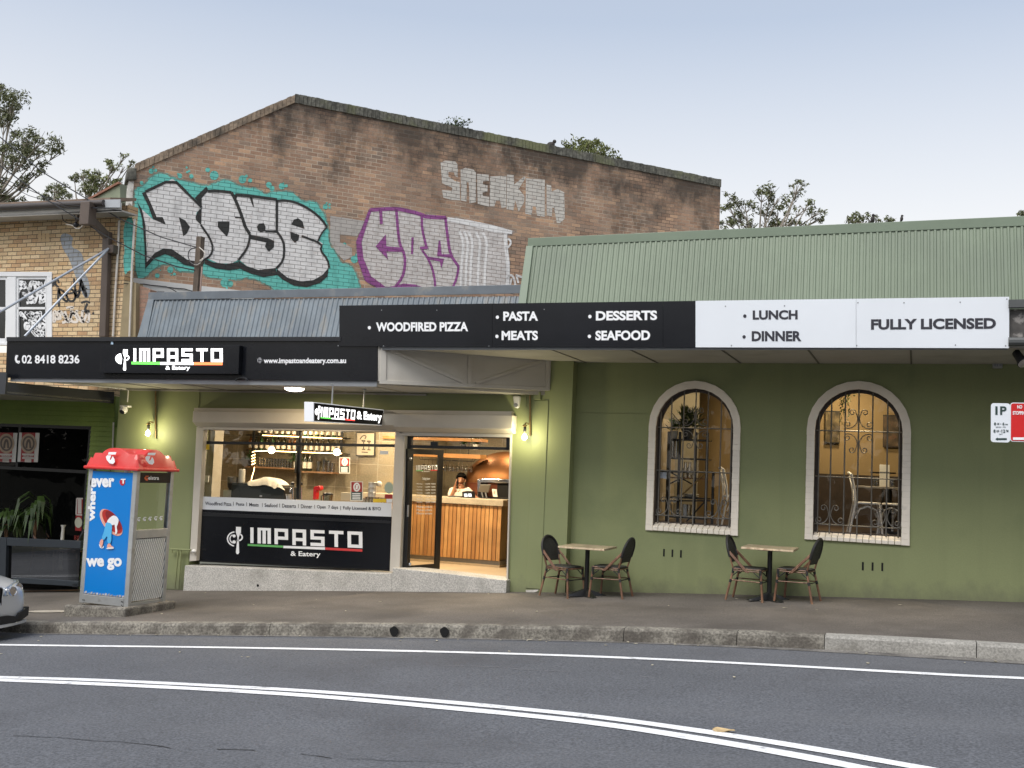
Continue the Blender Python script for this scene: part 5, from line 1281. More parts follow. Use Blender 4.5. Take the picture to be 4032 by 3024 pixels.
# posters on the glass
m_gold = mat('medal_bronze', (.38, .28, .19), .5, var=.12, vs=8); m_red = mat('poster_red', (.30, .02, .02), .5, var=.1)
def poster(name, label, cx, w_, word):
    pY = LY - .012; c = planeY(pY); x0, x1 = cx - w_, cx + w_
    t = thing(name, label, 'poster', c(D3(cx, 1405)))
    mb = MB(); mb.prism([c(D3(*p)) for p in ((x0 + 8, 898), (x1 + 6, 905), (x1 - 26, 1415), (x0 - 24, 1408))], (0, .004, 0)); mb.build('sheet', mat('poster_paper', (.62, .61, .57), .6, var=.05), t)
    c2_ = planeY(pY - .004); mb = MB(); s = w_ * .33
    shape(mb, [(cx - w_ + 56, 900), (cx + w_ - 66, 904), (cx + w_ - 96, 1412), (cx - w_ + 30, 1406)], c2_, D3); mb.build('red_band', m_red, t)
    c3 = planeY(pY - .008); mb = MB(); disc(mb, cx - 8, 1090, 137, 172, c3, D3, 28); md = mb.build('medal', m_gold, t)
    c4 = planeY(pY - .011); mb = MB(); stroke(mb, [(cx - 8 + 92 * math.cos(a * .2618), 1090 + 118 * math.sin(a * .2618)) for a in range(25)], 7, c4, D3)
    stroke(mb, smoothpts([(cx - 45, 1170), (cx - 40, 1090), (cx - 5, 1010), (cx + 20, 1080), (cx + 25, 1170)]), 8, c4, D3); mb.build('engraving', m_brown, md)
    mb = MB(); textq(mb, word, c4, D3, cx - 95, 1290, cx + 70, 1330, .03, 4); stroke(mb, [(cx - 120, 1278), (cx + 100, 1282)], 7, c4, D3); stroke(mb, [(cx - 120, 1340), (cx + 95, 1346)], 7, c4, D3); stroke(mb, [(cx - 60, 1362), (cx + 40, 1364)], 12, c4, D3); stroke(mb, [(cx - 75, 1388), (cx + 40, 1392)], 12, c4, D3); mb.build('lettering', mat('poster_ink', (.55, .5, .45), .6), t)
poster('award_poster', 'finalist award poster with bronze medal on red, right of the dark window bar', 505, 178, 'FINALIST')
poster('award_poster', 'winner award poster with bronze medal on red, at the left edge of the photo', 118, 178, 'WINNER')
# opening-hours card, round badge and BYO lettering near the phone box
c = planeY(LY - .01)
t = thing('price_card', 'narrow red card with white lines behind the phone box', 'sign', c(D4(940, 232))); mb = MB(); shape(mb, [(912, 35), (985, 38), (975, 236), (903, 230)], c, D4); mb.build('sheet', m_red, t)
mb = MB(); cc = planeY(LY - .014)
for y in range(60, 225, 24): stroke(mb, [(924, y), (968, y + 1)], 9, cc, D4)
for q in (((912, 38), (904, 230)), ((904, 231), (975, 234)), ((912, 38), (985, 40))): stroke(mb, q, 5, cc, D4)
mb.build('lettering', MATS['poster_ink'], t)
t = thing('round_badge', 'pale round badge on a red sticker beneath the red card', 'sticker', c(D4(930, 425))); mb = MB(); shape(mb, [(900, 240), (975, 240), (965, 425), (893, 420)], planeY(LY - .008), D4); mb.build('backing', m_red, t); mb = MB(); disc(mb, 932, 325, 44, 64, cc, D4); mb.build('badge', mat('badge_green', (.45, .45, .35), .6, var=.1), t)
mb = MB(); textq(mb, 'BYO', cc, D4, 882, 478, 985, 525, .0); mb.build('byo_lettering', mat('red_letter', (.35, .05, .035), .6), tag=('thin red BYO letters on the dark window beside the phone box', 'lettering'))
# barrier in front
bY = min(onF(D4(500, 1085)).y, 15.35)
m_rail = mat('slate_rail', (.022, .029, .037), .45, var=.12)
t = thing('street_barrier', 'dark slate barrier with wide top rail in front of the left shop', 'barrier', (onY(D4(500, 1070), bY).x, bY, -.8)); bc = planeY(bY)
mb = MB(); mb.prism([bc(D4(*p)) for p in ((-300, 490), (78, 505), (960, 545), (955, 632), (76, 598), (-300, 580))], (0, .12, 0)); mb.build('top_rail', m_rail, t, bev=.006)
mb = MB(); mb.prism([bc(D4(*p)) for p in ((150, 978), (930, 1022), (925, 1085), (140, 1040))], (0, .12, 0)); mb.build('bottom_rail', m_rail, t, bev=.006)
mb = MB(); mb.prism([planeY(bY - .01)(D4(*p)) for p in ((0, 500), (76, 505), (62, 1010), (-10, 1000))], (0, .14, 0)); mb.build('post', m_rail, t, bev=.006)
mb = MB(); mb.prism([bc(D4(*p)) for p in ((855, 1052), (920, 1050), (915, 1092), (855, 1090))], (0, .2, 0)); mb.build('foot', m_black, t)
mb = MB(); mb.poly([planeY(bY + .06)(D4(*p)) for p in ((78, 590), (955, 632), (930, 1022), (70, 980))]); mb.build('glass_panel', glassm('barrier_glass', (.10, .105, .11), .25, .0, .0), t)
# ------------------------------------------------------------------ phone booth
Bc = onF(C6(560, 1612)); 
BX, BY = Bc.x - .10, Bc.y + .10              # near right corner of the cabin
bzg = fz(BX, BY); pz = bzg + .11
bf, bs = planeY(BY), (lambda q: onX(q, BX))
bxl = onY(C6(140, 1400), BY).x; byr = onX(C6(895, 1400), BX).y
bzt = onY(C6(590, 340), BY).z
bw_, bd_ = BX - bxl, byr - BY
PBt = thing('phone_booth', 'public phone booth with a red roof and blue poster standing on a concrete slab', 'phone booth', (BX - bw_ / 2, BY + bd_ / 2, bzg))
mb = MB(); mb.prism([(bxl - .16, BY - .12, bzg - .25), (BX + .06, BY - .12, bzg - .2), (BX + .10, byr + .12, bzg - .2), (bxl - .16, byr + .12, bzg - .3)], (0, 0, pz - bzg + .22)); mb.build('slab', m_kerb, PBt, bev=.03)
m_boothal = mat('booth_aluminium', (.50, .51, .50), .42, metal=.6, var=.1, vs=5, stain=((.22, .2, .17), .6, 5, .56, .7))
mb = MB(); t = .075
for x0, y0 in ((bxl, BY), (BX - t, BY), (BX - t, byr - t), (bxl, byr - t)): mb.box(x0, x0 + t, y0, y0 + t, pz + .02, bzt)
pts_ = mb; mb = MB()
for x0, y0, sx, sy in ((bxl, BY, 1, 1), (BX, BY, -1, 1), (BX, byr, -1, -1), (bxl, byr, 1, -1)):
    m1 = MB(); m1.box(min(x0, x0 + sx * t), max(x0, x0 + sx * t), min(y0, y0 + sy * t), max(y0, y0 + sy * t), pz, bzt); m1.build('corner_post', m_boothal, PBt, bev=.008)
zk = onY(C6(350, 1425), BY).z; zk2 = onX(C6(730, 1460), BX).z
mb = MB(); mb.box(bxl + t, BX - t, BY - .006, BY + .03, pz + .01, zk - .01); mb.build('kick_plate', m_boothal, PBt, bev=.004)
mb = MB()
for x, y in ((168, 1465), (180, 1466), (166, 1503), (182, 1505), (505, 1480), (515, 1483), (505, 1510), (514, 1520)): disc(mb, x, y, 5, 5, planeY(BY - .012), C6, 8)
mb.build('screw_mark', MATS['hole_dark'], PBt)
# poster on the street side
m_blue = mat('poster_blue', (.003, .19, .58), .35, var=.03, vs=1)
mb = MB(); mb.box(bxl + t, BX - t, BY + .004, BY + .03, zk, bzt - .03); po = mb.build('poster', m_blue, PBt)
mb = MB(); rn = random.Random(2)
for i in range(14):
    x = bxl + t + (bw_ - 2 * t) * (i + .2) / 14; mb.poly([(x, BY + .0005, zk + .0), (x + .04, BY + .0005, zk + .0), (x + .045, BY + .0005, zk + rn.uniform(.012, .04)), (x + .01, BY + .0005, zk + rn.uniform(.01, .035))])
mb.build('torn_edge', mat('torn_paper', (.4, .4, .42), .8, var=.6, vs=30), po)
b1 = planeY(BY + .0); b2 = planeY(BY - .003); b3 = planeY(BY - .006)
def word(s_, x0, y0, x1, y1, m, par, b_=.045, cast=b1, Z=C6, dy=0, nm='lettering'):
    mb = MB(); textq(mb, s_, cast, Z, x0, y0, x1, y1, b_, dy); return mb.build(nm, m, par)
word('ever', 232, 404, 443, 484, m_vinylw, po)
mb = MB(); cst = b1; text(mb, 'wher', cst(C6(272, 782)), cst(C6(284, 486)), cst(C6(208, 780)), .045); mb.build('lettering', m_vinylw, po)
word('we go', 196, 1100, 508, 1205, m_vinylw, po)
mb = MB(); disc(mb, 513, 438, 24, 30, b1, C6, 20); mb.build('emblem', mat('emblem_red', (.50, .02, .03), .5), po)
word('T', 499, 410, 541, 452, m_vinylw, po, .05, b2)
# figure climbing into a red hole
m_pink, m_hole, m_hol2 = mat('print_pink', (.75, .36, .27), .5, var=.03), mat('print_red', (.42, .02, .015), .5), mat('print_dark_red', (.22, .008, .01), .5)
m_jean, m_shirt = mat('print_jeans', (.08, .42, .74), .5, var=.03), mat('print_white', (.80, .80, .80), .5)
def ell(cx, cy, a, b, ang, n=30): return [(cx + a * math.cos(u) * math.cos(ang) - b * math.sin(u) * math.sin(ang), cy + a * math.cos(u) * math.sin(ang) + b * math.sin(u) * math.cos(ang)) for u in [2 * math.pi * k / n for k in range(n)]]
for nm, pts, mt, ct in (('print', ell(415, 790, 138, 68, .92), m_pink, b1), ('print', ell(424, 782, 124, 57, .92), m_hole, b2), ('print', ell(434, 772, 100, 40, .92), m_hol2, b3)):
    mb = MB(); shape(mb, pts, ct, C6); mb.build(nm, mt, po)
b4, b5 = planeY(BY - .009), planeY(BY - .012)
for pts, mt, ct in (([(375, 785), (395, 755), (430, 728), (462, 735), (482, 765), (475, 800), (462, 830), (470, 865), (462, 892), (448, 890), (452, 860), (444, 800), (432, 818), (400, 800)], m_shirt, b4), ([(372, 785), (418, 800), (424, 830), (418, 880), (416, 972), (380, 972), (382, 900), (352, 948), (330, 925), (350, 880), (362, 820)], m_jean, b5),
                    ([(334, 930), (348, 942), (342, 985), (330, 1012), (312, 975), (318, 952)], m_pink, b4), ([(386, 972), (408, 972), (412, 990), (438, 1005), (436, 1014), (374, 1014)], m_pink, b4), ([(312, 975), (330, 1012), (340, 1008), (348, 990), (352, 1012), (322, 1016), (308, 985)], m_shirt, b5), ([(372, 1010), (438, 1006), (438, 1020), (374, 1022)], m_shirt, b5)):
    mb = MB(); shape(mb, pts, ct, C6, 1); mb.build('print', mt, po)
# side: top sign band, glass, rail, louvre panel
zq1, zq2, zq3 = onX(C6(770, 446), BX).z, onX(C6(755, 850), BX).z, onX(C6(750, 925), BX).z
ys0, ys1 = BY + t, byr - t
mb = MB(); mb.box(BX - .03, BX - .004, ys0, ys1, zq1, bzt - .02); sb = mb.build('sign_band', mat('sign_black', (.012, .010, .012), .3), PBt)
sx = lambda q: onX(q, BX - .001)
mb = MB(); text(mb, 'elstra', sx(C6(738, 418)), sx(C6(832, 419)), sx(C6(738, 385)), .02); mb.build('lettering', m_vinylw, sb)
def tmark(mb, cast, Z, x, y, s):
    shape(mb, [(x - .18 * s, y - .5 * s), (x + .5 * s, y - .5 * s), (x + .42 * s, y - .28 * s), (x - .26 * s, y - .28 * s)], cast, Z)
    shape(mb, [(x + .02 * s, y - .2 * s), (x - .1 * s, y + .2 * s), (x + .02 * s, y + .16 * s), (x + .17 * s, y - .14 * s), (x + .32 * s, y + .1 * s), (x + .36 * s, y + .38 * s), (x + .2 * s, y + .56 * s), (x - .1 * s, y + .5 * s), (x - .36 * s, y + .2 * s), (x - .44 * s, y - .08 * s), (x - .3 * s, y - .22 * s)], cast, Z)
mb = MB(); tmark(mb, sx, C6, 722, 404, 42); mb.build('emblem', mat('emblem_orange', (.62, .12, .04), .5), sb)
mb = MB(); mb.poly([(BX - .02, ys0, zq2), (BX - .02, ys1, zq2), (BX - .02, ys1, zq1), (BX - .02, ys0, zq1)]); sg = mb.build('side_glass', glassm('booth_glass', (.86, .88, .84), 1.3, .0, .03), PBt)
sx2 = lambda q: onX(q, BX - .016); mb = MB()
for k_, x in enumerate((655, 705, 753, 802, 849)): 
    m1 = MB(); tmark(m1, sx2, C6, x, 762 - k_ * 2.5, 34); m1.build('emblem', m_vinylw, sg)
mb = MB(); mb.box(BX - .05, BX, ys0, ys1, zq3, zq2); mb.build('mid_rail', m_boothal, PBt, bev=.006)
mb = MB(); mb.box(BX - .05, BX - .01, ys0, ys1, pz, zk2 - .02); mb.build('kick_plate', m_boothal, PBt, bev=.004)
mb = MB(); nl = 24; zb_, zt_ = zk2, zq3 - .01; sk = .30; wdt = ys1 - ys0
for i in range(-6, 17):
    y0 = ys0 + wdt * i / 16; 
    a = (y0, zb_); b = (y0 + sk * .9, zt_)
    # clip to panel
    ya, za, yb, zb2 = a[0], a[1], b[0], b[1]; sl = (zb2 - za) / (yb - ya)
    if ya < ys0: za += (ys0 - ya) * sl; ya = ys0
    if yb > ys1: zb2 -= (yb - ys1) * sl; yb = ys1
    if ya >= ys1 - .01 or yb <= ys0 + .02: continue
    mb.bar((BX - .015, ya, za), (BX - .015, yb, zb2), .01, .022, up=(0, 1, 0))
mb.build('louvre_panel', mat('booth_white_slat', (.72, .72, .68), .5, var=.08), PBt)
mb = MB(); mb.box(BX - .09, BX - .08, ys0, ys1, zk2, zq3); mb.build('louvre_backing', mat('booth_dark', (.03, .032, .03), .7), PBt)
# far sides: plain glazed so the booth is whole from elsewhere
mb = MB(); mb.box(bxl + .01, bxl + .03, BY + t, byr - t, pz, zq2); mb.build('side_panel', m_boothal, PBt)
mb = MB(); ph = mat('phone_body', (.05, .05, .055), .4); mb.box(bxl + .05, bxl + .3, byr - .45, byr - .12, pz + .9, pz + 1.5); mb.build('telephone', ph, PBt, bev=.02)
# red roof
m_rroof = mat('red_fibreglass', (.60, .028, .022), .38, var=.06, vs=2, coat=.2, stain=((.62, .16, .13), .5, 1.6, .5, .7))
ov = .055; rx0, rx1, ry0, ry1 = bxl - ov, BX + ov, BY - ov, byr + ov; rz0 = bzt
hz = onY(C6(560, 318), BY - ov).z - rz0
ztop = onY(C6(430, 140), BY + .1).z; zsh = onY(C6(300, 188), BY + .05).z
mb = MB(); mb.box(rx0, rx1, ry0, ry1, rz0, rz0 + .045); mb.build('roof_rim', m_rroof, PBt, bev=.015)
def prof(u):
    # gable outline: low shoulder, round hump in the middle
    s = zsh - rz0; h = ztop - rz0
    if u < .10: return 0.04 + (s * .97) * (u / .10) ** .8
    if u < .25: return s + .008
    if u < .75: return s + (h - s) * math.sin(math.pi * (u - .25) / .5) ** .75
    if u < .90: return s + .008
    return 0.04 + (s * .97) * ((1 - u) / .10) ** .8
N = 24; mb = MB(); vs = []; fs = []
for j in range(N + 1):
    for i in range(N + 1):
        u, v = i / N, j / N; z = max(min(prof(u), prof(v)), 0)
        hh = min(prof(u), prof(v))
        # cross-vault: near a face keep that face's hump
        e_ = min(v, 1 - v); f2 = min(u, 1 - u)
        if u in (0, 1) or v in (0, 1): z = .04
        else: z = max(.05, max(min(prof(u), (zsh - rz0) * 1.0 if .0 else prof(u)) if e_ > .06 else 0, 0))
        inset = .0
        vs.append((rx0 + .03 + (rx1 - rx0 - .06) * u, ry0 + .03 + (ry1 - ry0 - .06) * v, rz0 + min(max(prof(u) if .07 < v < .93 else .04 + (prof(u) - .04) * min(1, min(v, 1 - v) / .07), prof(v) if .07 < u < .93 else .04 + (prof(v) - .04) * min(1, min(u, 1 - u) / .07)) if (.07 < v < .93 or .07 < u < .93) else .04 + (zsh - rz0) * min(1, min(u, 1 - u, v, 1 - v) / .07), ztop - rz0)))
for j in range(N):
    for i in range(N): a = j * (N + 1) + i; fs.append([a, a + 1, a + N + 2, a + N + 1])
mb.add(vs, fs); NORECALC.add('roof'); mb.build('roof', m_rroof, PBt, smooth=True)
mb = MB()
# white marks on the two visible roof faces, lifted just off the sloping shell
fcast = lambda q: onP(q, V((0, ry0 - .005, rz0)), V((0, -1, .1)).normalized()); tmark(mb, fcast, C6, 412, 226, 98); mb.build('emblem', m_vinylw, PBt)
mb = MB(); scast = lambda q: onP(q, V((rx1 + .005, 0, rz0)), V((1, 0, .1)).normalized()); tmark(mb, scast, C6, 755, 232, 98); mb.build('emblem', m_vinylw, PBt)

# ------------------------------------------------------------------ parked car
CAR = thing('parked_car', 'silver car parked at the kerb, only its nose at the left edge', 'car', (0, 0, 0))
m_car = mat('silver_car_paint', (.60, .61, .61), .3, metal=.35, var=.03, coat=.6)
m_tyre = mat('tyre_rubber', (.02, .02, .02), .8)
m_carg = mat('car_glass', (.015, .02, .022), .06, var=.1)
m_chrome = mat('chrome', (.6, .6, .62), .15, metal=1, var=.05)
# x backwards from the nose, half width, bottom, top of the wing line, crown of the bonnet
S = [(0.00, .60, .30, .66, .70), (.05, .72, .24, .70, .74), (.16, .82, .22, .74, .80), (.34, .88, .21, .79, .86), (.7, .905, .21, .84, .92), (1.15, .91, .21, .88, .975), (1.5, .91, .21, .91, 1.0), (2.2, .91, .22, .94, 1.0), (3.2, .91, .22, .97, 1.02), (3.9, .89, .24, .99, 1.06), (4.35, .84, .28, .97, 1.03), (4.55, .74, .34, .9, .95)]
def sect(x, w_, b, s, c):
    return [(x, 0, b), (x, w_ * .82, b), (x, w_ * .97, b + .08), (x, w_, (b + s) / 2), (x, w_ * .97, s - .06), (x, w_ * .88, s), (x, w_ * .5, c - .015), (x, 0, c)]
mb = MB(); rows = []
for q in S:
    h_ = sect(*q); rows.append(h_ + [(p[0], -p[1], p[2]) for p in h_[-2:0:-1]])
k = len(rows[0]); mb.add([p for r_ in rows for p in r_], [[i * k + j, i * k + (j + 1) % k, (i + 1) * k + (j + 1) % k, (i + 1) * k + j] for i in range(len(rows) - 1) for j in range(k)] + [list(range(k)), [(len(rows) - 1) * k + j for j in range(k)]])
def carpart(mb, name, m, par=None, **kw):
    WL.setdefault(CAR.name, V((0, 0, 0))); return mb.build(name, m, par or CAR, **kw)
cb = carpart(mb, 'body', m_car, smooth=True)
md = cb.modifiers.new('ss', 'SUBSURF'); md.levels = 2; md.render_levels = 2; cb.modifiers.remove(cb.modifiers['es'])
mb = MB(); G = [(1.45, .70, .93, .96), (1.75, .66, .95, 1.18), (2.15, .60, .96, 1.40), (2.7, .58, .97, 1.47), (3.4, .57, .98, 1.42), (4.0, .58, 1.0, 1.15), (4.25, .6, 1.0, 1.03)]
rows = [[(x, w_ * 1.18, b), (x, w_ * 1.05, (b + t_) / 2), (x, w_, t_ - .04), (x, w_ * .7, t_), (x, -w_ * .7, t_), (x, -w_, t_ - .04), (x, -w_ * 1.05, (b + t_) / 2), (x, -w_ * 1.18, b)] for x, w_, b, t_ in G]
k = 8; mb.add([p for r_ in rows for p in r_], [[i * k + j, i * k + j + 1, (i + 1) * k + j + 1, (i + 1) * k + j] for i in range(len(G) - 1) for j in range(k - 1)]); carpart(mb, 'windscreen_and_windows', m_carg, smooth=True)
mb = MB(); mb.add([(x, y * w_, t_ + .012) for x, w_, b, t_ in G[2:5] for y in (-.72, .72)], [[0, 1, 3, 2], [2, 3, 5, 4]]); carpart(mb, 'roof_panel', m_car)
for sx_ in (.82, 3.65):
    for sy in (-1, 1):
        mb = MB(); c = (sx_, sy * .80, .325); mb.lathe([(.22, -.11), (.30, -.11), (.325, -.08), (.325, .08), (.30, .11), (.22, .11)], c, 24, (0, sy, 0)); wv = carpart(mb, 'wheel', m_tyre, smooth=True)
        mb = MB(); mb.lathe([(.20, .10), (.225, .118), (.05, .10), (.04, .115)], c, 10, (0, sy, 0)); carpart(mb, 'rim', m_chrome, wv)
for sy in (-1, 1):
    # kidney grille, slats, headlight, intake, lip
    zs = lambda y: -.015 + .12 * (abs(y) / .6) ** 2
    K_ = [(.02, .50), (.03, .68), (.06, .72), (.25, .725), (.30, .69), (.28, .55), (.24, .475), (.06, .46)]
    mb = MB(); mb.prism([(zs(y) - .03, sy * y, z) for y, z in K_], (.08, 0, 0)); kg = carpart(mb, 'grille', m_black, bev=.012)
    mb = MB()
    for i in range(7): y = .05 + .21 * i / 6; mb.bar((zs(y) - .034, sy * y, .49), (zs(y) - .030, sy * (y + .012), .70), .008, .02, up=(1, 0, 0))
    carpart(mb, 'grille_slats', m_blackm, kg)
    mb = MB(); mb.tube([(zs(y) - .032, sy * y, z) for y, z in K_ + K_[:1]], .008, 6); carpart(mb, 'grille_surround', m_car, kg)
    H_ = [(.0, .32, .60), (.02, .34, .70), (.10, .52, .735), (.22, .70, .765), (.33, .83, .77), (.31, .84, .70), (.17, .72, .62), (.07, .55, .575)]
    mb = MB(); mb.prism([(x - .02, sy * y, z) for x, y, z in H_], (.1, sy * -.03, 0)); hl = carpart(mb, 'headlight', mat('headlight_lens', (.30, .33, .36), .08, var=.4, vs=14, coat=1), bev=.012)
    for y, x, z in ((.47, .035, .65), (.63, .11, .68)):
        mb = MB(); mb.lathe([(.05, -.025), (.062, -.03), (.062, -.006), (.03, -.004)], (x - .01, sy * y, z), 16, (1, 0, 0)); carpart(mb, 'lamp_ring', m_chrome, hl)
    I_ = [(.02, .58, .36), (.07, .78, .42), (.10, .80, .30), (.04, .60, .245), (.02, .52, .26)]
    mb = MB(); mb.prism([(x - .035, sy * y, z) for x, y, z in I_], (.08, 0, 0)); carpart(mb, 'air_intake', m_blackm)
mb = MB(); mb.prism([(-.03, y, z) for y, z in ((-.5, .24), (.5, .24), (.56, .31), (.40, .345), (-.40, .345), (-.56, .31))], (.06, 0, 0)); carpart(mb, 'lower_grille', m_black)
mb = MB(); pts = [(-.045 + .20 * (abs(y) / .82) ** 2.2, y, .215 + .015 * abs(y)) for y in [-.80 + .1 * i for i in range(17)]]
for a, b in zip(pts, pts[1:]): mb.bar(a, b, .07, .035)
carpart(mb, 'front_lip', m_car)
mb = MB(); mb.box(-.06, -.045, -.19, .19, .385, .475); np_ = carpart(mb, 'number_plate', m_whites, bev=.004)
mb = MB(); text(mb, 'CK-90P', (-.064, .165, .40), (-.064, -.165, .40), (-.064, .165, .462), .02); carpart(mb, 'lettering', m_vinylk, np_)
mb = MB(); mb.lathe([(.04, -.05), (.045, -.04), (.045, -.02)], (.03, 0, .745), 16, (1, 0, -.5)); carpart(mb, 'badge', m_chrome)
cq = onR(D4(338, 1455)); ca = rad(180 + 4)
CAR_rot = math.pi
CAR.rotation_euler = (0, rad(2.5), rad(178))
_yc = kY(-16) - .16; _xc = onY(D4(348, 1250), _yc).x; CAR.location = (_xc + .16, _yc - .91, rz(_xc) - .02)

# ------------------------------------------------------------------ cafe tables and chairs
m_rat = mat('bamboo_tube', (.155, .078, .045), .42, var=.3, vs=14, streak=((.40, .24, .14), .6, (20, 20, 4)))
m_weave = mat('dark_weave', (.030, .030, .026), .7, var=.2, vs=12, spk=.5, ss=130, bump=.5, bs=160)
m_joint = mat('black_binding', (.014, .014, .014), .6)
def make_chair():
    t = thing('cafe_chair', '-', 'chair', (0, 0, 0), 'black and bamboo cafe chairs on the footpath')
    def tb(name, lst, r=.0125, m=m_rat, par=t):
        mb = MB()
        for pts in lst: mb.tube(pts, r, 8)
        return mb.build(name, m, par, smooth=True)
    hw, sz = .205, .435
    mb = MB(); n = 20; pts = []
    for k in range(n):
        a = 2 * math.pi * k / n; c, s = math.cos(a), math.sin(a); e_ = .45
        pts.append((.215 * math.copysign(abs(c) ** e_, c), (hw + .012 - (.02 if c < 0 else 0)) * math.copysign(abs(s) ** e_, s), sz))
    mb.prism(pts, (0, 0, .026)); mb.build('seat', m_weave, t, bev=.01)
    for sy in (-1, 1):
        tb('seat_rail', [[(-.19, sy * (hw - .02), sz - .02), (.205, sy * hw, sz - .02)], [(-.19, sy * (hw - .02), sz + .006), (.205, sy * (hw + .006), sz + .006)]], .0095)
    tb('seat_rail', [[(.21, -hw, sz - .008), (.21, hw, sz - .008)], [(-.2, -hw + .02, sz - .012), (-.2, hw - .02, sz - .012)]], .011)
    for sy in (-1, 1):
        lg = tb('leg', [[(.195, sy * hw, sz), (.235, sy * (hw + .022), 0)]], .0165); tb('binding', [[(.193, sy * hw, sz + .01), (.2, sy * (hw + .003), sz - .10)], [(.207, sy * (hw + .007), .295), (.209, sy * (hw + .008), .25)]], .019, m_joint, lg)
        lg = tb('leg', [[(-.19, sy * (hw - .03), sz), (-.285, sy * (hw + .005), 0)]], .0165); tb('binding', [[(-.19, sy * (hw - .03), sz + .015), (-.20, sy * (hw - .026), sz - .06)], [(-.222, sy * (hw - .02), .29), (-.232, sy * (hw - .016), .245)]], .019, m_joint, lg)
        tb('stretcher', [[(-.225, sy * (hw - .02), .28), (.208, sy * (hw + .006), .275)]], .008)
        tb('brace', [[(.2, sy * hw, .32), (.10, sy * hw, sz - .03)], [(-.215, sy * (hw - .02), .33), (-.12, sy * (hw - .015), sz - .03)]], .007, m_joint)
    tb('stretcher', [[(-.225, -(hw - .02), .27), (-.225, hw - .02, .27)], [(.208, -hw, .265), (.208, hw, .265)]], .008, m_joint)
    # round-topped back, leaning
    def bk(y, z): return (-.195 - (z - sz) * .28, y, z)
    arch = [bk(-hw + .03, sz + .06)] + [bk(-.20, .60)] + [bk(.205 * math.cos(a), .685 + .195 * math.sin(a)) for a in [math.pi - math.pi * k / 14 for k in range(15)]] + [bk(.20, .60), bk(hw - .03, sz + .06)]
    fr_ = tb('back_frame', [arch[1:-1]], .020, m_joint); 
    for sy in (-1, 1): tb('back_post', [[bk(sy * (hw - .03), sz - .01), bk(sy * .197, .62)]], .0125)
    mb = MB(); pp = [V(p) for p in arch[2:-2]]; pp = [V((p.x, p.y * .95, p.z)) for p in pp] + [V(bk(.185, .535)), V(bk(-.185, .535))]; mb.prism(pp, (-.008, 0, -.002)); mb.build('backrest', m_weave, t)
    tb('back_rail', [[bk(-.18, .53), bk(.18, .53)]], .009, m_joint)
    for sy in (-1, 1): tb('arm_strut', [[bk(sy * .20, .69), (.03, sy * (hw + .022), sz - .04)], [bk(sy * .205, .665), (.0, sy * (hw + .022), sz - .035)]], .012)
    return t
chair0 = make_chair()
def atchair(c, front_px, Z, Yg, rz_, label):
    pass
def tpos(Z, x, y, Y): p = onY(Z(x, y), Y); return p
TBL = []
m_top = mat('patchwork_timber', (.36, .29, .19), .5, var=.25, vs=3, streak=((.46, .40, .28), .7, (1.2, 9, 9)), stain=((.22, .17, .11), .6, 4, .5, .62))
m_edge = mat('table_edge', (.60, .48, .32), .5, var=.3, vs=14, stain=((.36, .22, .13), .6, 16, .5, .6))
def make_table(c, label):
    t = thing('cafe_table', label, 'table', c, 'timber topped cafe tables'); x, y, z = c; H_ = .715; w_ = .355
    mb = MB(); mb.box(x - w_, x + w_, y - w_, y + w_, z + H_ - .004, z + H_ + .022); tp = mb.build('tabletop', m_edge, t, bev=.004)
    mb = MB(); n = 7
    for i in range(n): mb.box(x - w_ + 2 * w_ * i / n + .001, x - w_ + 2 * w_ * (i + 1) / n - .001, y - w_ + .004, y + w_ - .004, z + H_ + .0225, z + H_ + .0255)
    mb.build('top_boards', m_top, tp)
    mb = MB(); mb.tube([(x, y, z + .06), (x, y, z + H_ - .004)], .034, 14); mb.box(x - .17, x + .17, y - .03, y + .03, z + H_ - .03, z + H_ - .006); mb.build('column', m_blackm, t, smooth=True)
    for k in range(4):
        a = rad(38 + 90 * k); d = V((math.cos(a), math.sin(a), 0)); s = V((-d.y, d.x, 0)); mb = MB(); prof_ = [(.02, .11, .05), (.10, .085, .05), (.2, .05, .055), (.29, .028, .06), (.33, .012, .045)]
        vs = []; fs = []
        for r_, h_, ww in prof_:
            o = V(c) + d * r_; vs += [o - s * ww, o - s * ww * .7 + V((0, 0, h_)), o + s * ww * .7 + V((0, 0, h_)), o + s * ww]
        for i in range(4): fs += [[i * 4 + j, i * 4 + j + 1, i * 4 + 5 + j, i * 4 + 4 + j] for j in range(3)] + [[i * 4 + 3, i * 4, i * 4 + 4, i * 4 + 7]]
        fs += [[0, 1, 2, 3], [16, 17, 18, 19]]; mb.add(vs, fs); mb.build('foot', m_blackm, t, smooth=True)
    return t
def tcentre(Z, xl, xr_, yb):
    Yf = 15.0; a, b = onY(Z(xl, yb), Yf), onY(Z(xr_, yb), Yf); x = (a.x + b.x) / 2; return (x, Yf + .355, (a.z + b.z) / 2 - .711)
c1 = tcentre(T1, 260, 1165, 430); c2 = tcentre(T2, 370, 1395, 465)
c1 = (c1[0], c1[1], fz(c1[0], c1[1]) + .0); c2 = (c2[0], c2[1], fz(c2[0], c2[1]) + .0)
make_table(c1, 'timber topped cafe table beside the green pillar, left one'); make_table(c2, 'timber topped cafe table between the two arched windows')
def seat(first, px_, Z, Y, head, label):
    p = onY(Z(*px_), Y); loc = (p.x, Y, fz(p.x, Y)); sl_ = .055
    if first: chair0.location = loc; chair0.rotation_euler = (0, 0, head); chair0['label'] = label; return chair0
    return dup(chair0, loc, head, label)
seat(True, (350, 1330), T1, 15.25, rad(-16), 'cafe chair with its back to the green pillar, left of the left table')
seat(False, (1300, 1330), T1, 15.3, rad(180 - 6), 'cafe chair on the right of the left table, seen from behind')
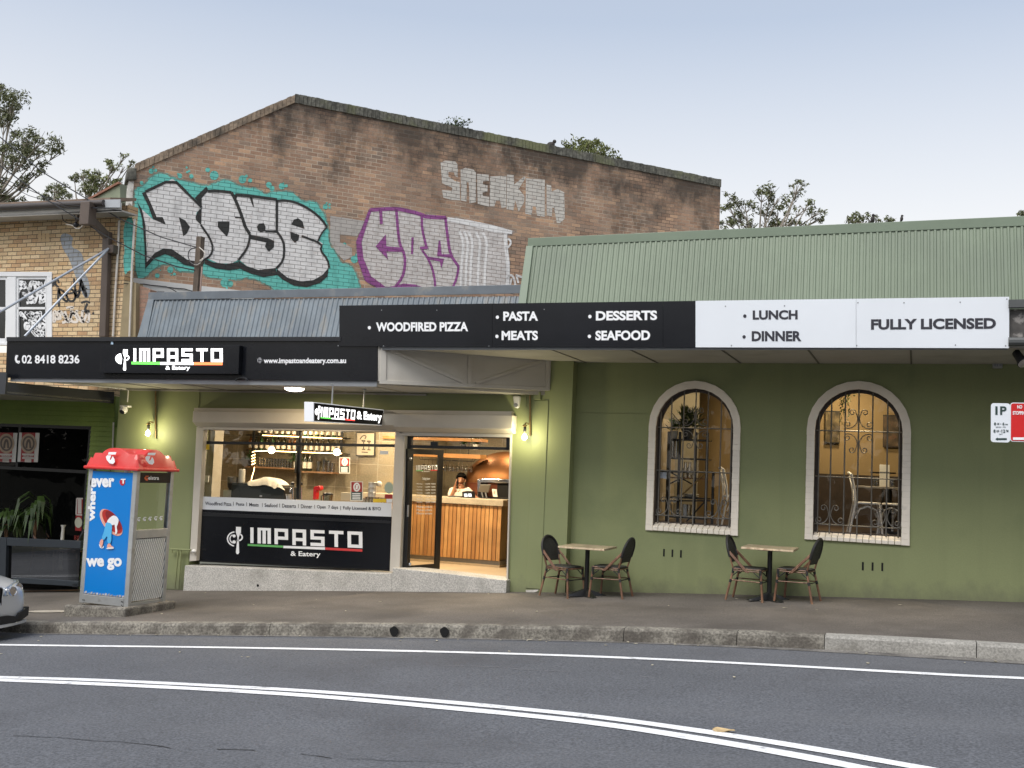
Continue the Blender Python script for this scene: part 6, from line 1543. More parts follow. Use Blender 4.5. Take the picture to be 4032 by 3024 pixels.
seat(False, (520, 1440), T2, 15.3, rad(-5), 'cafe chair on the left of the right table, under the first arched window')
seat(False, (1475, 1440), T2, 15.3, rad(180 - 11), 'cafe chair on the right of the right table, near the second arched window')

# ------------------------------------------------------------------ wall lamps, cameras, soffit light and other fittings
m_brass = mat('old_brass', (.28, .19, .08), .45, metal=.6, var=.3, vs=10)
def wall_lamp(label, Z, xt, yt, yb, arm, bulb):
    Y = WLs - .03; a, b = onY(Z(xt, yt), Y), onY(Z(xt, yb), Y); bY_ = WLs - .20; bp = onY(Z(*bulb), bY_); ar = onY(Z(*arm), bY_)
    t = thing('wall_lamp', label, 'lamp', (b.x, Y, b.z), 'bare bulb pipe lamps')
    mb = MB(); mb.tube([V((a.x, Y, ZS1 - .01)), b], .014, 8); mb.build('pipe', m_brass, t, smooth=True)
    mb = MB(); mb.tube([V((a.x, Y, ar.z)), V((a.x - .01, WLs - .10, ar.z + .015)), V((bp.x, bY_ + .02, ar.z + .01)), V((bp.x, bY_, ar.z - .02))], .011, 8); mb.lathe([(.012, -.01), (.045, -.03), (.05, -.04), (.018, -.042)], (bp.x, bY_, ar.z), 12); mb.build('arm', m_brass, t, smooth=True)
    mb = MB(); mb.lathe([(.012, .0), (.022, -.02), (.026, -.08), (.018, -.10)], (bp.x, bY_, ar.z - .03), 12); mb.build('holder', m_blackm, t, smooth=True)
    mb = MB(); mb.lathe([(.016, .055), (.026, .03), (.04, 0), (.036, -.025), (.018, -.042), (.002, -.046)], bp, 14); mb.build('bulb', emis('bulb_glow', (1, .93, .72), 22), t, smooth=True)
    l = bpy.data.lights.new('bulb_light', 'POINT'); l.energy = 9.5; l.color = (1, .88, .52); l.shadow_soft_size = .045
    o = bpy.data.objects.new('bulb_light', l); COL.objects.link(o); o.location = bp + V((0, 0, -.0)) - V((0, .06, .0)); 
wall_lamp('lit bulb hanging from a pipe on the wall left of the shop window', P, 336, 842, 946, (322, 912), (319.5, 936))
wall_lamp('lit bulb hanging from a pipe on the green pillar right of the doorway', A6, 1268, 70, 398, (1232, 310), (1226, 408))
# round oyster light under the awning
c = onP(P(636, 838), V((0, 0, ZS1 - .03)), V((0, 0, 1))); t = thing('ceiling_light', 'round glowing oyster light under the awning above the shop window', 'light', (c.x, c.y, ZS1 - .08))
mb = MB(); mb.lathe([(.17, -.002), (.175, -.02), (.165, -.035)], (c.x, c.y, ZS1), 24); mb.build('base', m_white, t, smooth=True)
mb = MB(); mb.lathe([(.16, -.032), (.15, -.06), (.10, -.08), (.01, -.09)], (c.x, c.y, ZS1), 24); mb.build('diffuser', emis('oyster_glow', (1, .9, .74), 4.5), t, smooth=True)
l = bpy.data.lights.new('oyster_lamp', 'AREA'); l.shape = 'DISK'; l.size = .3; l.energy = 15; l.color = (1, .8, .5); o = bpy.data.objects.new('oyster_lamp', l); COL.objects.link(o); o.location = (c.x, c.y, ZS1 - .1)
# cameras
p = onY(A2(1085, 1345), WLs - .12); t = thing('security_camera', 'white turret security camera on a conduit under the left end of the awning', 'camera', p)
mb = MB(); a = onY(A2(1110, 1290), WLs - .12); mb.tube([onY(A2(190, 1088), AF + .25), onY(A2(700, 1135), WLs - .9), V((a.x - .06, WLs - .12, ZS1 - .02)), V((a.x, WLs - .12, ZS1 - .05)), a], .012, 8); mb.build('conduit', m_white, t, smooth=True)
mb = MB(); c0 = onY(A2(1092, 1335), WLs - .12); mb.box(c0.x - .08, c0.x + .10, WLs - .18, WLs - .06, c0.z + .0, c0.z + .035); mb.build('base', m_white, t, bev=.01)
mb = MB(); mb.ball(c0 + V((-.03, 0, -.05)), .075, 14); mb.build('turret', m_white, t, smooth=True)
mb = MB(); mb.lathe([(.045, .05), (.05, .07), (.02, .085)], c0 + V((-.03, 0, -.05)), 14, (.0, -.75, -.65)); mb.build('lens', m_black, t, smooth=True)
p = onY(A6(1163, 150), WLs - .08); t = thing('security_camera', 'white capsule sensor camera high on the wall right of the doorway', 'camera', p)
mb = MB(); q = [onY(A6(*r_), WLs - .1) for r_ in ((1140, 108), (1190, 108), (1186, 190), (1143, 190))]; mb.prism([q[0], q[1], q[2] + V((-.015, 0, 0)), (q[2] + q[3]) / 2 + V((0, 0, -.02)), q[3] + V((.015, 0, 0))], (0, .095, 0)); mb.build('housing', m_white, t, bev=.02)
mb = MB(); disc(mb, 1162, 176, 17, 15, planeY(WLs - .104), A6); mb.build('lens', m_grey, t)
mb = MB(); mb.prism([onY(A6(*r_), WLs - .012) for r_ in ((1192, 118), (1240, 118), (1240, 190), (1192, 190))], (0, .011, 0)); mb.build('cover_plate', m_greenp, t, bev=.003)
mb = MB(); mb.prism([onY(A6(*r_), WLs - .07) for r_ in ((1290, 78), (1342, 78), (1342, 135), (1290, 135))], (0, .069, 0)); mb.build('junction_box', m_greenp, tag=('small green junction box on the pillar under the end of the awning', 'box'), bev=.01)
mb = MB(); mb.prism([onY(B4(*r_), WR - .09) for r_ in ((682, 712), (770, 712), (770, 772), (682, 772))], (0, .089, 0)); ob = thing('wall_socket', 'grey weatherproof socket box high on the wall under the white sign', 'socket', onY(B4(726, 772), WR - .09)); mb.build('box', mat('pale_grey_plastic', (.34, .35, .33), .5), ob, bev=.012)
for x in (704, 724, 748):
    mb = MB(); disc(mb, x, 748, 6, 12, planeY(WR - .093), B4, 10); mb.build('switch', m_grey, ob)
# spotlight at far right
p = onY(B4(905, 590), AF + .3); t = thing('spotlight', 'dark swivel spotlight hanging under the awning at the right edge', 'light', p)
mb = MB(); mb.tube([onY(B4(890, 580), AF + .3) + V((0, 0, .1)), onY(B4(893, 632), AF + .3)], .022, 8); mb.lathe([(.05, 0), (.05, .02)], onY(B4(893, 595), AF + .3), 12); mb.build('arm', m_black, t, smooth=True)
a, b = onY(B4(888, 640), AF + .3), onY(B4(952, 730), AF + .18); mb = MB(); mb.tube([a, a + (b - a) * .6, b], [.05, .055, .075], 14); hd = mb.build('head', m_black, t, smooth=True)
mb = MB(); d = (b - a).normalized(); mb.lathe([(.068, .0), (.068, .012), (.01, .02)], b - d * .006, 14, d); mb.build('lens', m_chrome, hd)
# green pipe rail by the phone box
def px_(Z, x, y, Y): return onY(Z(x, y), Y)
t = thing('pipe_rail', 'green painted pipe rail beside the left end of the shop window', 'rail', onY(A3(1540, 1365), WLs - .1)); Yr = WLs - .1
mb = MB(); mb.tube([px_(A3, 1485, 1022, Yr), px_(A3, 1660, 1030, Yr)], .016, 8); mb.tube([px_(A3, 1495, 1022, Yr), px_(A3, 1497, 1055, Yr)], .016, 8); mb.build('top_rail', m_greenp, t, smooth=True)
for xs in ((1552, 1522), (1578, 1553)): mb = MB(); mb.tube([px_(A3, xs[0], 1035, Yr), px_(A3, xs[1], 1368, Yr)], .016, 8); mb.build('post', m_greenp, t, smooth=True)
mb = MB(); mb.ball(px_(A3, 1690, 1040, Yr), .035, 10, (1.4, 1, 1)); mb.build('end_cap', m_white, t, smooth=True)
# birds on the roofs
def bird(q, Y, s, name, label, flip=1):
    c = onY(q, Y); mb = MB(); h_ = s
    mb.ball(c + V((0, 0, h_ * .5)), h_ * .42, 12, (.62, .62, 1.0)); mb.ball(c + V((.05 * flip * h_, 0, h_ * 1.0)), h_ * .2, 10); mb.tube([c + V((-.08 * flip * h_, .05, h_ * .35)), c + V((-.3 * flip * h_, .1, -h_ * .1))], [h_ * .2, h_ * .08], 6); mb.tube([c + V((.2 * flip * h_, 0, h_ * 1.0)), c + V((.36 * flip * h_, 0, h_ * .95))], [h_ * .06, .004], 5)
    mb.build(name, mat('bird_feathers', (.035, .03, .028), .8, var=.4, vs=20), smooth=True, tag=(label, 'bird'))
bird(C3(1579, 402), 15.95, .115, 'bird', 'dark bird perched on the green roof edge, the left and larger one')
bird(C3(1700, 396), 15.95, .085, 'bird', 'dark bird perched on the green roof edge, to the right of the other')
bp_ = wp_(C2(1920, 200), -.15); 
mb = MB(); s = .16; mb.ball(bp_ + V((0, 0, .12)), .09, 10, (1.2, .8, .9)); mb.ball(bp_ + V((.09, 0, .2)), .05, 8); mb.tube([bp_ + V((-.08, 0, .1)), bp_ + V((-.2, 0, .05))], [.05, .02], 6); mb.build('bird', MATS['bird_feathers'], smooth=True, tag=('small dark bird sitting on the coping of the tall brick wall', 'bird'))
# ------------------------------------------------------------------ things inside the shop
YBk = IYL - .02
m_led = emis('led_strip', (1, .62, .25), 5.0)
m_glow = emis('globe_glow', (1, .90, .68), 12)
m_clear = glassm('clear_glass', (.86, .86, .84), 2.2, .05, .10)
m_bot = mat('bottle_dark', (.02, .022, .012), .12, var=.4, vs=30); m_botg = mat('bottle_green', (.03, .08, .03), .12, var=.3, vs=20); m_bota = mat('bottle_amber', (.16, .06, .015), .12, var=.3, vs=20)
m_lab = mat('bottle_label', (.60, .55, .45), .6, var=.3, vs=40); m_shelf = mat('shelf_wood', (.22, .12, .06), .55, var=.2, vs=4); m_blacks = mat('black_shelf_post', (.012, .012, .012), .4)
m_leafi = mat('indoor_leaf', (.05, .11, .03), .55, var=.5, vs=14); m_pot = mat('white_pot', (.68, .66, .6), .5, var=.05); m_potk = mat('dark_pot', (.03, .03, .028), .5)
def ctr(Z, x0, y0, x1, y1, Y):
    a, b = onY(Z(x0, y1), Y), onY(Z(x1, y1), Y); t_ = onY(Z((x0 + x1) / 2, y0), Y)
    return V(((a.x + b.x) / 2, Y, (a.z + b.z) / 2)), abs(b.x - a.x), t_.z - (a.z + b.z) / 2
def boxthing(name, label, cat, Z, x0, y0, x1, y1, Y, dep, m, bev=.006):
    c, w_, h_ = ctr(Z, x0, y0, x1, y1, Y); mb = MB(); mb.box(c.x - w_ / 2, c.x + w_ / 2, Y, Y + dep, c.z, c.z + h_); return mb.build(name, m, bev=bev, tag=(label, cat))
# wall shelving with bottles and glasses
SHY = IYL - .30
SHV = thing('bar_shelving', 'dark wall shelving with warm light strips behind the bar', 'shelves', onY(A5(900, 510), SHY))
def shelf(Z, x0, x1, y, th, m, dep=.26, Y=SHY):
    a, b = onY(Z(x0, y), Y), onY(Z(x1, y), Y); z = (a.z + b.z) / 2; mb = MB(); mb.box(a.x, b.x, Y, Y + dep, z - th, z); mb.build('shelf_board', m, SHV); return z
zsA = shelf(A5, 628, 1102, 447, .03, m_shelf); zsB = shelf(A5, 1142, 1442, 490, .03, m_shelf); zsC = shelf(A5, 636, 1545, 302, .02, m_blacks); zsD = shelf(A5, 640, 1550, 158, .02, m_blacks)
for x in (718, 1130, 1540): 
    a = onY(A5(x, 60), SHY); b = onY(A5(x, 440 if x < 800 else 505), SHY); mb = MB(); mb.box(a.x - .022, a.x + .022, SHY - .03, SHY, b.z, a.z); mb.build('post', m_blacks, SHV)
def led(pts, Y, Z=A5, r=.007, nm='light_strip', par=None):
    mb = MB(); mb.tube([onY(Z(*p), Y) for p in pts], r, 6); mb.build(nm, m_led, par or SHV)
led([(695, 310), (720, 300), (850, 297), (1108, 308)], SHY - .04); led([(1152, 310), (1530, 322)], SHY - .04); led([(790, 151), (1130, 166), (1530, 182)], SHY - .04)
for i in range(4): led([(690, 344 + 27 * i), (722, 330 + 27 * i)], SHY - .06, r=.009)
led([(716, 448), (708, 490), (692, 540), (686, 575)], SHY - .06)
rn = random.Random(21)
def bottle(c, r, h, m, label, group='bottles on the bar shelves'):
    mb = MB(); mb.lathe([(r, 0), (r, h * .58), (r * .9, h * .66), (r * .36, h * .76), (r * .34, h * .95), (r * .42, h)], c, 12)
    t = thing('bottle', label, 'bottle', c, group); mb.build('glass_body', m, t, smooth=True)
    mb = MB(); mb.lathe([(r + .0015, h * .14), (r + .0015, h * .46)], c, 12); mb.build('paper_label', m_lab, t, smooth=True)
    return t
zz = zsC
for i in range(17):
    x = onY(A5(650 + 52 * i, 300), SHY).x
    if 1110 < 650 + 52 * i < 1150: continue
    bottle((x, SHY + .09, zz), rn.uniform(.033, .042), rn.uniform(.26, .33), rn.choice([m_bot, m_botg, m_bota, m_bot]), 'spirit bottle in the row on the middle lit shelf behind the bar')
for i in range(15):
    x = onY(A5(735 + 54 * i, 160), SHY).x
    bottle((x, SHY + .09, zsD), rn.uniform(.033, .042), rn.uniform(.26, .33), rn.choice([m_bot, m_botg, m_bota, m_bot]), 'spirit bottle in the row on the top lit shelf behind the bar')
for x0, x1, y0, y1, lab in ((1165, 1206, 345, 478, 'dark wine bottle, left of the two on the lower right shelf'), (1210, 1250, 355, 486, 'dark wine bottle, right of the two on the lower right shelf')):
    c, w_, h_ = ctr(A5, x0, y0, x1, y1, SHY + .08); bottle((c.x, SHY + .08, zsB), w_ / 2, .38, m_bot, lab)
def tumbler(c, r, h, label, group, nm='glass', m=None, stem=False):
    mb = MB()
    if stem: mb.lathe([(.004, 0), (.034, -.004), (.004, -.012), (.004, -.085), (r * .75, -.11), (r, -.16), (r * .82, -.21)], c, 12)
    else: mb.lathe([(r * .82, 0), (r, h), (r * .9, h), (r * .74, .008)], c, 12)
    return mb.build(nm, m or m_clear, smooth=True, tag=(label, 'glass', group))
for i in range(12):
    x = onY(A5(748 + 26 * i, 440), SHY).x; tumbler((x, SHY + .08, zsA), .034, .17, 'clear drinking glass in the row on the lower left wooden shelf', 'glasses on the lower wooden shelf')
for i, (x, h_) in enumerate(((1290, .2), (1340, .24), (1385, .22), (1420, .18))):
    tumbler((onY(A5(x, 488), SHY).x, SHY + .08, zsB), .05, h_, 'clear decanter or jar beside the wine bottles on the lower right shelf', 'jars on the lower right shelf', 'jar')
def potplant(c, pr, ph, sp, n, label, pm, seed, leafm=None, drop=False, cat='plant', ls=.05):
    c = V(c); t = thing('potted_plant', label, cat, c); rn = random.Random(seed); mb = MB(); mb.lathe([(pr * .75, 0), (pr, ph), (pr * .85, ph), (pr * .8, ph * .9)], c, 14); mb.build('pot', pm, t, smooth=True)
    mb = MB()
    for i in range(n):
        a = rn.uniform(0, 6.28); el = rn.uniform(.1, 1.4); d = V((math.cos(a) * math.cos(el), math.sin(a) * math.cos(el), math.sin(el))); tip = c + V((0, 0, ph)) + d * sp * rn.uniform(.3, 1)
        if drop: tip.z -= rn.uniform(0, sp * .8)
        u = d.cross(V((0, 0, 1))).normalized() * ls * .35 * rn.uniform(.6, 1.3); v = (d + V((0, 0, rn.uniform(-1, .3)))).normalized() * ls * rn.uniform(.6, 1.3)
        mb.poly([tip - v, tip - u, tip + v, tip + u])
    NORECALC.add('leaves'); mb.build('leaves', leafm or m_leafi, t); return t
for x0, x1, lab, pm_, sd in ((640, 714, 'small trailing plant at the left end of the wooden glass shelf', m_potk, 4), (1072, 1128, 'small plant in a white pot at the right end of the wooden glass shelf', m_pot, 7)):
    c, w_, h_ = ctr(A5, x0, 330, x1, 445, SHY + .06); potplant((c.x, SHY + .06, zsA), w_ * .34, .12, .2, 130, lab, pm_, sd)
# pendant globes
for q, lab in (((875, 290), 'glowing round pendant bulb near the middle of the shop window'), ((1485, 310), 'glowing round pendant bulb towards the right of the shop window')):
    c = onY(A5(*q), 17.2); t = thing('pendant_bulb', lab, 'lamp', c, 'pendant bulbs behind the shop window'); mb = MB(); mb.ball(c, .062, 16); mb.build('globe', m_glow, t, smooth=True); mb = MB(); mb.tube([c + V((0, 0, .06)), V((c.x, c.y, zc1 - .01))], .005, 5); mb.build('cord', m_black, t)
    l = bpy.data.lights.new('pendant_light', 'POINT'); l.energy = 9; l.color = (1, .80, .52); l.shadow_soft_size = .07; o = bpy.data.objects.new('pendant_light', l); COL.objects.link(o); o.location = c
# ceiling lights added out of view to light the rooms
def added_downlight(x, y, z, e, lab, col=(1, .80, .52)):
    t = thing('added_downlight', lab, 'light', (x, y, z - .01), 'added ceiling lights'); mb = MB(); mb.lathe([(.09, 0), (.095, -.012), (.06, -.014)], (x, y, z), 18); mb.build('ring', m_white, t); mb = MB(); mb.lathe([(.058, -.015), (.002, -.016)], (x, y, z), 18); mb.build('diffuser', emis('added_downlight_glow', (1, .84, .6), 8), t)
    l = bpy.data.lights.new('added_downlight_lamp', 'AREA'); l.shape = 'DISK'; l.size = .25; l.energy = e; l.color = col; o = bpy.data.objects.new('added_downlight_lamp', l); COL.objects.link(o); o.location = (x, y, z - .03)
xs_ = [shop_l + .9, shop_l + 2.6, onY(A6(560, 700), 17).x, onY(A6(900, 700), 17).x]
for i, x in enumerate(xs_):
    added_downlight(x, 16.75, zc1, 20 if i < 2 else 27, 'unseen ceiling light added inside the shop, front row'); added_downlight(x, 17.65 if i < 2 else 18.5, zc1, 9 if i < 2 else 9, 'unseen ceiling light added inside the shop, back row')
# bench behind the window and what stands on it
bz = onY(A5(1000, 755), 16.3).z - .03
BN = thing('window_bench', 'low dark bench behind the white writing strip of the shop window', 'bench', (shop_l + 1.5, 16.4, ZF)); mb = MB(); mb.box(shop_l + .05, onY(A5(1990, 800), 16.2).x, 16.12, 16.75, bz - .04, bz); mb.build('top', m_shelf, BN); mb = MB(); mb.box(shop_l + .08, onY(A5(1990, 800), 16.2).x - .05, 16.2, 16.7, ZF, bz - .041); mb.build('front', m_blacks, BN)
Yb_ = 16.28
c, w_, h_ = ctr(A5, 490, 620, 998, 750, Yb_); t = thing('coffee_machine', 'bulky black coffee machine behind the left of the shop window', 'coffee machine', V((c.x, c.y, bz)))
mb = MB(); mb.box(c.x - w_ / 2, c.x + w_ / 2 - .02, Yb_, Yb_ + .42, bz, c.z + h_); mb.build('body', mat('machine_black', (.012, .016, .017), .3), t, bev=.02); mb = MB(); q = onY(A5(500, 592), Yb_).z; mb.box(c.x - w_ / 2 - .01, c.x + w_ / 2 - .06, Yb_ + .03, Yb_ + .4, c.z + h_ + .001, q); mb.build('cup_tray', mat('machine_grey', (.03, .035, .036), .4), t, bev=.01); mtop = q
mb = MB(); mb.box(c.x + .05, c.x + .10, Yb_ - .004, Yb_ - .001, bz + .06, bz + .09); mb.build('badge', m_steel, t)
mb = MB(); mb.tube([c + V((w_ / 2 - .01, .05, .12)), c + V((w_ / 2 + .03, .02, .05)), c + V((w_ / 2 + .025, .02, -.02))], .011, 6); mb.build('steam_wand', m_steel, t, smooth=True)
# towel thrown over the machine
mb = MB(); top_ = smoothpts([(648, 600), (660, 575), (735, 565), (790, 545), (835, 538), (890, 550), (935, 570), (968, 602), (1000, 640)], 1); bot_ = smoothpts([(655, 618), (700, 626), (760, 622), (800, 612), (850, 622), (880, 635), (905, 655), (935, 628), (1000, 668)], 1); n = len(top_)
Yt_ = Yb_ - .02; r0_ = [onY(A5(*p), Yt_ + .12) for p in top_]; r1_ = [onY(A5(p[0], p[1]), Yt_ - .015 - .01 * math.sin(i * 1.7)) for i, p in enumerate(bot_)]
mid = [(a + b) / 2 + V((0, -.015 - .012 * math.sin(i * 2.3), .012)) for i, (a, b) in enumerate(zip(r0_, r1_))]; bk_ = [p + V((0, .25, -.02)) for p in r0_]
mb.add(bk_ + r0_ + mid + r1_, [[k * n + i, k * n + i + 1, (k + 1) * n + i + 1, (k + 1) * n + i] for k in range(3) for i in range(n - 1)]); mb.build('towel', mat('cream_towel', (.62, .58, .48), .9, var=.12, vs=12, bump=.4, bs=60), smooth=True, tag=('crumpled cream towel draped over the black coffee machine', 'towel'))
c, w_, h_ = ctr(A5, 400, 640, 492, 745, Yb_); t = thing('coffee_grinder', 'coffee grinder with smoky hopper left of the coffee machine', 'grinder', V((c.x, c.y, bz)))
mb = MB(); mb.box(c.x - w_ / 2, c.x + w_ / 2, Yb_ + .05, Yb_ + .25, bz, c.z + h_ * .8); mb.build('body', m_steel, t, bev=.02); mb = MB(); a = c + V((.02, .15, h_ * .8)); mb.lathe([(.05, 0), (.085, .05), (.095, .12), (.10, .125)], a, 16); mb.build('collar', m_black, t, smooth=True); mb = MB(); mb.lathe([(.09, .126), (.105, .24), (.10, .245)], a, 16); mb.build('hopper', mat('smoky_hopper', (.10, .085, .06), .2), t, smooth=True)
c, w_, h_ = ctr(A5, 568, 462, 622, 590, Yb_ + .2); mb = MB(); pr = []
for k in range(14): pr += [(w_ * .42, k * h_ / 14), (w_ * .5, (k + .8) * h_ / 14), (w_ * .52, (k + .9) * h_ / 14)]
mb.lathe(pr, (c.x, c.y, mtop), 16); mb.build('cup_tower', m_pot, smooth=True, tag=('tall stack of white paper cups on the coffee machine', 'cups'))
c, w_, h_ = ctr(A5, 1008, 668, 1045, 750, Yb_); mb = MB(); mb.lathe([(.045, 0), (.05, .05), (.036, .12), (.042, .135)], (c.x, c.y + .05, bz), 14); mb.build('milk_jug', m_steel, smooth=True, tag=('small steel milk jug right of the coffee machine', 'jug'))
for x, lab in ((1072, 'chrome beer tap with round black handle left of the window bar'), (1150, 'chrome beer tap right of the window bar')):
    p = onY(A5(x, 750), Yb_ + .1); t = thing('beer_tap', lab, 'tap', V((p.x, p.y, bz))); mb = MB(); q1, q2 = onY(A5(x, 640), Yb_ + .1), onY(A5(x, 604), Yb_ + .1)
    mb.tube([V((p.x, p.y, bz)), q1], .022, 10); mb.tube([q1 + V((0, 0, -.01)), q1 + V((0, -.07, -.02)), q1 + V((0, -.08, -.08))], .01, 8); mb.build('column', m_chrome, t, smooth=True); mb = MB(); mb.lathe([(.012, -.03), (.034, -.02), (.036, .02), (.012, .035)], q2, 14); mb.build('handle', m_black, t, smooth=True)
t = thing('juice_press', 'bright red kitchen press behind the shop window', 'press', V((*onY(A5(1290, 750), Yb_).xy, bz))); mb = MB(); f_ = planeY(Yb_); mb.prism([f_(A5(*p)) for p in ((1258, 752), (1262, 640), (1275, 628), (1325, 622), (1330, 650), (1320, 668), (1292, 672), (1284, 752))], (0, .12, 0)); mb.build('body', mat('red_enamel', (.55, .015, .02), .25, coat=.4), t, bev=.015)
t = thing('blender_jug', 'blender jug with black lid and handle behind the shop window', 'jug', V((*onY(A5(1395, 755), Yb_).xy, bz))); c, w_, h_ = ctr(A5, 1358, 672, 1440, 752, Yb_ + .06); mb = MB(); mb.lathe([(w_ * .42, 0), (w_ * .5, .16), (w_ * .46, .16), (w_ * .38, .01)], (c.x, c.y, bz), 16); mb.build('jug', glassm('smoky_jug', (.6, .62, .56), 1.5, .05, .06), t, smooth=True)
mb = MB(); mb.lathe([(w_ * .52, .161), (w_ * .52, .185), (w_ * .4, .2)], (c.x, c.y, bz), 16); mb.build('lid', m_black, t, smooth=True); mb = MB(); mb.tube([(c.x - w_ * .45, c.y, bz + .15), (c.x - w_ * .75, c.y, bz + .14), (c.x - w_ * .72, c.y, bz + .06), (c.x - w_ * .42, c.y, bz + .03)], .011, 6); mb.build('handle', m_black, t, smooth=True)
boxthing('card_box', 'pale folded card box behind the window near the jug', 'box', A5, 1518, 686, 1612, 762, Yb_, .1, mat('kraft_card', (.46, .41, .30), .7))
def glassposter(nm, lab, q, Y):
    c = planeY(Y); t = thing(nm, lab, 'poster', c(A5((q[0] + q[2]) / 2, q[3]))); x0, y0, x1, y1 = q
    mb = MB(); mb.prism([c(A5(*p)) for p in ((x0, y0), (x1, y0 + 3), (x1 - 2, y1 + 2), (x0 - 2, y1))], (0, .003, 0)); mb.build('sheet', m_pot, t); c2 = planeY(Y - .003); ym = y0 + (y1 - y0) * .54
    mb = MB(); shape(mb, [(x0 + 8, y0 + 8), (x1 - 8, y0 + 10), (x1 - 9, ym), (x0 + 7, ym - 1)], c2, A5); mb.build('red_panel', mat('poster_brick_red', (.36, .035, .03), .5), t)
    mb = MB(); shape(mb, [(x0 + 7, ym), (x1 - 9, ym + 1), (x1 - 10, y1 - 8), (x0 + 6, y1 - 10)], c2, A5); mb.build('green_panel', mat('poster_green', (.03, .07, .06), .5), t)
    c3 = planeY(Y - .006); cx, cy = (x0 + x1) / 2, y0 + (y1 - y0) * .3; rx, ry = (x1 - x0) * .22, (y1 - y0) * .19; mb = MB(); stroke(mb, [(cx + rx * math.cos(a * .2618), cy + ry * math.sin(a * .2618)) for a in range(25)], 6, c3, A5); stroke(mb, [(cx + 3, cy - ry * .6), (cx - 2, cy + ry * .6)], 9, c3, A5)
    for k in range(4): stroke(mb, [(x0 + 16, ym + 16 + k * (y1 - ym - 20) / 4), (x1 - 24, ym + 17 + k * (y1 - ym - 20) / 4)], 4, c3, A5)
    mb.build('print', m_vinylw, t)
glassposter('notice_poster', 'framed red and green notice standing in the right part of the shop window', (1612, 580, 1728, 764), YG + .09); glassposter('notice_poster', 'red and green notice higher up beside the black shelf post', (1507, 356, 1608, 507), SHY - .06)
def sticker(lab, q, m, Z=A5, Y=YG - .006, nm='sticker'):
    x0, y0, x1, y1 = q; mb = MB(); mb.prism([planeY(Y)(Z(*p)) for p in ((x0, y0), (x1, y0 + 1), (x1, y1), (x0, y1))], (0, .002, 0)); return mb.build(nm, m, tag=(lab, 'sticker'))
m_yel = mat('yellow_sticker', (.72, .50, .03), .5, var=.1)
sticker('small yellow sticker in the top left corner of the shop window', (246, 236, 294, 286), m_yel); sticker('yellow sticker low in the right corner of the shop window', (1822, 744, 1944, 778), m_yel); sticker('white sticker right of the yellow one low on the window', (1948, 746, 2000, 780), m_whites); sticker('small tilted white sticker high in the right of the shop window', (1886, 296, 1965, 330), m_whites)
sticker('red sticker under the pale round badge on the shop window', (1932, 702, 2004, 744), m_red)
mb = MB(); disc(mb, 1970, 642, 42, 54, planeY(YG - .006), A5, 24); mb.build('round_badge', mat('badge_sage', (.34, .42, .34), .5, var=.1), tag=('pale green round badge on the right edge of the shop window', 'sticker'))
mb = MB(); c, w_, h_ = ctr(A5, 248, 528, 284, 590, 16.6); mb.box(c.x - w_ / 2, c.x + w_ / 2, 16.6, 16.62, c.z, c.z + h_); mb.build('light_switch', m_white, bev=.004, tag=('white light switch plate at the left inside the shop window', 'switch'))
a = onY(A5(322, 500), 16.62); mb = MB(); mb.box(xl + .02, a.x, 16.63, 16.9, ZF, zc1 - .01); mb.build('side_nib', mat('nib_paint', (.36, .33, .27), .8), RB)
# tins and tumblers at the right end
for i in range(3):
    c, w_, h_ = ctr(A5, 1770, 545, 1858, 640, Yb_ + .12); mb = MB(); z = bz + .17 + i * .085; mb.lathe([(.07, 0), (.072, .004), (.07, .01), (.07, .07), (.073, .078), (.07, .082)], (c.x, c.y, z), 18); mb.build('tin', m_steel, smooth=True, tag=('shiny round tin stacked on its fellows above the tumblers', 'tin', 'stacked tins in the shop window'))
mb = MB(); mb.box(c.x - .1, c.x + .1, c.y - .07, c.y + .1, bz, bz + .168); mb.build('tin_stand', m_shelf, tag=('small dark stand under the tins in the shop window', 'stand'))
for i in range(7): 
    c = onY(A5(1745 + 29 * i, 760), Yb_ - .02); tumbler((c.x, Yb_ - .02, bz), .035, .17 - .03 * (i == 0), 'tall clear tumbler in the row at the right end of the shop window', 'tumblers in the shop window')
mb = MB(); c = onY(A5(1880, 605), Yb_ + .2); mb.ball(c, .05, 12); mb.build('paper_ball', m_pot, smooth=True, tag=('small white round lamp globe above the tumblers', 'globe'))
# picture
def picture(nm, lab, Z, q, Y, fm, cm, lines=None, cat='picture'):
    x0, y0, x1, y1 = q; c = planeY(Y); t = thing(nm, lab, cat, c(Z((x0 + x1) / 2, y1))); P4 = [c(Z(*p)) for p in ((x0, y0), (x1, y0 + 2), (x1 - 3, y1 + 2), (x0 - 3, y1))]; mb = MB(); mb.prism(P4, (0, .03, 0)); mb.build('frame', fm, t, bev=.004); ce = sum(P4, V()) / 4; mb = MB(); mb.poly([ce + (p - ce) * .92 + V((0, -.003, 0)) for p in P4]); mb.build('print', cm, t)
    if lines: mb = MB(); [stroke(mb, smoothpts(l_, 1), 4, planeY(Y - .006), Z) for l_ in lines]; mb.build('drawing', m_brown, t)
picture('framed_print', 'framed line drawing of cocktail glasses high on the shop back wall', A5, (1664, 122, 1840, 345), IYL - .06, m_black, mat('print_paper', (.50, .44, .33), .7, var=.05), [[(1715, 200), (1735, 215), (1755, 200), (1715, 200)], [(1735, 215), (1733, 280)], [(1718, 282), (1750, 284)], [(1765, 205), (1785, 220), (1805, 206), (1765, 205)], [(1785, 220), (1783, 284)], [(1768, 286), (1800, 288)], [(1700, 190), (1720, 160), (1745, 150), (1760, 165), (1745, 185)], [(1715, 308), (1775, 312)]])

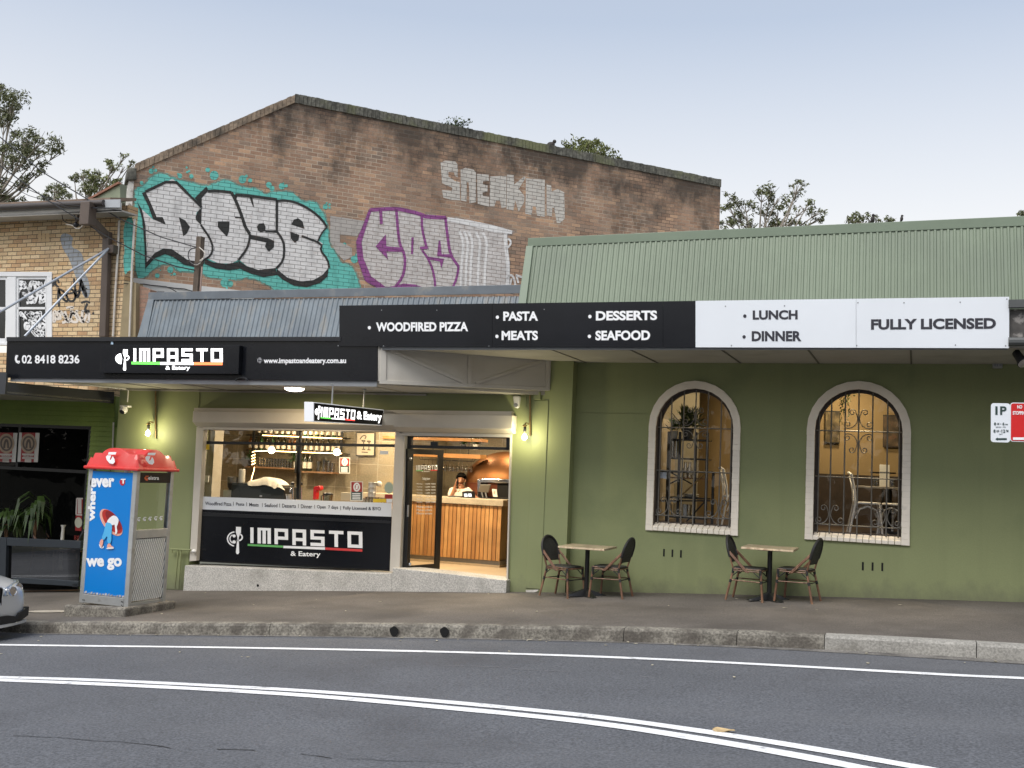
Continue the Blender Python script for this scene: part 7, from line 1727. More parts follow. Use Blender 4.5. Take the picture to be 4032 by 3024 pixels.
# ------------------------------------------------------------------ counter, oven and person beyond the door
d = ray(A6(830, 1338)); tt = (ZF - CAMH) / d.z; CYf = (CAMP + d * tt).y
cf = planeY(CYf); zct = onY(A6(850, 853), CYf).z; zcb = onY(A6(850, 898), CYf).z
xc0, xc1 = onY(A6(380, 900), CYf).x - 1.0, onY(A6(1076, 880), CYf).x
CT = thing('service_counter', 'shop counter clad in upright pine boards under a thick stone top', 'counter', ((xc0 + xc1) / 2, CYf, ZF))
mb = MB(); mb.box(xc0, xc1, CYf - .03, CYf + .62, zcb, zct); mb.build('countertop', mat('stone_top', (.44, .37, .27), .5, var=.1, vs=6, spk=.12, ss=70), CT, bev=.006)
zk_ = onY(A6(830, 1292), CYf).z; mb = MB(); mb.box(xc0 + .05, onY(A6(1044, 1300), CYf).x, CYf + .03, CYf + .55, ZF + .03, zk_); mb.build('kickboard', mat('grey_tile', (.20, .185, .16), .5, var=.1), CT)
mb = MB(); mb.box(xc0, onY(A6(1046, 1300), CYf).x, CYf - .0, CYf + .6, ZF, ZF + .035); mb.build('base_step', m_ifloor, CT)
mb = MB(); mb.box(xc0 + .02, onY(A6(1050, 1000), CYf).x - .015, CYf + .021, CYf + .58, zk_ + .001, zcb - .001); mb.build('backing', mat('counter_backing', (.30, .22, .12), .7), CT)
xend = onY(A6(1052, 1100), CYf).x; sw_ = onY(A6(652 + 29, 1100), CYf).x - onY(A6(652, 1100), CYf).x; x = xend; rn = random.Random(9); i = 0
woods = [mat('pine_a', (.50, .25, .085), .5, var=.2, vs=3, streak=((.32, .14, .045), .6, (24, 24, 1.0))), mat('pine_b', (.56, .30, .11), .5, var=.2, vs=3, streak=((.38, .18, .06), .6, (20, 20, 1.2))), mat('pine_c', (.44, .21, .07), .5, var=.2, vs=3, streak=((.26, .11, .035), .7, (22, 22, .9)))]
while x > xc0 + .1:
    mb = MB(); mb.box(x - sw_ + .012, x, CYf, CYf + .02, zk_, zcb - .001 - .012 * (i % 2)); mb.build('board', woods[rn.randrange(3)], CT, bev=.003); x -= sw_; i += 1
# things on the counter
Yc = CYf + .12
def cp(x, y, Y=Yc): return onY(A6(x, y), Y)
t = thing('card_terminal', 'black card terminals with two small lit screens on the counter', 'terminal', cp(812, 852)); mb = MB(); q = planeY(Yc)
mb.prism([q(A6(*p)) for p in ((776, 853), (772, 806), (800, 798), (842, 800), (850, 852))], (0, .14, 0)); mb.build('body', m_black, t, bev=.006)
for x in (788, 818): mb = MB(); mb.poly([planeY(Yc - .006)(A6(*p)) for p in ((x, 818), (x + 22, 819), (x + 25, 840), (x + 2, 839))]); mb.build('screen', emis('small_screen', (.55, .68, .85), .55), t)
mb = MB(); mb.box(cp(672, 850).x, cp(762, 850).x, Yc, Yc + .25, zct + .001, cp(700, 834).z); mb.build('tray', mat('dark_grey_tray', (.07, .07, .068), .6), tag=('dark grey tray on the counter left of the card terminals', 'tray'), bev=.006)
t = thing('till_screen', 'touch screen till seen from behind, tilted on the counter', 'till', cp(930, 852, Yc + .25)); q = planeY(Yc + .25); mb = MB(); mb.prism([q(A6(*p)) for p in ((888, 806), (905, 750), (982, 753), (962, 812))], (0, .03, 0)); mb.build('screen_back', mat('till_grey', (.10, .085, .065), .35, var=.2), t, bev=.006); mb = MB()
for x in (918, 945): mb.bar(q(A6(x - 4, 808)) + V((0, .015, 0)), V((q(A6(x + 6, 852)).x, Yc + .265, zct + .001)), .02, .02)
mb.build('stand', m_steel, t); mb = MB(); mb.box(q(A6(905, 852)).x, q(A6(975, 852)).x, Yc + .2, Yc + .4, zct + .0005, zct + .015); mb.build('base', m_black, t)
t = thing('paper_sign', 'small white standing card on the counter right of the till', 'card', cp(1010, 842, Yc + .1)); q = planeY(Yc + .1); mb = MB(); mb.prism([q(A6(*p)) for p in ((990, 784), (1022, 786), (1030, 842), (998, 840))], (0, .02, 0)); mb.build('card', m_pot, t); mb = MB(); [stroke(mb, [(1000, 800 + k * 9), (1016, 801 + k * 9)], 2, planeY(Yc + .096), A6) for k in range(3)]; mb.build('print', mat('card_print', (.5, .25, .2), .6), t)
mb = MB(); a, b = cp(840, 840, Yc + .35), cp(1105, 846, Yc + .35); mb.box(a.x, b.x + .3, Yc + .4, Yc + .55, zct + .002, zct + .035); mb.build('dark_board', m_blacks, tag=('long dark board lying along the back of the counter', 'board'))
# dark back-of-house joinery right of the counter
ob = thing('bar_fridge', 'dark fridge and cabinet in the gap right of the counter', 'cabinet', onY(A6(1080, 1285), CYf + .9)); a, b = onY(A6(1030, 1285), CYf + .9), onY(A6(1030, 862), CYf + .9); mb = MB(); mb.box(a.x, a.x + 1.2, CYf + .9, CYf + 1.4, ZF, b.z); mb.build('body', m_blacks, ob); mb = MB(); mb.box(a.x + .02, a.x + 1.2, CYf + .88, CYf + .899, onY(A6(1080, 965), CYf + .9).z, b.z - .05); mb.build('door', m_shelf, ob); mb = MB(); textq(mb, 'Bar', planeY(CYf + .89), A6, 1082, 975, 1104, 990, .02); stroke(mb, [(1060, 1168), (1100, 1170)], 5, planeY(CYf + .89), A6); mb.build('label_print', m_lab, ob)
# hanging timber shelf with wine glasses
HYs = CYf + .55
HG = thing('hanging_shelf', 'two-tier hanging timber shelf with wine glasses slung beneath', 'shelf', cp(700, 555, HYs)); m_beam = mat('beam_wood', (.40, .19, .06), .5, var=.25, vs=3, streak=((.25, .1, .03), .5, (1.5, 18, 18)))
def beam(x0, x1, y0, y1): a, b = onY(A6(x0, y1), HYs), onY(A6(x1, y0), HYs); mb = MB(); mb.box(a.x - .6, b.x, HYs, HYs + .3, a.z, a.z + (onY(A6(x0, y0), HYs).z - a.z)); mb.build('plank', m_beam, HG, bev=.004); return a.z
zl_ = beam(500, 908, 520, 550); zu_ = beam(400, 918, 404, 426)
for x in (820, 560): a = onY(A6(x, 540), HYs + .12); mb = MB(); mb.tube([a, V((a.x, a.y, zc1 - .005))], .007, 6); mb.build('rod', m_black, HG)
mb = MB(); zr = onY(A6(700, 578), HYs).z; xa_, xb2_ = onY(A6(445, 570), HYs).x, onY(A6(838, 580), HYs).x
for yo in (.08, .2): mb.tube([(xa_, HYs + yo, zl_), (xa_ + .03, HYs + yo, zr), (xb2_ - .02, HYs + yo, zr), (xb2_, HYs + yo, zl_)], .006, 6)
mb.build('glass_rail', m_black, HG)
for i in range(12):
    x = xa_ + .09 + (xb2_ - xa_ - .14) * i / 11; tumbler((x, HYs + .14, zr + .012), .038, .2, 'wine glass hanging upside down under the timber shelf', 'hanging wine glasses', 'wine_glass', stem=True)
potplant((onY(A6(868, 520), HYs + .1).x, HYs + .12, zl_ + .17), .06, .10, .16, 120, 'bushy plant in a pale pot on the hanging timber shelf', m_pot, 12); potplant((onY(A6(778, 520), HYs + .1).x, HYs + .12, zl_ + .17), .05, .09, .10, 40, 'small plant in a dark pot on the hanging timber shelf', m_potk, 15)
# copper domed pizza oven
OY = 18.9; oc = onY(A6(1118, 745), OY); orr = (oc - onY(A6(818, 745), OY)).length
OV = thing('pizza_oven', 'big copper domed woodfired pizza oven behind the counter', 'oven', V((oc.x, OY, ZF))); m_cop = mat('copper', (.15, .068, .028), .5, metal=1, var=.25, vs=1.6, streak=((.28, .10, .03), .5, (4, 4, .4)))
mb = MB(); n = 26; prof_ = [(orr * math.cos(a), (onY(A6(1118, 512), OY).z - oc.z) * math.sin(a)) for a in [math.pi / 2 * k / 14 for k in range(15)]]; mb.lathe(prof_, oc, n); mb.build('dome', m_cop, OV, smooth=True)
mb = MB(); mb.lathe([(orr * 1.0, -.9), (orr * 1.0, -.002)], oc, n); mb.build('base_drum', mat('dark_copper', (.16, .05, .025), .4, metal=.7, var=.2), OV, smooth=True)
oa = OY - orr - .04; q = planeY(oa); mb = MB(); mb.prism([q(A6(*p)) for p in ((884, 845), (884, 722), (896, 710), (1180, 714), (1180, 742), (912, 738), (908, 742), (908, 845))], (0, .2, 0)); mb.build('mouth_frame', m_chrome, OV, bev=.006); mb = MB(); mb.poly([planeY(oa + .05)(A6(*p)) for p in ((908, 845), (908, 742), (1180, 742), (1180, 850))]); mb.build('mouth', MATS['hole_dark'], OV)
# ---- the person on the phone
PYp = CYf + .78
pm_ = lambda x, y, dy=0: onY(A6(x, y), PYp) + V((0, dy, 0))
hc = pm_(765, 720); hs_ = .103      # head centre, half height
neck = pm_(768, 782); 
shL, shR = pm_(696, 800), pm_(822, 796); chest = (shL + shR) / 2 + V((0, .02, -.06)); pel = V((chest.x, chest.y + .03, chest.z - .45))
elL = pm_(705, 852, -.10); haL = pm_(737, 768, -.09); elR = pm_(868, 822, -.16); haR = pm_(902, 838, -.26)
joints = [pel, (pel + chest) / 2, chest, V((neck.x, neck.y, neck.z - .02)), shL, elL, haL, shR, elR, haR]
jr = [.13, .13, .14, .055, .058, .042, .03, .058, .042, .03]
eds = [(0, 1), (1, 2), (2, 3), (2, 4), (4, 5), (5, 6), (2, 7), (7, 8), (8, 9)]
# legs
kn = []
for s in (-1, 1):
    i = len(joints); joints += [pel + V((s * .09, 0, -.06)), V((pel.x + s * .1, pel.y - .01, (pel.z + ZF) / 2 - .04)), V((pel.x + s * .1, pel.y, ZF + .07)), V((pel.x + s * .11, pel.y - .15, ZF + .035))]; jr += [.09, .06, .04, .035]; eds += [(0, i), (i, i + 1), (i + 1, i + 2), (i + 2, i + 3)]
# palms and five fingers for each hand
def hand(root, dirv, side, curl, up):
    dirv = dirv.normalized(); side = side.normalized(); i0 = len(joints)
    joints.append(joints[root] + dirv * .05); jr.append(.026); eds.append((root, i0))
    for k, L_ in enumerate((.062, .07, .066, .05)):
        b = joints[i0] + side * (.018 * (1.5 - k)) + dirv * .022; m_ = b + dirv * L_ * .5 + up * curl * .4; e_ = m_ + dirv * L_ * .4 + up * curl
        i = len(joints); joints.extend([b, m_, e_]); jr.extend([.0095, .009, .0075]); eds.extend([(i0, i), (i, i + 1), (i + 1, i + 2)])
    b = joints[root] + side * .03 + dirv * .02; e_ = b + dirv * .03 + side * .02; i = len(joints); joints.extend([b, e_]); jr.extend([.011, .009]); eds.extend([(root, i), (i, i + 1)])
hand(6, V((.25, -.05, 1)), V((0, -1, .1)), -.012, V((-1, 0, 0)) * .5 + V((0, -1, 0)))
hand(9, V((.6, -.6, -.05)), V((.6, .6, .0)), -.012, V((0, 0, 1)))
PR = thing('person', 'person with short dark hair in a white shirt holding a phone to the ear', 'person', V((pel.x, pel.y, ZF)))
def skinmesh(name, vs, rs, es, m, par, sub=1, extra=None):
    org = WL[par.name]; me = bpy.data.meshes.new(name); me.from_pydata([p - org for p in vs], es, []); me.materials.append(m); o = bpy.data.objects.new(name, me); COL.objects.link(o); o.parent = par
    WL[o.name] = org
    bm_ = bmesh.new(); bm_.from_mesh(me); lay_ = bm_.verts.layers.skin.verify()
    for v, r in zip(bm_.verts, rs): v[lay_].radius = (r, r); v[lay_].use_root = v.index == 0
    bm_.to_mesh(me); bm_.free(); o.modifiers.new('skin', 'SKIN').use_smooth_shade = True; s_ = o.modifiers.new('sub', 'SUBSURF'); s_.levels = s_.render_levels = sub + 1; return o
m_skin = mat('skin', (.36, .17, .095), .5, var=.05)
# head chain with jaw, cheeks, brow and nose in the one body
fd = V((.22, -.97, -.12)).normalized(); rt = fd.cross(V((0, 0, 1))).normalized(); i = len(joints)
joints += [hc + V((0, .01, -.075)), hc + V((0, .01, .0)), hc + V((0, .02, .055)), hc + fd * .055 + V((0, 0, -.085)), hc + fd * .088 + V((0, 0, -.015)), hc + fd * .115 + V((0, 0, -.03))]
jr += [.052, .082, .078, .036, .030, .012]; eds += [(3, i), (i, i + 1), (i + 1, i + 2), (i, i + 3), (i + 1, i + 4), (i + 4, i + 5)]
skinmesh('body', joints, jr, eds, m_skin, PR)
for s in (-1, 1):
    mb = MB(); mb.ball(hc + fd * .083 + rt * s * .032 + V((0, 0, .012)), .012, 10); mb.build('eye', mat('eye_dark', (.015, .01, .008), .2), PR, smooth=True)
    mb = MB(); mb.tube([hc + fd * .088 + rt * s * .016 + V((0, 0, .034)), hc + fd * .082 + rt * s * .05 + V((0, 0, .036))], .005, 5); mb.build('eyebrow', mat('hair_black', (.008, .007, .006), .9, var=.4, vs=60, spec=.1), PR, smooth=True)
    mb = MB(); mb.ball(hc + rt * s * .086 + V((0, .012, -.005)), .024, 8, (.5, .8, 1.2)); mb.build('ear', m_skin, PR, smooth=True)
mb = MB(); mb.tube([hc + fd * .090 + rt * -.024 + V((0, 0, -.064)), hc + fd * .098 + V((0, 0, -.062)), hc + fd * .090 + rt * .024 + V((0, 0, -.064))], .006, 5); mb.build('lips', mat('lips', (.30, .10, .07), .5), PR, smooth=True)
mb = MB(); rn = random.Random(6); vs = []; fs = []; n_ = 18; m__ = 9
for j in range(m__ + 1):
    for k in range(n_):
        a = 2 * math.pi * k / n_; el = math.pi / 2 * (1 - j / m__ * 1.32); d_ = rt * math.cos(a) * math.cos(el) + (-fd) * math.sin(a) * math.cos(el) + V((0, 0, math.sin(el)))
        front = max(0, d_.dot(fd)); dn_ = hc + V((0, .012, .03)) + d_ * (.101 + rn.uniform(-.006, .006)) + V((0, 0, .012))
        if d_.z < .25 and front > .2: dn_ = hc + V((0, .012, .04)) + V((d_.x, d_.y, .42 + .12 * math.sin(5 * a))).normalized() * .098 + V((0, 0, .012))
        vs.append(dn_)
for j in range(m__):
    for k in range(n_): fs.append([j * n_ + k, j * n_ + (k + 1) % n_, (j + 1) * n_ + (k + 1) % n_, (j + 1) * n_ + k])
mb.add(vs, fs); mb.build('hair', MATS['hair_black'], PR, smooth=True)
# shirt with rolled sleeves
sv = [pel + V((0, 0, -.02)), (pel + chest) / 2, chest, V((neck.x, neck.y + .012, neck.z - .045)), shL + V((0, 0, .008)), shL.lerp(elL, .9), shR + V((0, 0, .008)), shR.lerp(elR, 1.0), elR.lerp(haR, .75)]
skinmesh('shirt', sv, [.155, .15, .160, .062, .074, .062, .074, .058, .042], [(0, 1), (1, 2), (2, 3), (2, 4), (4, 5), (2, 6), (6, 7), (7, 8)], mat('white_shirt', (.74, .66, .56), .8, var=.05, bump=.3, bs=14), PR)
mb = MB(); q = neck + V((0, -.05, -.03)); mb.prism([q + V((-.05, 0, .03)), q + V((0, -.045, -.07)), q + V((.05, 0, .03)), q + V((0, -.02, .01))], (0, .012, 0)); mb.build('collar', mat('collar_white', (.76, .68, .58), .8), PR)
lv = [pel + V((0, 0, .02)), pel + V((-.09, 0, -.06)), V((pel.x - .1, pel.y - .01, (pel.z + ZF) / 2 - .04)), V((pel.x - .1, pel.y, ZF + .08)), pel + V((.09, 0, -.06)), V((pel.x + .1, pel.y - .01, (pel.z + ZF) / 2 - .04)), V((pel.x + .1, pel.y, ZF + .08))]
skinmesh('trousers', lv, [.145, .105, .075, .06, .105, .075, .06], [(0, 1), (1, 2), (2, 3), (0, 4), (4, 5), (5, 6)], mat('dark_trousers', (.02, .02, .025), .8), PR)
mb = MB(); e0 = haL + V((.02, -.0, .07)); mb.bar(e0 + V((.012, .01, -.06)), e0 + V((.03, .02, .085)), .012, .07, up=(0, 1, 0)); mb.build('mobile_phone', m_black, bev=.004, tag=('dark mobile phone held to the ear of the person in white', 'phone'))

# ------------------------------------------------------------------ dining room behind the arched windows
DZ = zdf
for x, y, e_ in ((onY(P(1480, 900), 17.3).x, 17.3, 8), (onY(P(1820, 860), 18.3).x, 18.4, 12), (onY(P(1900, 900), 17.3).x - .3, 16.7, 24)): added_downlight(x, y, zdc, e_, 'unseen ceiling light added in the dining room', (1, .78, .46))  # unseen ceiling lights added to brighten the dining room and its chairs
# black shelf rack in window one
RYs = 16.75
RK = thing('metal_rack', 'tall black metal shelving rack inside the first arched window', 'rack', onY(B2(600, 1440), RYs)); r_ = planeY(RYs); rD = .42
def post(x, Y, y0=590): a, b = onY(B2(x, y0), Y), onY(B2(x, 1440), Y); mb = MB(); mb.box(a.x - .022, a.x + .022, Y - .02, Y + .02, DZ, a.z); mb.build('post', m_blacks, RK)
xs4 = [onY(B2(x, 900), RYs).x for x in (428, 532, 682, 790)]
for x in xs4: mb = MB(); mb.box(x - .02, x + .02, RYs - .02, RYs + .02, DZ, onY(B2(600, 595), RYs).z); mb.build('post', m_blacks, RK)
rack_z = []
for y in (660, 838, 1020, 1205, 1390):
    z = onY(B2(600, y), RYs).z; rack_z.append(z); mb = MB(); mb.box(xs4[0], xs4[3], RYs + .021, RYs + .4, z - .022, z); mb.build('shelf_board', m_blacks if y != 1020 else m_shelf, RK)
for a, b in (((450, 970), (650, 1080)), ((450, 1075), (530, 1035)), ((775, 980), (560, 1180)), ((770, 1245), (600, 1430))):
    mb = MB(); mb.tube([onY(B2(*a), RYs - .035), onY(B2(*b), RYs - .035)], .012, 6); mb.build('brace', m_blacks if a[1] != 980 else m_brass, RK)
mb = MB(); a, b, c_ = onY(B2(350, 965), RYs - .05), onY(B2(850, 970), RYs - .05), onY(B2(838, 1450), RYs - .05); mb.tube([a, b], .014, 6); mb.tube([b, V((c_.x, c_.y, DZ))], .022, 6); mb.tube([onY(B2(350, 1237), RYs - .05), onY(B2(820, 1237), RYs - .05)], .012, 6); mb.build('side_frame', m_blacks, RK)
for x, lab in ((468, 'polished steel canister on the rack, left one'), (504, 'polished steel canister on the rack, right one')): p = onY(B2(x, 838), RYs + .12); mb = MB(); mb.lathe([(.05, 0), (.05, .27), (.03, .28), (.012, .3)], (p.x, p.y, rack_z[1]), 16); mb.build('canister', m_chrome, smooth=True, tag=(lab, 'canister'))
potplant((onY(B2(612, 650), RYs + .15).x, RYs + .15, rack_z[0]), .10, .17, .34, 260, 'dark leafy plant on top of the black rack', m_potk, 31, m_leafd, ls=.09); potplant((onY(B2(480, 650), RYs + .12).x, RYs + .14, rack_z[0]), .07, .13, .2, 110, 'small green plant in a white pot on the rack top', m_pot, 33)
for i, x in enumerate((588, 628)): p = onY(B2(x, 1012), RYs + .1); mb = MB(); mb.lathe([(.045, 0), (.055, .06), (.05, .12), (.022, .18), (.024, .25)], (p.x, p.y, rack_z[2]), 14); mb.build('carafe', m_clear, smooth=True, tag=('clear glass carafe, %s of the pair on the rack' % ('left' if i == 0 else 'right'), 'carafe'))
for i in range(2): p = onY(B2(640, 1195), RYs + .15); mb = MB(); mb.lathe([(.08, 0), (.13, .02), (.13, .026)], (p.x, p.y, rack_z[3] + i * .03), 20); mb.build('plate', m_pot, smooth=True, tag=('white plate in the low pile on the rack', 'plate', 'pile of plates on the rack'))
p = onY(B2(485, 1380), RYs + .1); mb = MB(); 
for k in range(9): a = 6.28 * k / 9; mb.tube([(p.x + .05 * math.cos(a), p.y + .05 * math.sin(a), rack_z[4]), (p.x + .065 * math.cos(a), p.y + .065 * math.sin(a), rack_z[4] + .2)], .004, 4)
mb.lathe([(.05, 0), (.055, .01)], (p.x, p.y, rack_z[4]), 12); mb.build('wire_basket', m_steel, tag=('round wire basket low on the rack', 'basket'))
for i, x in enumerate((585, 620)): p = onY(B2(x, 1380), RYs + .12); mb = MB(); mb.lathe([(.03, 0), (.05, .2), (.045, .2)], (p.x, p.y, rack_z[4]), 14); mb.build('jug', m_clear if i else m_pot, smooth=True, tag=('tall pale jug low on the rack, %s' % ('right' if i else 'left'), 'jug'))
mb = MB(); mb.prism([onY(B2(*q), WR + .17) for q in ((355, 968), (414, 970), (413, 1030), (353, 1028))], (0, .003, 0)); mb.build('notice', m_whites, tag=('small white notice stuck inside the first arched window', 'notice'))
# white bentwood chairs
m_wch = mat('white_bentwood', (.82, .80, .76), .45, var=.06)
def bent(loc, head, lab):
    t = thing('bentwood_chair', lab, 'chair', (0, 0, 0), 'white cross-back chairs in the dining room')
    def tb(nm, lst, r=.015):
        mb = MB(); [mb.tube(p, r, 8) for p in lst]; mb.build(nm, m_wch, t, smooth=True)
    mb = MB(); mb.prism([(.2 * math.copysign(abs(math.cos(a)) ** .6, math.cos(a)), .2 * math.copysign(abs(math.sin(a)) ** .6, math.sin(a)), .44) for a in [6.283 * k / 20 for k in range(20)]], (0, 0, .03)); mb.build('seat', m_wch, t, bev=.008)
    for s in (-1, 1): tb('leg', [[(.17, s * .17, .44), (.21, s * .2, 0)]], .017); tb('leg', [[(-.24, s * .15, .88), (-.19, s * .17, .62), (-.18, s * .175, .44), (-.26, s * .2, 0)]], .017); tb('arch_brace', [[(.16, s * .165, .24), (.12, s * .17, .36), (0, s * .175, .41), (-.12, s * .17, .36), (-.18, s * .17, .22)]], .011)
    tb('back_hoop', [[(-.24, -.15, .87), (-.27, -.08, .90), (-.275, .08, .90), (-.24, .15, .87)]], .018); tb('cross_brace', [[(-.25, -.13, .85), (-.2, 0, .66), (-.18, .14, .48)]], .012); tb('cross_brace', [[(-.25, .13, .85), (-.205, 0, .665), (-.18, -.14, .48)]], .012)
    t.location = loc; t.rotation_euler = (0, 0, head); return t
p = onP(B3(780, 1430), V((0, 0, DZ)), V((0, 0, 1))); ch = bent((onY(B3(800, 1400), 16.9).x, 16.9, DZ), rad(8), 'white cross-back chair at the table in the second arched window')
dup(ch, (onY(B3(1070, 1400), 16.85).x, 16.95, DZ), rad(150), 'white cross-back chair mostly hidden by the right jamb of the second window'); dup(ch, (onY(B2(985, 1400), 17.05).x + .12, 17.1, DZ), rad(20), 'white cross-back chair at the right edge of the first arched window')
zt2 = onY(B3(900, 1030), 17.0).z; ty = 17.35; tx = onY(B3(990, 1030), 17.1).x
t = thing('dining_table', 'dark dining table laid with glasses in the second arched window', 'table', (tx, ty, DZ)); mb = MB(); mb.box(tx - .52, tx + .6, ty - .4, ty + .4, zt2 - .03, zt2); mb.build('tabletop', mat('pale_table', (.22, .2, .17), .4), t, bev=.006); mb = MB(); mb.tube([(tx, ty, DZ), (tx, ty, zt2 - .03)], .05, 10); mb.lathe([(.26, 0), (.24, .03), (.06, .06)], (tx, ty, DZ), 16); mb.build('pedestal', m_blacks, t, smooth=True)
p = onY(B3(955, 1012), 17.15); t = thing('menu_holder', 'upright white menu card standing on the dining table', 'menu', V((p.x, p.y, zt2))); c, w_, h_ = ctr(B3, 912, 840, 1000, 1012, 17.15); mb = MB(); mb.box(c.x - w_ / 2, c.x + w_ / 2, 17.15, 17.17, zt2 + .001, c.z + h_); mb.build('card', m_pot, t, bev=.003); mb = MB(); z_ = c.z + h_ * .62; mb.box(c.x - w_ / 2 + .004, c.x + w_ / 2 - .004, 17.146, 17.149, z_ - .006, z_ + .004); mb.build('clip', m_black, t)
for i, x in enumerate((870, 890, 1015, 1030)): p = onY(B3(x, 1010), 17.2); tumbler((p.x, 17.2, zt2), .032, .13, 'clear tumbler on the dining table beside the menu card', 'tumblers on the dining table')
mb = MB(); p = onY(B3(945, 905), 18.4); mb.lathe([(.02, -.6), (.02, -.03), (.2, -.02), (.2, 0)], p, 18); mb.build('round_table', m_blacks, smooth=True, tag=('small round dark table further back in the dining room', 'table'))
m_art = mat('old_painting', (.10, .075, .04), .5, var=.7, vs=9, stain=((.26, .2, .1), .7, 7, .5, .62))
picture('wall_painting', 'dark framed painting on the left part of the dining room wall', B3, (440, 370, 568, 655), DYB - .06, m_blacks, m_art); picture('wall_painting', 'dark framed painting on the right part of the dining room wall', B3, (945, 405, 1082, 688), DYB - .06, m_dado, mat('old_painting_red', (.07, .045, .025), .5, var=.8, vs=9, stain=((.2, .08, .04), .6, 8, .55, .66)))
# hanging string of pearls plant in window two
t = thing('hanging_plant', 'trailing plant hanging inside the top of the second arched window', 'plant', onY(B3(600, 240), 16.6)); mb = MB(); rn = random.Random(8)
for x, y1, y0 in ((582, 495, 215), (598, 430, 215), (575, 380, 215), (640, 460, 215), (632, 320, 215), (655, 300, 215), (610, 330, 215), (700, 260, 200), (740, 250, 200)):
    a, b = onY(B3(x, y0), 16.6), onY(B3(x, y1), 16.6); n_ = int((a.z - b.z) / .018)
    for k in range(n_):
        c_ = a.lerp(b, k / max(1, n_)) + V((rn.uniform(-.02, .02), rn.uniform(-.03, .03), 0)); u = V((rn.uniform(-1, 1), rn.uniform(-1, 1), rn.uniform(-.6, .6))).normalized() * .02; v = V((rn.uniform(-1, 1), 0, rn.uniform(-1, 1))).normalized() * .012; mb.poly([c_ - u, c_ - v, c_ + u, c_ + v])
NORECALC.add('foliage'); mb.build('foliage', m_leafi, t); mb = MB(); a = onY(B3(620, 200), 16.6); mb.lathe([(.05, 0), (.12, .14), (.10, .14)], a + V((0, 0, .0)), 14); mb.tube([a + V((0, 0, .14)), V((a.x, a.y, zdc - .005))], .004, 4); mb.build('pot', m_potk, t, smooth=True)
# ------------------------------------------------------------------ plants and chairs behind the street barrier
gzl = -.60
def leafyplant(c, h, n, L_, label, seed, m, arch=.5):
    c = V(c); t = thing('leafy_plant', label, 'plant', c); rn = random.Random(seed); mb = MB(); vs = []
    for i in range(n):
        a = rn.uniform(0, 6.28); b = c + V((rn.uniform(-.05, .05), rn.uniform(-.05, .05), h * rn.uniform(.55, 1))); d = V((math.cos(a), math.sin(a), 0)); s_ = V((-d.y, d.x, 0)) * rn.uniform(.02, .04); l = L_ * rn.uniform(.6, 1.1); pts = [b, b + d * l * .4 + V((0, 0, l * .35)), b + d * l * .8 + V((0, 0, l * .1)), b + d * l - V((0, 0, l * arch))]
        mb.add([pts[0], pts[1] - s_, pts[1] + s_, pts[2] - s_, pts[2] + s_, pts[3]], [[0, 1, 2], [1, 3, 4, 2], [3, 5, 4]])
    mb.build('leaves', m, t); mb = MB(); [mb.tube([c, c + V((rn.uniform(-.06, .06), rn.uniform(-.06, .06), h * .8))], .018, 6) for k in range(3)]; mb.build('stem', m_shelf, t, smooth=True); return t
NORECALC.add('leaves'); PYl = min(bY + .35, LY - .3)
m_plant = mat('shop_plant_leaf', (.035, .065, .014), .45, var=.5, vs=5)
for q0, h_, lab, sd, n_ in (((250, 960), 1.25, 'tall drooping plant behind the barrier, the taller one', 3, 46), ((60, 960), .95, 'bushy low plant behind the barrier at the left edge', 5, 60)):
    p = onY(D4(*q0), PYl); pot = V((p.x + (.25 if sd == 3 else 0), PYl, p.z)); leafyplant(pot + V((0, 0, .35)), h_ - .15, n_, .45, lab, sd, m_plant, .8 if sd == 3 else .45)
c, w_, h_ = ctr(D4, 140, 770, 330, 975, PYl); mb = MB(); mb.lathe([(w_ * .42, 0), (w_ * .5, h_), (w_ * .46, h_), (w_ * .44, h_ - .04), (.01, h_ - .05)], c, 20); mb.build('planter_pot', mat('olive_pot', (.10, .085, .02), .5, var=.2), smooth=True, tag=('large olive green pot behind the barrier glass', 'pot'))
for q0, a_, lab in (((560, 900), 10, 'cafe chair behind the barrier glass, left one'), ((820, 930), 190, 'cafe chair behind the barrier glass, right one by the phone box')):
    p = onY(D4(*q0), bY + .5); dup(chair0, (p.x, bY + .55, p.z), rad(a_), lab, 'cafe chairs behind the barrier')
p = onY(D4(712, 890), bY + .4); mb = MB(); mb.lathe([(.05, 0), (.06, .03), (.03, .1), (.035, .4), (.028, .8), (.05, .84)], p, 14); mb.build('umbrella_stand', m_pot, smooth=True, tag=('pale turned table leg behind the barrier glass', 'stand'))
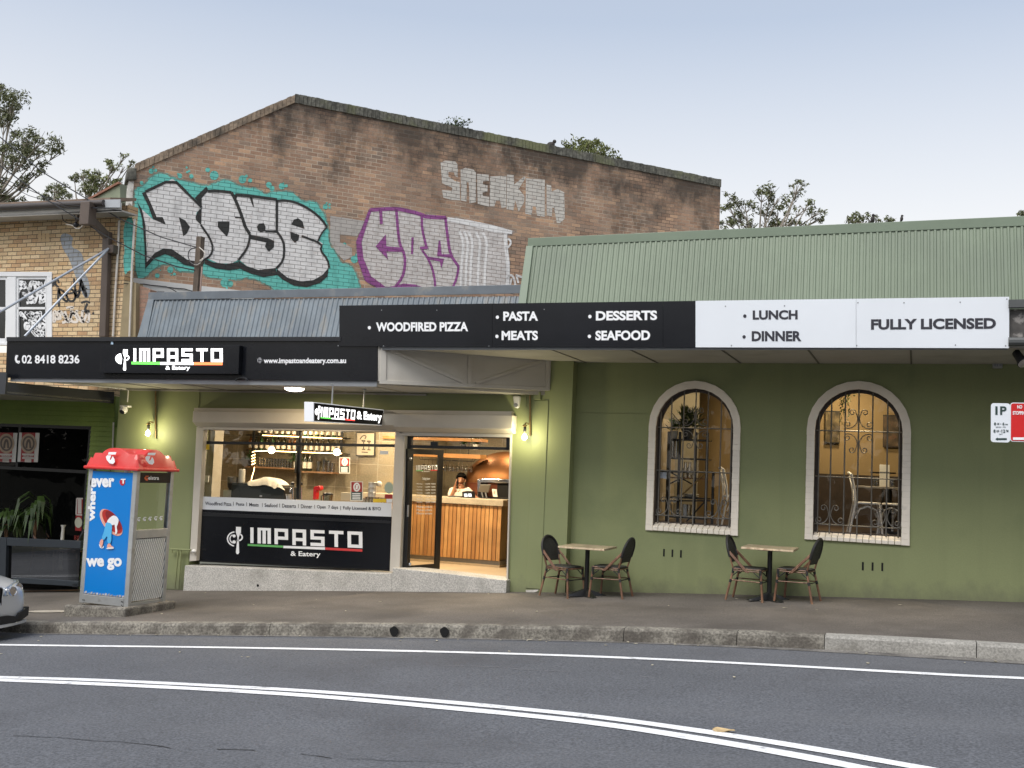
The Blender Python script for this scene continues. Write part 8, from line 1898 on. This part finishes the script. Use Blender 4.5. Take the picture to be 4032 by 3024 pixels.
# ------------------------------------------------------------------ trees
m_gum = mat('gum_leaf', (.115, .128, .055), .6, var=.45, vs=1.4); m_gum2 = mat('bright_gum_leaf', (.15, .17, .055), .6, var=.4, vs=1.6); m_bark = mat('pale_bark', (.26, .23, .19), .8, var=.25, vs=4)
NORECALC.add('crown')
def tree(label, Z, Y, trunkpx, clumps, m, leaf=.075, seed=1, dens=1.0, zbase=-1, tr=.14, group='trees behind the buildings'):
    rn = random.Random(seed); base = onY(Z(*trunkpx), Y); root = V((base.x, Y, zbase)); t = thing('tree', label, 'tree', root, group); mb = MB(); tb = MB()
    cs = []
    for x, y, rx, ry in clumps:
        c = onY(Z(x, y), Y); ex = (onY(Z(x + rx, y), Y) - c).length; ey = (onY(Z(x, y + ry), Y) - c).length; c.y += rn.uniform(-.8, .8) * ex; cs.append((c, ex, ey))
    for c, ex, ey in cs:
        n = int(dens * 2300 * ex * ey / (leaf / .075) ** 2) + 12; k = max(3, int(n / 34)); sub = []
        for _ in range(k):
            a = rn.uniform(0, 6.28); r_ = rn.uniform(0, 1) ** .5; h = rn.uniform(-1, 1); sub.append(c + V((math.cos(a) * r_ * ex * .9, rn.uniform(-1, 1) * ex * .7, math.sin(a) * r_ * ey * .9)))
        for _ in range(n):
            s = rn.choice(sub); sg = max(ex, ey) * .15 + .025; q = s + V((rn.gauss(0, sg), rn.gauss(0, sg), rn.gauss(0, sg * .75))); d = V((rn.uniform(-1, 1), rn.uniform(-1, 1), rn.uniform(-1.2, .3))).normalized(); u = d * leaf * rn.uniform(.6, 1.2); v = d.orthogonal().normalized() * leaf * .3; v.rotate(Matrix.Rotation(rn.uniform(0, 6.28), 3, d)); mb.poly([q - u, q - v, q + u, q + v])
    fork = V((base.x, Y, base.z)); tb.tube([root, root.lerp(fork, .5) + V((.1, 0, 0)), fork], [tr * 1.3, tr * 1.1, tr], 10)
    for c, ex, ey in cs:
        e_ = c + V((0, 0, -ey * .2)); m1 = fork.lerp(e_, .5) + V((rn.uniform(-.12, .12) * (e_ - fork).length, rn.uniform(-.2, .2), -.08 * (e_ - fork).length)); tb.tube([fork, m1, e_], [tr * .45, tr * .2, .012], 6)
        for _ in range(4): w_ = c + V((rn.uniform(-1, 1) * ex, rn.uniform(-.6, .6) * ex, rn.uniform(-.6, .8) * ey)); tb.tube([m1.lerp(e_, .75), w_], [.018, .005], 4)
    tb.build('trunk', m_bark, t, smooth=True); mb.build('crown', m, t); return t
tree('tall spreading gum tree at the left edge of the photo', A1, 27, (-90, 1150), [(40, 110, 60, 45), (110, 170, 110, 70), (150, 250, 80, 55), (30, 260, 80, 70), (60, 320, 90, 40), (20, 420, 50, 40), (90, 430, 70, 45), (110, 480, 50, 25), (300, 540, 120, 45), (420, 560, 100, 50), (480, 620, 60, 45), (380, 640, 110, 45), (200, 620, 110, 60), (90, 640, 90, 60), (60, 740, 110, 60), (200, 730, 100, 55), (320, 750, 60, 40), (340, 820, 40, 40), (280, 850, 30, 20), (120, 950, 50, 30), (220, 930, 70, 30), (60, 1020, 60, 50), (120, 1060, 60, 40), (20, 900, 40, 30)], m_gum, .075, 3, 1.05)
tree('rounded gum tree behind the cream brick house', A1, 30, (760, 1180), [(640, 880, 50, 35), (700, 850, 60, 28), (760, 870, 70, 40), (820, 830, 45, 20), (830, 920, 75, 50), (740, 940, 80, 50), (790, 990, 70, 45), (900, 890, 40, 20), (930, 940, 40, 30), (990, 920, 60, 45), (960, 780, 50, 30), (1010, 770, 45, 25), (1090, 785, 38, 20), (1100, 700, 26, 18), (1150, 742, 24, 14), (750, 1010, 40, 25)], m_gum2, .075, 5, 1.15)
tree('sparse olive sapling left of the rounded gum tree', A1, 25, (470, 1170), [(480, 960, 50, 35), (540, 1000, 70, 45), (560, 960, 50, 30), (500, 1050, 60, 40), (590, 1060, 60, 40), (420, 1040, 60, 45), (380, 1070, 50, 40), (620, 1080, 30, 30)], m_gum, .07, 9, .75)
tree('bright green crown showing above the tall brick wall', C3, 44, (420, 260), [(330, 92, 40, 22), (380, 70, 45, 18), (420, 80, 45, 25), (385, 105, 70, 28), (450, 105, 40, 25), (480, 130, 40, 20), (520, 148, 40, 14), (560, 158, 28, 8), (430, 130, 60, 20)], m_gum2, .11, 12, 1.3)
tree('open crowned gum tree right of the tall brick wall', C3, 34, (1120, 520), [(1150, 255, 40, 16), (1120, 285, 45, 22), (1180, 290, 45, 22), (1000, 300, 35, 16), (980, 330, 40, 22), (1050, 335, 45, 24), (1010, 370, 50, 26), (970, 395, 40, 30), (1120, 340, 45, 24), (1180, 345, 45, 22), (1270, 245, 32, 14), (1265, 270, 26, 12), (1240, 305, 30, 14), (1310, 325, 36, 14), (1290, 350, 40, 14), (1360, 355, 28, 10), (1350, 380, 32, 10), (1250, 385, 40, 14), (1130, 395, 60, 20), (1060, 405, 50, 18), (1200, 405, 50, 14), (1300, 405, 30, 8)], m_gum, .075, 15, .95)
tree('low treetop peeping over the green roof beside the birds', C3, 48, (1540, 470), [(1490, 382, 38, 12), (1540, 372, 42, 14), (1580, 385, 35, 14), (1530, 395, 60, 10), (1655, 382, 25, 12), (1640, 395, 25, 8)], m_gum, .11, 17, 1.1)
tree('dark treetop at the right edge above the green roof', C3, 50, (2210, 470), [(2200, 362, 22, 10), (2230, 355, 30, 16), (2270, 350, 40, 20)], m_gum, .11, 19, 1.2)
# the leafy far side of the street, behind the camera: it shows in the panes and shades the low sky
mb = MB(); rn = random.Random(77)
for i in range(26):
    cx_ = -62 + i * 4.6 + rn.uniform(-1, 1); cy_ = -17 + rn.uniform(-2.5, 2.5); hh = rn.uniform(5.5, 9.5)
    for k in range(330):
        a = rn.uniform(0, 6.28); e_ = rn.uniform(-1, 1); r_ = rn.uniform(.55, 1) * 3.1
        q = V((cx_ + r_ * math.cos(a), cy_ + r_ * .6 * math.sin(a), hh * .52 + e_ * hh * .5)); d = V((rn.uniform(-1, 1), rn.uniform(-1, 1), rn.uniform(-1, 1))).normalized() * rn.uniform(.35, .7); v = d.orthogonal().normalized() * rn.uniform(.25, .5); mb.poly([q - d, q - v, q + d, q + v])
NORECALC.add('treeline'); mb.build('treeline', mat('treeline_leaf', (.05, .065, .03), .7, var=.4, vs=.6), kind='stuff')
# ------------------------------------------------------------------ timber post and overhead cables
PoY = 16.25
a, b = onY(A1(1748, 1400), PoY), onY(E5(1212, 490), PoY); t = thing('timber_post', 'weathered timber cable post rising behind the blue corrugated parapet', 'post', V((b.x, PoY, b.z - .6)))
mb = MB(); mb.bar(V((b.x - .0, PoY, b.z - .6)), a, .115, .115, up=(0, 1, 0)); mb.build('shaft', mat('weathered_timber', (.10, .075, .055), .85, var=.3, vs=5, streak=((.19, .16, .13), .7, (30, 30, 1))), t, bev=.006)
mb = MB(); mb.tube([onY(E5(1310, 0), PoY - .07), onY(E5(1290, 250), PoY - .07), onY(E5(1275, 480), PoY - .07)], .016, 6); mb.build('conduit', mat('pinkish_conduit', (.34, .24, .2), .6), t)
def loopq(pts, r, m, nm): mb = MB(); mb.tube([onY(A1(*p), PoY - .09) for p in smoothpts(pts, 2)], r, 5); mb.build(nm, m, t, smooth=True)
loopq([(1700, 1495), (1650, 1510), (1635, 1560), (1650, 1610), (1680, 1640), (1720, 1640), (1790, 1590), (1830, 1560)], .010, m_black, 'cable_loop'); loopq([(1735, 1490), (1770, 1520), (1790, 1545), (1775, 1580), (1740, 1610)], .009, m_pipe, 'cable_loop'); loopq([(1690, 1640), (1720, 1645), (1760, 1610), (1770, 1580)], .010, m_pipe, 'cable_loop')
def cable(lab, pts, r=.011, m=None):
    mb = MB(); mb.tube([onY(Z(*p), Y) for Z, p, Y in pts], r, 6); mb.build('cable', m or m_black, smooth=True, tag=(lab, 'cable', 'overhead cables'))
cable('upper black cable sloping down to the timber post', [(A1, (-400, 260), 14.5), (A1, (0, 530), 15), (A1, (370, 835), 15.3), (A1, (1040, 1240), 15.7), (A1, (1400, 1400), 16), (A1, (1715, 1492), 16.2)])
cable('lower black cable crossing the cream house down to the post', [(A1, (-400, 500), 14.5), (A1, (0, 780), 14.9), (A1, (430, 1090), 15.2), (A1, (940, 1400), 15.6), (A1, (1250, 1560), 15.9), (A1, (1530, 1655), 16.05), (E5, (1195, 66), 16.2)])
cable('thin cable running from the left edge to the house gutter', [(A1, (-300, 760), 14.8), (A1, (0, 880), 15.1), (A1, (300, 1010), 15.3), (A1, (560, 1115), 15.4), (A1, (1055, 1168), 15.42)], .007); cable('second thin cable running from the left edge to the house gutter', [(A1, (-300, 830), 14.8), (A1, (0, 910), 15.1), (A1, (250, 1040), 15.3), (A1, (620, 1150), 15.4), (A1, (880, 1150), 15.4)], .006)
cable('thin black cable looping along the white boards to the blue parapet', [(E5, (-60, 290), 16.0), (E5, (100, 302), 16.1), (E5, (290, 300), 16.2), (E5, (420, 322), 16.3), (E5, (680, 345), 16.3), (E5, (800, 400), 16.25), (E5, (935, 488), 16.1)], .008); cable('thin black cable from the white boards to the foot of the post', [(E5, (700, 355), 16.3), (E5, (830, 372), 16.3), (E5, (1000, 385), 16.3), (E5, (1100, 415), 16.28), (E5, (1170, 450), 16.22)], .008)
t = thing('cable_bracket', 'tangle of wires and insulators under the gutter of the cream house', 'bracket', onY(A1(650, 1330), HY - .3))
for pts, m in (([(545, 1170), (540, 1230), (560, 1270), (640, 1290), (700, 1300)], m_black), ([(600, 1150), (640, 1180), (660, 1250), (660, 1310)], m_black), ([(575, 1290), (640, 1300), (660, 1330), (710, 1320), (735, 1260), (730, 1210)], m_pipe)): mb = MB(); mb.tube([onY(A1(*p), HY - .35) for p in smoothpts(pts, 1)], .010, 5); mb.build('wire', m, t, smooth=True)
mb = MB(); mb.ball(onY(A1(660, 1295), HY - .33), .055, 10); mb.build('insulator', m_black, t, smooth=True); mb = MB(); mb.bar(onY(A1(660, 1290), HY - .3), onY(A1(690, 1190), HY - .3) , .03, .03); mb.bar(onY(A1(660, 1290), HY - .3), onY(A1(660, 1290), HY - .0), .03, .03); mb.build('arm', m_brown, t)
